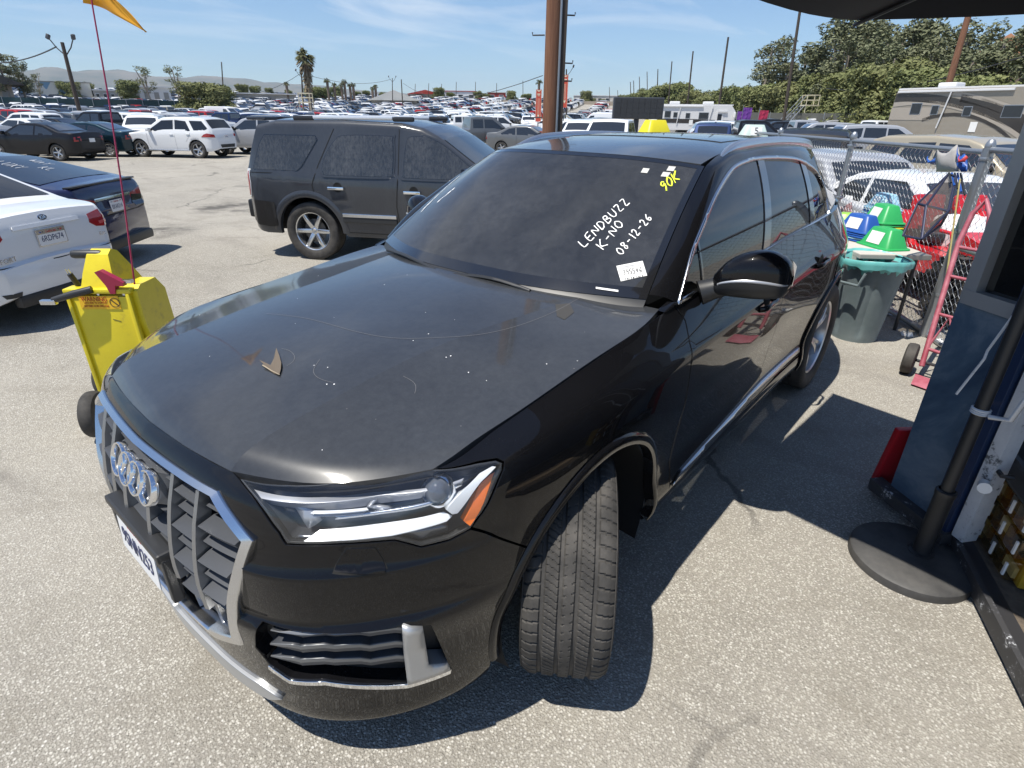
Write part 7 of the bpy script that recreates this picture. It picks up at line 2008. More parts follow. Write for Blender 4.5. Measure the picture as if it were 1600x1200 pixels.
# ------------------------------------------------------------------ fence, booth and clutter on the right
FP1, FP2 = np.array([-6.56, .16]), np.array([-4.86, 1.48]); FD = (FP2-FP1)/np.linalg.norm(FP2-FP1); FN = np.array([FD[1], -FD[0]])   # FN points to the camera side
fence = thing('chain_link_fence', 'galvanised chain-link fence with round posts behind the bin and clutter', 'fence', (float(FP1[0]), float(FP1[1]), 0), math.atan2(FD[1], FD[0]))
SP = float(np.linalg.norm(FP2-FP1)); HT = 1.575
wk = M_GALV
for k, x in enumerate((-SP, 0, SP, 2*SP)):
    pst = MB().tube([(x, 0, -.2), (x, 0, HT+.02)], .03 if k != 2 else .042, 12).build('post', wk, fence, smooth=60)
    MB().lathe([(.0, .06), (.022, .052), (.036, .02), (.036, -.02), (.03, -.03)], 14, 'z', (x, 0, HT+.03)).build('post_cap', wk, pst, smooth=60)
    for z in (.4, .95, HT-.06): MB().lathe([(.046, -.015), (.05, 0), (.046, .015)], 14, 'z', (x, 0, z)).build('tie_band', wk, pst, smooth=60)
for z in (HT-.01, .05): MB().tube([(-1.45*SP, 0, z), (SP, 0, z)], .022, 10).build('rail', wk, fence, smooth=60)
MB().tube([(SP, 0, HT+.01), (2*SP+.5, 0, HT+.01)], .024, 10).build('rail', wk, fence, smooth=60)
MB().tube([(SP-.05, 0, .82), (2*SP, 0, .82)], .024, 10).build('brace_rail', wk, fence, smooth=60)
mesh = MB(); cell = .034; x0, x1 = -1.45*SP, 2*SP
for i in range(int((x1-x0)/cell)):
    pts = []
    for k in range(int(HT/cell)+1):
        z = .05+k*cell
        if z > HT+.03: break
        pts.append((x0+i*cell+cell*(1.03 if (k+i) % 2 else -.03), .003*(1 if k % 2 else -1), z))
    mesh.tube(pts, .0021, 3, cap=False)
mo_ = mesh.build('wire_mesh', wk, fence, fixn=False); mo_['kind'] = 'stuff'
# things behind the fence
def beyond(pxx, D): p = at_dist(pxx, 178, D); return float(p[0]), float(p[1])
x, y = beyond(1352, 10.6)
hs = hero('suv', 'silver', 'silver_suv', 'silver SUV right behind the chain-link fence, side on', x, y, 44, sc=.84)
hs.location.z = -.12
x, y = beyond(1520, 9.0); hs = hero('sedan', 'white', 'white_sedan', 'white sedan behind the fence with its red tail lamp by the folded cart', x, y, 44, sc=.86); hs.location.z = -.05
x, y = beyond(1560, 14); hero('suv', 'beige', 'beige_suv', 'beige SUV behind the gate post at the far right', x, y, 60, sc=.88)
# red buggy
M_RED = principled('buggy_red', (.55, .012, .02), .35, coat=.6)
x, y = beyond(1585, 7.7); bg = thing('red_buggy', 'bright red off-road buggy with knobbly tyres behind the fence', 'buggy', (x, y, 0), rad(40)); bg.scale = (.76, .76, .76)
b = MB(); b.prism([(-1.2, .55), (-1.25, .95), (-.6, 1.05), (-.3, .75), (.5, .72), (.8, 1.0), (1.4, .85), (1.5, .6), (1.2, .45), (-1.0, .42)], -.60, .60, 'y'); b.build('body', M_RED, bg, smooth=30)
for sg in (1, -1):
    MB().prism([(-1.2, .9), (-1.1, 1.12), (-.5, 1.18), (-.35, .95)], .42*sg, .74*sg, 'y').build('fender', M_RED, bg); MB().prism([(.6, .9), (.75, 1.1), (1.35, .98), (1.5, .78)], .42*sg, .74*sg, 'y').build('fender', M_RED, bg)
    MB().tube([(.5, .5*sg, .72), (.3, .5*sg, 1.0), (-.45, .5*sg, 1.0), (-.8, .5*sg, .95)], .025, 8).build('grab_bar', M_RED, bg, smooth=60)
    MB().box((-.35, .3*sg, .85), (.45, .42, .14), bevel=.05).build('seat', M_BLACK, bg, smooth=40); MB().box((-.58, .3*sg, 1.12), (.14, .42, .55), (0, -.2, 0), bevel=.05).build('seat_back', M_RED, bg, smooth=40)
    for xw in (-1.0, 1.05):
        tw = MB(); n = 40
        tw.lathe([(.20, -.14), (.30, -.16), (.38, -.15), (.40, -.12), (.40, .12), (.38, .15), (.30, .16), (.20, .14)], n, 'y')
        for k in range(18):
            a = 2*PI*k/18
            for yy, o in ((-.08, 0), (.08, .17)): tw.box((.415*math.cos(a+o), yy, .415*math.sin(a+o)), (.06, .13, .075), (0, -(a+o), 0))
        w_ = tw.build('tyre', M_RUBBER, bg, smooth=35); w_.location = (xw, .78*sg, .42)
        rm = MB().lathe([(.0, .09*sg), (.10, .10*sg), (.12, .05*sg), (.19, .09*sg), (.21, .14*sg)], 20, 'y').build('rim', M_RIMDARK, w_, smooth=40)
        for k in range(6): MB().box((.15*math.cos(k), .085*sg, .15*math.sin(k)), (.05, .03, .05), (0, -k, 0), bevel=.01).build('rim_spoke', M_SATIN, rm)
MB().lathe([(.16+.012*math.cos(a), .012*math.sin(a)) for a in np.linspace(0, 2*PI, 7)], 24, 'x', (.25, .3, 1.15)).build('steering_wheel', M_BLACK, bg, smooth=60)
# bag of netting and cloth on the fence
def on_fence(u, v, z): q = FP1+FD*u+FN*v; return (float(q[0]), float(q[1]), z)
def fence_uz(pxx, pyy, v=.0):
    d = ray_px(pxx, pyy); o = FP1+FN*v; # intersect plane
    t = ((o-CAM_O[:2])@FN)/(d[:2]@FN); X = CAM_O+t*d; return float((X[:2]-FP1)@FD), float(X[2])
M_NET = principled('net_grey', (.34, .33, .32), .8); M_BLUE = principled('blue_plastic', (.02, .09, .36), .4); M_GREEN = principled('green_plastic', (.03, .36, .10), .4); M_YEL = principled('yellow_plastic', (.72, .62, .02), .42)
def fence_cloth(name, label, cat, pts, mat, v=.06, sagn=6):
    P_ = [fence_uz(a, b, v) for a, b in pts]; rows = []
    (u0, z0), (u1, z1), (u2, z2), (u3, z3) = P_
    for i in range(sagn+1):
        r = []
        for j in range(sagn+1):
            a, b = i/sagn, j/sagn; u = (u0*(1-a)+u1*a)*(1-b)+(u3*(1-a)+u2*a)*b; z = (z0*(1-a)+z1*a)*(1-b)+(z3*(1-a)+z2*a)*b-.05*math.sin(PI*a)*(1-b)
            r.append(on_fence(u, v+.035*math.sin(PI*a)*math.sin(PI*b)+.01*math.sin(9*a+5*b), z))
        rows.append(r)
    o = MB().grid(rows).build(name, mat, smooth=60); md = o.modifiers.new('thick', 'SOLIDIFY'); md.thickness = .006
    set_props(o, label, cat)
fence_cloth('net_bag', 'grey netting bag hanging on the fence below the top rail', 'bag', [(1466, 234), (1497, 226), (1500, 268), (1462, 268)], M_NET)
fence_cloth('blue_cloth', 'strip of blue cloth on the fence beside the netting bag', 'cloth', [(1497, 228), (1508, 240), (1512, 268), (1500, 269)], M_BLUE, .07)
fence_cloth('red_rag', 'small red rag on the fence right of the blue cloth', 'rag', [(1499, 243), (1511, 243), (1510, 252), (1500, 252)], M_REDINK, .10)
fence_cloth('blue_card', 'blue card on the fence left of the netting bag', 'card', [(1450, 244), (1466, 244), (1466, 254), (1450, 254)], M_BLUE, .05)
fence_cloth('pink_board', 'faded pink board behind the stacked roof signs', 'board', [(1303, 318), (1331, 316), (1330, 345), (1303, 344)], principled('pink_board', (.36, .20, .20), .8), -.15)
# folded shopping cart with mesh sides leaning on the fence
fc = thing('folding_cart', 'folded black wire cart with mesh sides leaning against the fence', 'cart', (0, 0, 0))
CP = {k: on_fence(*( (lambda u, z: (u, vv, z))(*fence_uz(px_, py_, vv)) )) for k, (px_, py_, vv) in {'tl': (1482, 272, .10), 'tr': (1494, 276, .12), 'ml': (1434, 318, .42), 'mr': (1482, 330, .30), 'bl': (1411, 368, .52), 'bm': (1440, 374, .50), 'br': (1470, 352, .22), 'ml2': (1447, 322, .40)}.items()}
M_CARTF = principled('cart_frame', (.03, .035, .07), .4, .3)
for i, (a, b) in enumerate((('tl', 'ml'), ('tl', 'ml2'), ('tr', 'mr'), ('ml', 'mr'), ('ml', 'bl'), ('ml2', 'bm'), ('mr', 'br'), ('bl', 'bm'), ('bm', 'br'), ('ml', 'ml2'), ('tl', 'tr'), ('mr', 'bm'))):
    MB().tube([CP[a], CP[b]], .010, 6).build('cart_bar', M_CARTF, fc, smooth=60)
M_MESH = thin_glass('black_mesh_cloth', (.38, .36, .34), .55, (.20, .18, .17), ior=1.03)
for q in (('ml', 'ml2', 'bm', 'bl'), ('ml2', 'mr', 'br', 'bm'), ('tl', 'tr', 'mr', 'ml2'), ('tl', 'ml', 'ml2')): MB().add([CP[k] for k in q], [tuple(range(len(q)))]).build('mesh_side', M_MESH, fc, fixn=False)
c0, c1, c2, c3 = (Vector(CP[k]) for k in ('ml2', 'mr', 'br', 'bm'))
MB().grid([[tuple(c0.lerp(c1, a).lerp(c3.lerp(c2, a), b)-Vector((0, 0, .02+.05*math.sin(3*a+4*b)))+Vector((-.05, 0, 0))) for b in (.35, .6, .8, 1.05)] for a in (.3, .5, .7, .9, 1.0)]).build('cart_lining', principled('pinkish_cloth', (.36, .24, .21), .8), fc, smooth=60)
for k in range(5): MB().tube([Vector(CP['tl'])+Vector((0, .02*k, .01)), Vector(CP['tl']).lerp(Vector(CP['mr']), .45)+Vector((.02*k, .03*k, .06-.02*k))], .008, 5).build('strap', M_BLUE if k % 2 else M_BLACK, fc)
MB().tube([on_fence(*( (lambda u, z: (u, .16, z))(*fence_uz(1500, 280, .16)) )), on_fence(*( (lambda u, z: (u, .16, z))(*fence_uz(1478, 440, .16)) ))], .007, 5).build('yellow_cord', principled('cord_yellow', (.48, .40, .16), .7), fc)
# table with stacks of numbered roof signs
ta = thing('folding_table', 'worn white topped table in front of the fence carrying stacked roof signs', 'table', (-5.15, .72, 0), math.atan2(FD[1], FD[0]))
M_TTOP = principled('table_top', (.50, .47, .42), .7)
MB().box((0, 0, .70), (1.25, .62, .045), bevel=.008).build('tabletop', M_TTOP, ta)
for x in (-.55, .55):
    for yy in (-.24, .24): MB().tube([(x, yy, 0), (x*.97, yy, .68)], .016, 8).build('leg', M_DKMETAL, ta, smooth=60)
    MB().tube([(x, -.24, .3), (x, .24, .3)], .010, 6).build('stretcher', M_DKMETAL, ta)
MB().box((0, -.30, .655), (1.15, .02, .07)).build('apron', M_TTOP, ta)
def roof_sign_mesh(h=.17, a=.20, b=.13, ta_=.13, tb=.07):
    mb = MB(); rows = []
    for z, sa, sb in ((0, a*1.12, b*1.15), (.012, a*1.10, b*1.12), (.016, a, b), (h, ta_, tb), (h+.006, ta_*.94, tb*.9)):
        row = []
        for k in range(28):
            w = 2*PI*k/28; c, s = math.cos(w), math.sin(w); row.append((sa*math.copysign(abs(c)**.35, c), sb*math.copysign(abs(s)**.35, s), z))
        row.append(row[0]); rows.append(row)
    mb.grid(rows); mb.f.append(tuple(range(len(mb.v)-29, len(mb.v)-1))); return mb
def sign_at(pxx, pyy, z): d = ray_px(pxx, pyy); t = (z-CAM_O[2])/d[2]; return CAM_O+t*d
ROOF_ME = {}
def roof_sign(x, y, z, rz, mat, label, number=None, numcol=None, group=None, sc=1.0, patch=True):
    if mat.name not in ROOF_ME: ROOF_ME[mat.name] = roof_sign_mesh().mesh('cone', mat, 35)
    t = thing('roof_sign', label, 'roof sign', (x, y, z), rz, group); t.scale = (sc, sc, sc); link_mesh('shell', ROOF_ME[mat.name], t)
    if patch:
        for sg in (1, -1):
            M4 = frame_matrix((0, -.1035*sg, .09), (1*sg, 0, 0), (0, .06*sg, .17)); pt = MB().box((0, 0, .002), (.17, .115, .003)).build('number_card', M_WHITE if numcol is not M_WHITE else principled('card_blue', (.16, .30, .46), .5), t); pt.matrix_local = M4
            if number: text_obj('card_number', number, .13, numcol or M_INK, pt, Matrix.Translation((0, 0, .005)), depth=.0008)
    return t
M_LBLUE = principled('pale_blue_plastic', (.30, .52, .66), .4)
azf = math.atan2(FD[1], FD[0])
def stack(pxx, pyy, z0, cols_, top, label_n, n, group, number=None, numcol=None, sc=1.0, rz=0.0, dz=.022):
    p = sign_at(pxx, pyy, z0)
    for k in range(n):
        roof_sign(float(p[0]), float(p[1]), z0+k*dz*sc, azf+rz+.04*math.sin(k*2.3), cols_[k % len(cols_)], label_n[0], None, None, group, sc, False)
    roof_sign(float(p[0]), float(p[1]), z0+n*dz*sc, azf+rz, top, label_n[1], number, numcol, None, sc)
stack(1372, 352, .73, [M_LBLUE, M_BLUE, M_LBLUE], M_LBLUE, ('nested blue roof sign in the tall back stack', 'pale blue roof sign numbered 60 on top of the tall back stack'), 9, 'blue roof signs nested in the back stack', '60', M_WHITE, .9)
stack(1373, 368, .73, [M_GREEN, M_YEL], M_GREEN, ('nested green or yellow roof sign in the middle stack', 'green roof sign with a white card on top of the green and yellow stack'), 7, 'green and yellow roof signs nested in the middle stack', None, None, .92)
stack(1339, 373, .73, [M_BLUE, M_LBLUE, M_BLUE], M_BLUE, ('nested blue roof sign in the low left stack', 'dark blue roof sign with white cards on top of the low left stack'), 4, 'blue roof signs nested in the low left stack', None, None, .88, .35)
p = sign_at(1379, 384, .73); roof_sign(float(p[0]), float(p[1]), .725, azf+.2, M_GREEN, 'single green roof sign with a white card at the front of the table', None, None, None, .95)
p = sign_at(1318, 352, .80); roof_sign(float(p[0]), float(p[1]), .80, azf-.5, principled('lime_plastic', (.30, .55, .06), .4), 'lime green roof sign tilted behind the low blue stack', None, None, None, .7, False)
tb = MB(); rr = random.Random(3)
tb.grid([[(a, b, .73+.02*math.sin(a*30)*math.cos(b*23)+rr.uniform(0, .02)) for b in np.linspace(-.28, .1, 7)] for a in np.linspace(-.55, -.15, 9)])
rg = tb.build('crumpled_paper', M_WHITE, smooth=60); rg.matrix_world = Matrix.Translation((-5.15, .72, 0)) @ Euler((0, 0, azf)).to_matrix().to_4x4(); set_props(rg, 'crumpled white paper on the left end of the table', 'paper')
# trash can with a turquoise liner
tc_ = thing('trash_can', 'grey-green plastic rubbish bin with a turquoise liner behind the black SUV', 'trash can', (-4.42, .985, 0), rad(20)); tc_.scale = (.90, .90, .96)
M_BIN = None
def bin_mat():
    m, t = new_nt('bin_plastic', color=(.15, .19, .20), rough=.55)
    if t: n = t.noise(t.coord('Object'), 6, 5, .6); t.color(t.ramp(n, [(.3, (.13, .17, .18)), (.7, (.19, .23, .24))]))
    return m
M_BIN = bin_mat()
def bin_r(z, a): 
    r = .205+.075*z/.74; rib = .012*max(0, math.cos(6*a))**6*(1 if .06 < z < .55 else 0); return r-rib
rows = [[(bin_r(z, a)*math.cos(a), bin_r(z, a)*math.sin(a), z) for a in np.linspace(0, 2*PI, 73)] for z in (0.0, .02, .05, .07, .2, .35, .5, .54, .56, .70)]
rows += [[(r*math.cos(a), r*math.sin(a), z) for a in np.linspace(0, 2*PI, 73)] for r, z in ((.298, .70), (.302, .715), (.302, .745), (.285, .75))]
bb = MB().grid(rows).build('body', M_BIN, tc_, smooth=40)
for a in (rad(-40), rad(140)):
    h = MB(); ca, sa = math.cos(a), math.sin(a)
    def hp_(u, r, z): return (r*ca-u*sa, r*sa+u*ca, z)
    h.tube([hp_(-.11, .30, .66), hp_(-.09, .335, .55), hp_(.09, .335, .55), hp_(.11, .30, .66)], .014, 8); h.build('handle', M_BIN, tc_, smooth=60)
lin = []
g = random.Random(5)
for r, z in ((.22, .40), (.255, .60), (.290, .735), (.312, .762), (.320, .752), (.319, .725), (.316, .695)):
    lin.append([((r+.005*math.sin(a*11+z*9)+.003*math.sin(a*23))*math.cos(a), (r+.005*math.sin(a*11+z*9)+.003*math.sin(a*23))*math.sin(a), z+(.008*math.sin(a*7+1)+.005*math.sin(a*17) if z < .72 else .012*math.sin(a*2+1))) for a in np.linspace(0, 2*PI, 90)])
set_props(None or MB().grid(lin).build('liner', principled('turquoise_liner', (.16, .52, .50), .35, coat=.3), tc_, smooth=70))
# hand truck
ht = thing('hand_truck', 'faded red hand truck leaning on the fence post, black wheel', 'hand truck', (0, 0, 0))
M_HT = None
def ht_mat():
    m, t = new_nt('faded_red_paint', color=(.40, .10, .13), rough=.55)
    if t: n = t.noise(t.coord('Object'), 5, 6, .7); t.color(t.ramp(n, [(.35, (.30, .05, .075)), (.6, (.44, .14, .18)), (.8, (.50, .24, .26))]))
    return m
M_HT = ht_mat()
A0, B0 = Vector(sign_at(1440, 572, .10)), Vector(sign_at(1480, 586, .10)); tl_ = Vector(sign_at(1508, 345, 1.10))-A0
A1, B1 = A0+tl_, B0+tl_
MB().tube([A0, A0+tl_*.45, A0+tl_*.85, A1+Vector((0, .03, .06)), (A1+B1)/2+Vector((-.03, 0, .16)), B1+Vector((0, -.03, .06)), B0+tl_*.85, B0+tl_*.45, B0], .019, 10).build('frame', M_HT, ht, smooth=60)
for f in (.12, .36, .62, .82): MB().tube([A0+tl_*f, B0+tl_*f], .013, 8).build('crossbar', M_HT, ht, smooth=60)
MB().tube([A0+tl_*.12+Vector((.0, 0, 0)), (A0+B0)/2+tl_*.36, B0+tl_*.12], .011, 6).build('brace', M_HT, ht)
MB().add([tuple(A0+Vector((0, -.02, -.07))), tuple(B0+Vector((0, .02, -.07))), tuple(B0+Vector((.20, .02, -.085))), tuple(A0+Vector((.20, -.02, -.085)))], [(0, 1, 2, 3)]).build('toe_plate', M_HT, ht)
MB().tube([A0+Vector((-.06, -.10, .02)), B0+Vector((-.06, .10, .02))], .012, 8).build('axle', M_DKMETAL, ht)
for P0_, sg in ((A0+Vector((-.06, -.09, .02)), -1), (B0+Vector((-.06, .09, .02)), 1)):
    w_ = MB().lathe([(.055, -.035), (.10, -.04), (.118, -.03), (.122, 0), (.118, .03), (.10, .04), (.055, .035)], 28, 'y', tuple(P0_)).build('wheel', M_RUBBER, ht, smooth=45)
    MB().lathe([(0, .03*sg), (.03, .035*sg), (.055, .02*sg), (.055, -.02*sg)], 16, 'y', tuple(P0_)).build('hub', M_HT, w_, smooth=45)
# litter by the fence
for k, (pxx, pyy, s, lb) in enumerate(((1388, 490, .07, 'crumpled white tissue on the ground by the bin'), (1416, 524, .05, 'small white scrap on the ground left of the hand truck'), (1470, 536, .05, 'white scrap under the hand truck'))):
    p = ground_at(pxx, pyy); g = random.Random(k); mb = MB(); mb.lathe([(0, .035), (.5*s/.05*.05, .03), (s, .012), (s*.9, 0)], 11, 'z'); mb.v = [(a+g.uniform(-.25, .25)*s, b+g.uniform(-.25, .25)*s, max(0.002, c+g.uniform(-.3, .3)*.03)) for a, b, c in mb.v]
    o = mb.build('paper_scrap', M_WHITE, smooth=20); o.location = tuple(p); set_props(o, lb, 'litter')
o = MB().tube([ground_at(1385, 480)+np.array([0, 0, .02]), ground_at(1500, 566)+np.array([0, 0, .02])], .018, 8).build('ground_pipe', M_GALV, smooth=60); set_props(o, 'grey pipe lying on the ground at the foot of the fence', 'pipe')
# ---- booth
M_BOOTH = None
def booth_mat():
    m, t = new_nt('booth_blue', color=(.03, .07, .14), rough=.5, coat=.3)
    if t:
        v = t.coord('Object'); n = t.noise(v, 2.2, 7, .65, .8); n2 = t.noise(v, 19, 5, .8); c = t.ramp(n, [(.34, (.030, .060, .115)), (.52, (.07, .12, .185)), (.66, (.17, .225, .285))])
        t.color(t.mix(t.val(n2, .68, .74, 0, .6), c, (.42, .45, .48)))
    return m
M_BOOTH = booth_mat(); M_FRAME = principled('window_frame_grey', (.36, .37, .38), .45, .3)
def worn_white():
    m, t = new_nt('worn_white_paint', color=(.6, .62, .64), rough=.5)
    if t: n = t.noise(t.coord('Object'), 11, 6, .75); t.color(t.ramp(n, [(.36, (.10, .11, .12)), (.42, (.55, .57, .60)), (.8, (.68, .70, .72))]))
    return m
M_WW = worn_white()
def worn_dark():
    m, t = new_nt('worn_dark_edge', color=(.05, .05, .055), rough=.6)
    if t: n = t.noise(t.coord('Object'), 16, 6, .8); t.color(t.ramp(n, [(.54, (.045, .045, .048)), (.60, (.10, .10, .11)), (.64, (.60, .62, .64))]))
    return m
M_WD = worn_dark()
bo = thing('booth', 'dark blue booth with a grey framed window, open doorway at the right edge', 'booth', (0, 0, 0))
B0_, B1_ = np.array([-1.765, 1.69]), np.array([-1.545, 1.955]); bd = (B1_-B0_)/np.linalg.norm(B1_-B0_); bn = np.array([bd[1], -bd[0]]); bl_ = float(np.linalg.norm(B1_-B0_)); brz = math.atan2(bd[1], bd[0])
def bp(u, v, z): q = B0_+bd*u+bn*v; return (float(q[0]), float(q[1]), z)
MB().box(bp(bl_*.5-.02, -.03, .60), (bl_+.0, .05, 1.0), (0, 0, brz)).build('wall_panel', M_BOOTH, bo)
MB().box(bp(bl_*.5-.04, .02, .075), (bl_+.10, .07, .06), (0, 0, brz)).build('skirt', M_WD, bo)
for u in (.02, bl_-.03): MB().box(bp(u, -.025, 1.75), (.06, .07, 1.30), (0, 0, brz)).build('window_frame', M_FRAME, bo)
for z in (1.115, 2.38): MB().box(bp(bl_*.5, -.024, z), (bl_, .075, .06), (0, 0, brz)).build('window_frame', M_FRAME, bo)
MB().box(bp(bl_*.5, -.04, 1.75), (bl_-.10, .012, 1.24), (0, 0, brz)).build('window_pane', principled('booth_glass', (.012, .013, .014), .05, coat=1.0), bo)
# door post and sill run along the doorway
S0_, S1_ = np.array([-1.52, 1.965]), np.array([-.20, 2.46]); sd = (S1_-S0_)/np.linalg.norm(S1_-S0_); sn = np.array([-sd[1], sd[0]]); srz = math.atan2(sd[1], sd[0])
def sp_(u, v, z): q = S0_+sd*u+sn*v; return (float(q[0]), float(q[1]), z)
MB().box(bp(bl_+.035, -.03, 1.25), (.055, .075, 2.3), (0, 0, brz)).build('door_post', M_WW, bo)
MB().box(bp(bl_-.055, .012, 1.25), (.10, .035, 2.3), (0, 0, brz)).build('corner_post', principled('booth_navy', (.012, .03, .085), .45, coat=.4), bo)
M_FLOOR = wood_mat('floor_boards', (.075, .06, .048), (.17, .135, .10)); M_PLANK = wood_mat('pale_plank', (.28, .21, .14), (.46, .36, .25))
Ls = float(np.linalg.norm(S1_-S0_))
MB().box(sp_(Ls/2, .02, .055), (Ls+.2, .022, .075), (0, 0, srz)).build('sill', M_WD, bo)
MB().box(sp_(Ls/2, .065, .050), (Ls+.2, .07, .03), (0, 0, srz)).build('sill_channel', M_DKMETAL, bo)
for k in range(9): MB().box(sp_(Ls/2, .15+k*.115, .045+.004*(k % 2)), (Ls+.2, .105, .03), (0, 0, srz)).build('floor_board', M_PLANK if k == 1 else M_FLOOR, bo)
# unseen back, side wall and roof, added to shade the booth inside
MB().box(sp_(Ls*.5, 1.45, 1.25), (Ls+1.6, .05, 2.5), (0, 0, srz)).build('back_wall', M_BOOTH, bo)
MB().box(sp_(-.42, .85, 1.25), (.05, 1.3, 2.5), (0, 0, srz)).build('side_wall', principled('booth_inside', (.05, .055, .06), .8), bo)
MB().box(sp_(Ls*.5, .72, 2.52), (Ls+1.8, 1.75, .06), (0, 0, srz)).build('roof', M_WW, bo)
# parts organiser just inside the doorway
og = thing('parts_organiser', 'yellow drawer organiser with clear fronts inside the doorway', 'organiser', sp_(-.10, .16, .075), srz)
M_OY = principled('organiser_yellow', (.45, .27, .02), .45); M_CLR = thin_glass('clear_drawer', (.78, .66, .38), .06, (.5, .42, .25))
MB().box((.13, .10, .17), (.42, .20, .34), bevel=.008).build('case', M_OY, og)
for r in range(3):
    for c in range(3):
        d = MB().box((.0+c*.13, -.02, .06+r*.11), (.115, .05, .095), bevel=.006).build('drawer', M_CLR, og); MB().box((.0+c*.13, .0, .045+r*.11), (.09, .03, .05)).build('drawer_content', M_DKMETAL if (r+c) % 2 else M_WHITE, d); MB().box((.045+c*.13, -.048, .06+r*.11), (.012, .008, .06)).build('drawer_tag', M_WHITE, d)
kb = thing('black_case', 'black tool case above the yellow organiser', 'case', sp_(-.06, .20, .42), srz); MB().box((.05, 0, .06), (.5, .22, .12), bevel=.02).build('shell', M_BLACK, kb); MB().tube([(-.05, -.12, .06), (-.05, -.16, .06), (.12, -.16, .06), (.12, -.12, .06)], .010, 6).build('handle', M_BLACK, kb)
MB().tube([bp(bl_+.06, .03, .42), bp(bl_+.09, .06, .42)], [.022, .026], 10).build('door_knob', M_WHITE, bo, smooth=60)
# red board and cable behind the panel
rb = MB().box((0, 0, .19), (.035, .26, .38), (0, .12, .75), bevel=.01).build('red_board', principled('red_plastic', (.42, .012, .02), .4)); rb.location = (-1.93, 1.70, .02); set_props(rb, 'red plastic board leaning behind the blue booth panel', 'board')
# parasol with its base
pa = thing('parasol', 'black parasol with its pole tied to the booth and a round base', 'parasol', (-1.385, 1.872, 0))
M_PB = None
def base_mat():
    m, t = new_nt('parasol_base', color=(.055, .055, .055), rough=.6)
    if t: n = t.noise(t.coord('Object'), 7, 5, .65); t.color(t.ramp(n, [(.3, (.035, .035, .036)), (.7, (.085, .082, .078))])); t.bump(t.noise(t.coord('Object'), 120, 3, .7), .25, .003)
    return m
MB().lathe([(0, .052), (.15, .050), (.225, .045), (.237, .036), (.24, .02), (.24, 0)], 48, 'z', (.045, -.03, 0)).build('base', base_mat(), pa, smooth=40)
MB().lathe([(.052, .04), (.052, .055), (.036, .06), (.036, .36), (.039, .365), (.039, .385), (.030, .39)], 20, 'z').build('socket', M_BLACK, pa, smooth=40)
MB().tube([(0, 0, .2), (0, 0, 2.55)], .0245, 14).build('pole', M_BLACK, pa, smooth=60)
M_CAN = principled('canopy_black', (.010, .012, .018), .8)
NR, ZC, ZE = 4, 2.50, 2.20
cn = MB(); tips = [(-.785, -.96, ZE+.02), (.80, -1.12, ZE), (1.12, .87, ZE), (-.50, .95, ZE)]
for k in range(NR):
    p0, p1 = Vector(tips[k]), Vector(tips[(k+1) % NR]); G = []
    for i in range(9):
        r = i/8; G.append([tuple(Vector((0, 0, ZC)).lerp(p0.lerp(p1, j/8), r)-Vector((0, 0, (.05*math.sin(PI*j/8)*-.4+.04*r*(1-r)*4)*r))*1.0+(-(p0+p1).normalized()*.10*math.sin(PI*j/8)*r*r*.6)) for j in range(9)])
    pn = MB().grid(G).build('canopy_panel', M_CAN, pa, smooth=60)
    MB().tube([(0, 0, ZC-.03), tuple(Vector((0, 0, ZC)).lerp(p0, .5)-Vector((0, 0, .055))), tuple(p0-Vector((0, 0, .02)))], .009, 6).build('rib', M_DKMETAL, pa)
    MB().tube([(0, 0, 1.98), tuple(Vector((0, 0, ZC)).lerp(p0, .48)-Vector((0, 0, .06)))], .007, 6).build('strut', M_DKMETAL, pa)
MB().lathe([(.03, 2.0), (.045, 1.98), (.045, 1.92), (.03, 1.90)], 14, 'z').build('runner', M_BLACK, pa, smooth=40)
for k in range(3): MB().lathe([(.0275+.002*k, .755+.009*k), (.034, .760+.009*k), (.0275, .764+.009*k)], 16, 'z').build('tie_cord', M_WW, pa, smooth=60)
cd = MB().tube([(.02, .03, .76), (.05, .09, .78), (.08, .12, 1.0), (.07, .10, 1.2), (.10, .12, 1.4)], .010, 6).build('loose_cord', M_WW, pa, smooth=60)
MB().tube([(-.02, -.02, 1.15), (-.03, -.05, 1.0), (-.02, -.05, .97), (-.03, -.09, .80)], .005, 5).build('loose_string', M_WW, pa)
# ------------------------------------------------------------------ yellow jump-start cart with its flag, roof signs on cars
M_YC = None
def yc_mat():
    m, t = new_nt('cart_yellow', color=(.72, .58, .01), rough=.42, coat=.25)
    if t: n = t.noise(t.coord('Object'), 7, 6, .7); t.color(t.ramp(n, [(.30, (.50, .40, .03)), (.42, (.68, .55, .012)), (.8, (.76, .63, .02))]))
    return m
M_YC = yc_mat()
ctop_l, ctop_r = sign_at(105, 455, .80), sign_at(205, 455, .80)
cdir = (ctop_r-ctop_l)[:2]; cw_ = float(np.linalg.norm(cdir)); crz = math.atan2(cdir[1], cdir[0]); cmid = (ctop_l+ctop_r)/2
jc = thing('jump_start_cart', 'yellow jump-start cart on wheels beside the front of the black SUV', 'battery cart', (float(cmid[0]), float(cmid[1]), 0), crz)
hw = cw_/2; dp = .30      # local: x across, y away from the face (behind = +y side away from camera)
bs = 1 if (np.array([-math.sin(crz), math.cos(crz)])@(CAM_O[:2]-cmid[:2])) < 0 else -1   # direction away from camera
def Lc(x, y, z): return (x, y*bs, z)
MB().box(Lc(0, dp*.5, .45), (cw_-.03, dp-.02, .70), bevel=.03).build('housing', M_YC, jc, smooth=40)
MB().box(Lc(0, -.008, .44), (cw_-.004, .022, .68), bevel=.008).build('front_panel', M_YC, jc, smooth=40)
for x in (-hw+.012, hw-.012): MB().box(Lc(x, -.016, .44), (.024, .035, .70), bevel=.008).build('panel_rim', M_YC, jc, smooth=40)
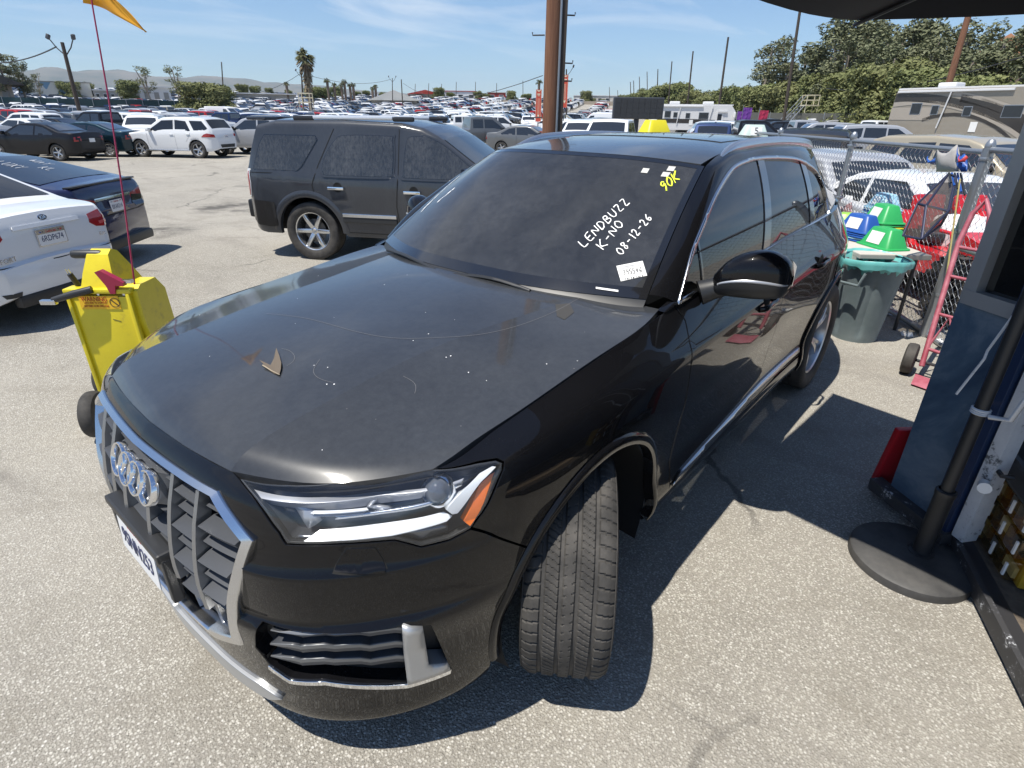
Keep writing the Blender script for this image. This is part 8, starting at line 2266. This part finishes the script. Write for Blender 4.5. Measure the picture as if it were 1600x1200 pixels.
MB().box(Lc(0, .02, .805), (cw_+.02, .10, .03), bevel=.01).build('top_rim', M_YC, jc, smooth=40)
# upper hood: sloped handle tower
rows = []
for x in np.linspace(-hw*.45, hw*.62, 2): rows.append([Lc(x, -.0, .80), Lc(x*.9, .05, .90), Lc(x*.75, .10, 1.00), Lc(x*.7, .16, 1.03), Lc(x*.7, .22, 1.0), Lc(x*.9, .29, .80)])
twr = MB().prism([(0, .80), (.03, .90), (.08, 1.005), (.13, 1.03), (.18, 1.01), (.24, .90), (.29, .80)], -hw*.40, hw*.40, 'x'); twr.v = [(x*(1.45-(z-.8)*3.0), y*bs, z) for x, y, z in twr.v]; twr.build('handle_tower', M_YC, jc, smooth=30)
bx = MB().prism([(0, .60), (0, .80), (.05, .83), (.22, .83), (.30, .74), (.32, .45), (.05, .30)], hw*.68, hw*1.18, 'x'); bx.v = [(x, y*bs, z) for x, y, z in bx.v]; bx.build('side_pod', M_YC, jc, smooth=30)
MB().lathe([(0, -.09), (.022, -.088), (.026, -.07), (.026, .07), (.022, .088), (0, .09)], 16, 'x', Lc(-hw*.42, .11, 1.00)).build('grip', M_BLACK, jc, smooth=50)
MB().tube([Lc(-hw*.1, -.03, .82), Lc(-hw*.6, -.06, .80), Lc(-hw*1.25, -.07, .765)], [.022, .022, .018], 10).build('cable_clamp_black', M_BLACK, jc, smooth=60)
MB().box(Lc(-hw*1.38, -.075, .755), (.09, .03, .03), bevel=.006).build('clamp_jaw', M_SATIN, jc)
cl = MB().prism([(-.085, .125), (-.05, .138), (.05, .075), (.09, .05), (.085, .025), (.03, .03), (.015, -.03), (-.02, -.03), (-.035, .03)], -.02, .02, 'y'); cl.v = [(x*.85+hw*.55, (y-.02)*bs, z*.85+.82) for x, y, z in cl.v]; cl.build('cable_clamp_red', principled('clamp_red', (.30, .015, .05), .45), jc)
MB().box(Lc(hw*.95, -.01, .865), (.08, .03, .02)).build('clamp_jaw', M_SATIN, jc)
pg = MB(); pg.tube([Lc(-hw*.78, .05, .82), Lc(-hw*.86, .03, .90)], .016, 8); pg.build('plug', M_BLACK, jc, smooth=60)
for dx in (-.008, .008): MB().tube([Lc(-hw*.86+dx, .03, .90), Lc(-hw*.89+dx, .025, .93)], .003, 5).build('plug_pin', M_SATIN, jc)
for bx_ in (-hw*.8, 0, hw*.8): MB().lathe([(0, .004), (.008, .003), (.009, 0)], 10, 'y', Lc(bx_, -.021, .785)).build('bolt', M_SATIN, jc)
MB().box(Lc(0, -.0205, .775), (cw_*.92, .002, .006)).build('lid_seam', M_VOID, jc)
for zz in (.62, .30): MB().box(Lc(hw*.35, -.020, zz), (cw_*.12, .002, .004), (0, .3, 0)).build('scuff', principled('scuff_dark', (.12, .10, .03), .7), jc)
lb = MB().box(Lc(-hw*.02, -.0215, .735), (cw_*.62, .003, .082)).build('warning_label', principled('label_yellow', (.85, .50, .02), .5), jc)
xd = (-1 if bs > 0 else 1)
LM = frame_matrix(Lc(-hw*.10, -.0242, .752), (1, 0, 0), (0, 0, 1)) if True else None
M_LR = principled('label_red', (.38, .02, .01), .5)
def lab(txt, x, z, size, fit): text_obj('label_text', txt, size, M_LR, jc, frame_matrix(Lc(x, -.0245, z), (1, 0, 0) if bs > 0 else (1, 0, 0), (0, 0, 1)), fit=fit, depth=.0004)
lab('WARNING', -hw*.16, .756, .042, cw_*.40); lab('LOCK UNIT TO A SUPPORT', -hw*.14, .733, .014, cw_*.36); lab('BATTERY ACID SPILLAGE', -hw*.14, .713, .018, cw_*.38)
ri = MB().lathe([(.026, 0), (.030, .0005), (.030, -.0005), (.026, 0)], 24, 'y').build('no_sign', M_INK, jc); ri.location = Lc(hw*.46, -.0245, .735)
MB().box((0, 0, 0), (.052, .001, .005), (0, rad(45), 0)).build('no_sign_bar', M_INK, jc).location = Lc(hw*.46, -.0248, .735)
for sg, yy in ((-1, .06), (1, .10)):
    w_ = MB().lathe([(.05, -.04), (.10, -.05), (.135, -.045), (.145, -.03), (.148, 0), (.145, .03), (.135, .045), (.10, .05), (.05, .04)], 36, 'x', Lc(sg*(hw+.02), yy+.10, .148)).build('wheel', M_RUBBER, jc, smooth=40)
    MB().lathe([(0, .03*sg), (.04, .035*sg), (.05, .02*sg), (.05, -.02*sg)], 18, 'x', Lc(sg*(hw+.02), yy+.10, .148)).build('hub', M_SATIN, w_, smooth=40)
# front caster seen past the grille
cp = ground_at(160, 680); c2 = np.array([cp[0], cp[1]]) 
lc = Matrix.Rotation(-crz, 3, 'Z') @ Vector((c2[0]-cmid[0], c2[1]-cmid[1], 0))
cwheel = MB().lathe([(.05, -.03), (.10, -.038), (.128, -.035), (.138, -.022), (.141, 0), (.138, .022), (.128, .035), (.10, .038), (.05, .03)], 36, 'x').build('wheel', M_RUBBER, jc, smooth=40)
cwheel.location = (lc.x, lc.y, .148); cwheel.rotation_euler = (0, 0, rad(12))
MB().lathe([(0, .03), (.04, .035), (.05, .02), (.05, -.02), (0, -.03)], 18, 'x').build('hub', M_SATIN, cwheel, smooth=40)
MB().tube([(lc.x, lc.y, .148), (lc.x*.5, lc.y*.5+.08*bs, .20), (0, .12*bs, .2)], .018, 8).build('axle_arm', M_DKMETAL, jc)
# whip flag
fb = np.array(Lc(hw*.98, .05, .80)); R3 = Matrix.Rotation(crz, 3, 'Z'); wb = Vector(jc.location)+R3 @ Vector(fb)
fl = thing('whip_flag', 'tall thin red whip pole with a torn orange pennant on the yellow cart', 'flag', tuple(wb))
dtop = Vector(ray_px(145, 12)); 
hz = (wb-Vector(CAM_O)); Dh = math.hypot(hz.x, hz.y); tp = Vector(CAM_O)+dtop*(Dh*1.02/math.hypot(dtop.x, dtop.y))
top_l = tp-wb
MB().tube([(0, 0, 0), top_l*.35+rt*.012, top_l*.7+rt*.012, top_l, top_l*1.06], [.0055, .005, .0045, .004, .004], 8).build('pole', principled('whip_red', (.32, .01, .06), .35, coat=.5), fl, smooth=60)
M_PEN = None
def pen_mat():
    m, t = new_nt('pennant_orange', color=(.80, .36, .015), rough=.6)
    return m
M_PEN = pen_mat()
up = Vector((0, 0, 1)); G = []
for i in range(15):
    u = i/14; L = .285*u-.045; h0 = .19*(1-u)**1.0
    row = []
    for j in range(6):
        v = j/5; q = top_l+up*(.02+h0*v-.125*u**1.6)+rt*L+fw*.03*math.sin(7*u+2*v); row.append(tuple(q))
    G.append(row)
pn = MB().grid(G).build('pennant', M_PEN, fl, smooth=60); md = pn.modifiers.new('thick', 'SOLIDIFY'); md.thickness = .002
for q in ((.22, .13), (.30, .09)):
    c = top_l+rt*(q[0]*.9)+up*(q[1]-.03)-fw*.014
MB().tube([tuple(top_l+rt*(.11+.06*math.cos(a))+up*(.125+.025*math.sin(a)-.02*math.cos(a))-fw*.020) for a in np.linspace(0, 2*PI, 20)], .003, 4).build('pennant_print', M_LR, fl)
text_obj('pennant_letters', 'JUMP-START', .03, M_LR, fl, frame_matrix(tuple(top_l+rt*.09+up*.055-fw*.024), tuple(rt*1.0-up*.40), tuple(up+rt*.40)), fit=.12, depth=.001)
# roof signs on the cars behind
d1 = ray_px(1022, 205); 
p = at_dist(1022, 209, 8.9); ys_ = roof_sign(float(p[0]), float(p[1]), float(p[2])-.02, ang+.5, M_YEL, 'yellow roof sign with white clips above the back of the black SUV roof', None, None, None, 1.12, False)
for sg in (-1, 1): MB().tube([(.10*sg-.02, -.09, .05), (.085*sg, -.075, .09), (.07*sg, -.06, .085)], .014, 6).build('clip', M_WHITE, ys_, smooth=50)
p = at_dist(1176, 214, 11.0); s5 = roof_sign(float(p[0]), float(p[1]), float(p[2])-.01, ang, principled('mint_plastic', (.50, .60, .55), .5), 'pale mint roof sign numbered 5 right of the black SUV roof', '5', M_INK, None, 1.12)
# ------------------------------------------------------------------ air
hz_ = MB().box((0, 0, 330), (19000, 19000, 682)).build('haze', None)
hm_ = bpy.data.materials.new('haze_air'); hm_.use_nodes = True; hn = hm_.node_tree.nodes; hn.clear()
ho = hn.new('ShaderNodeOutputMaterial'); hv = hn.new('ShaderNodeVolumePrincipled')
hv.inputs['Color'].default_value = (.62, .80, 1.0, 1); hv.inputs['Density'].default_value = .00007
hm_.node_tree.links.new(hv.outputs[0], ho.inputs['Volume']); hz_.data.materials.append(hm_); set_props(hz_, kind='stuff')
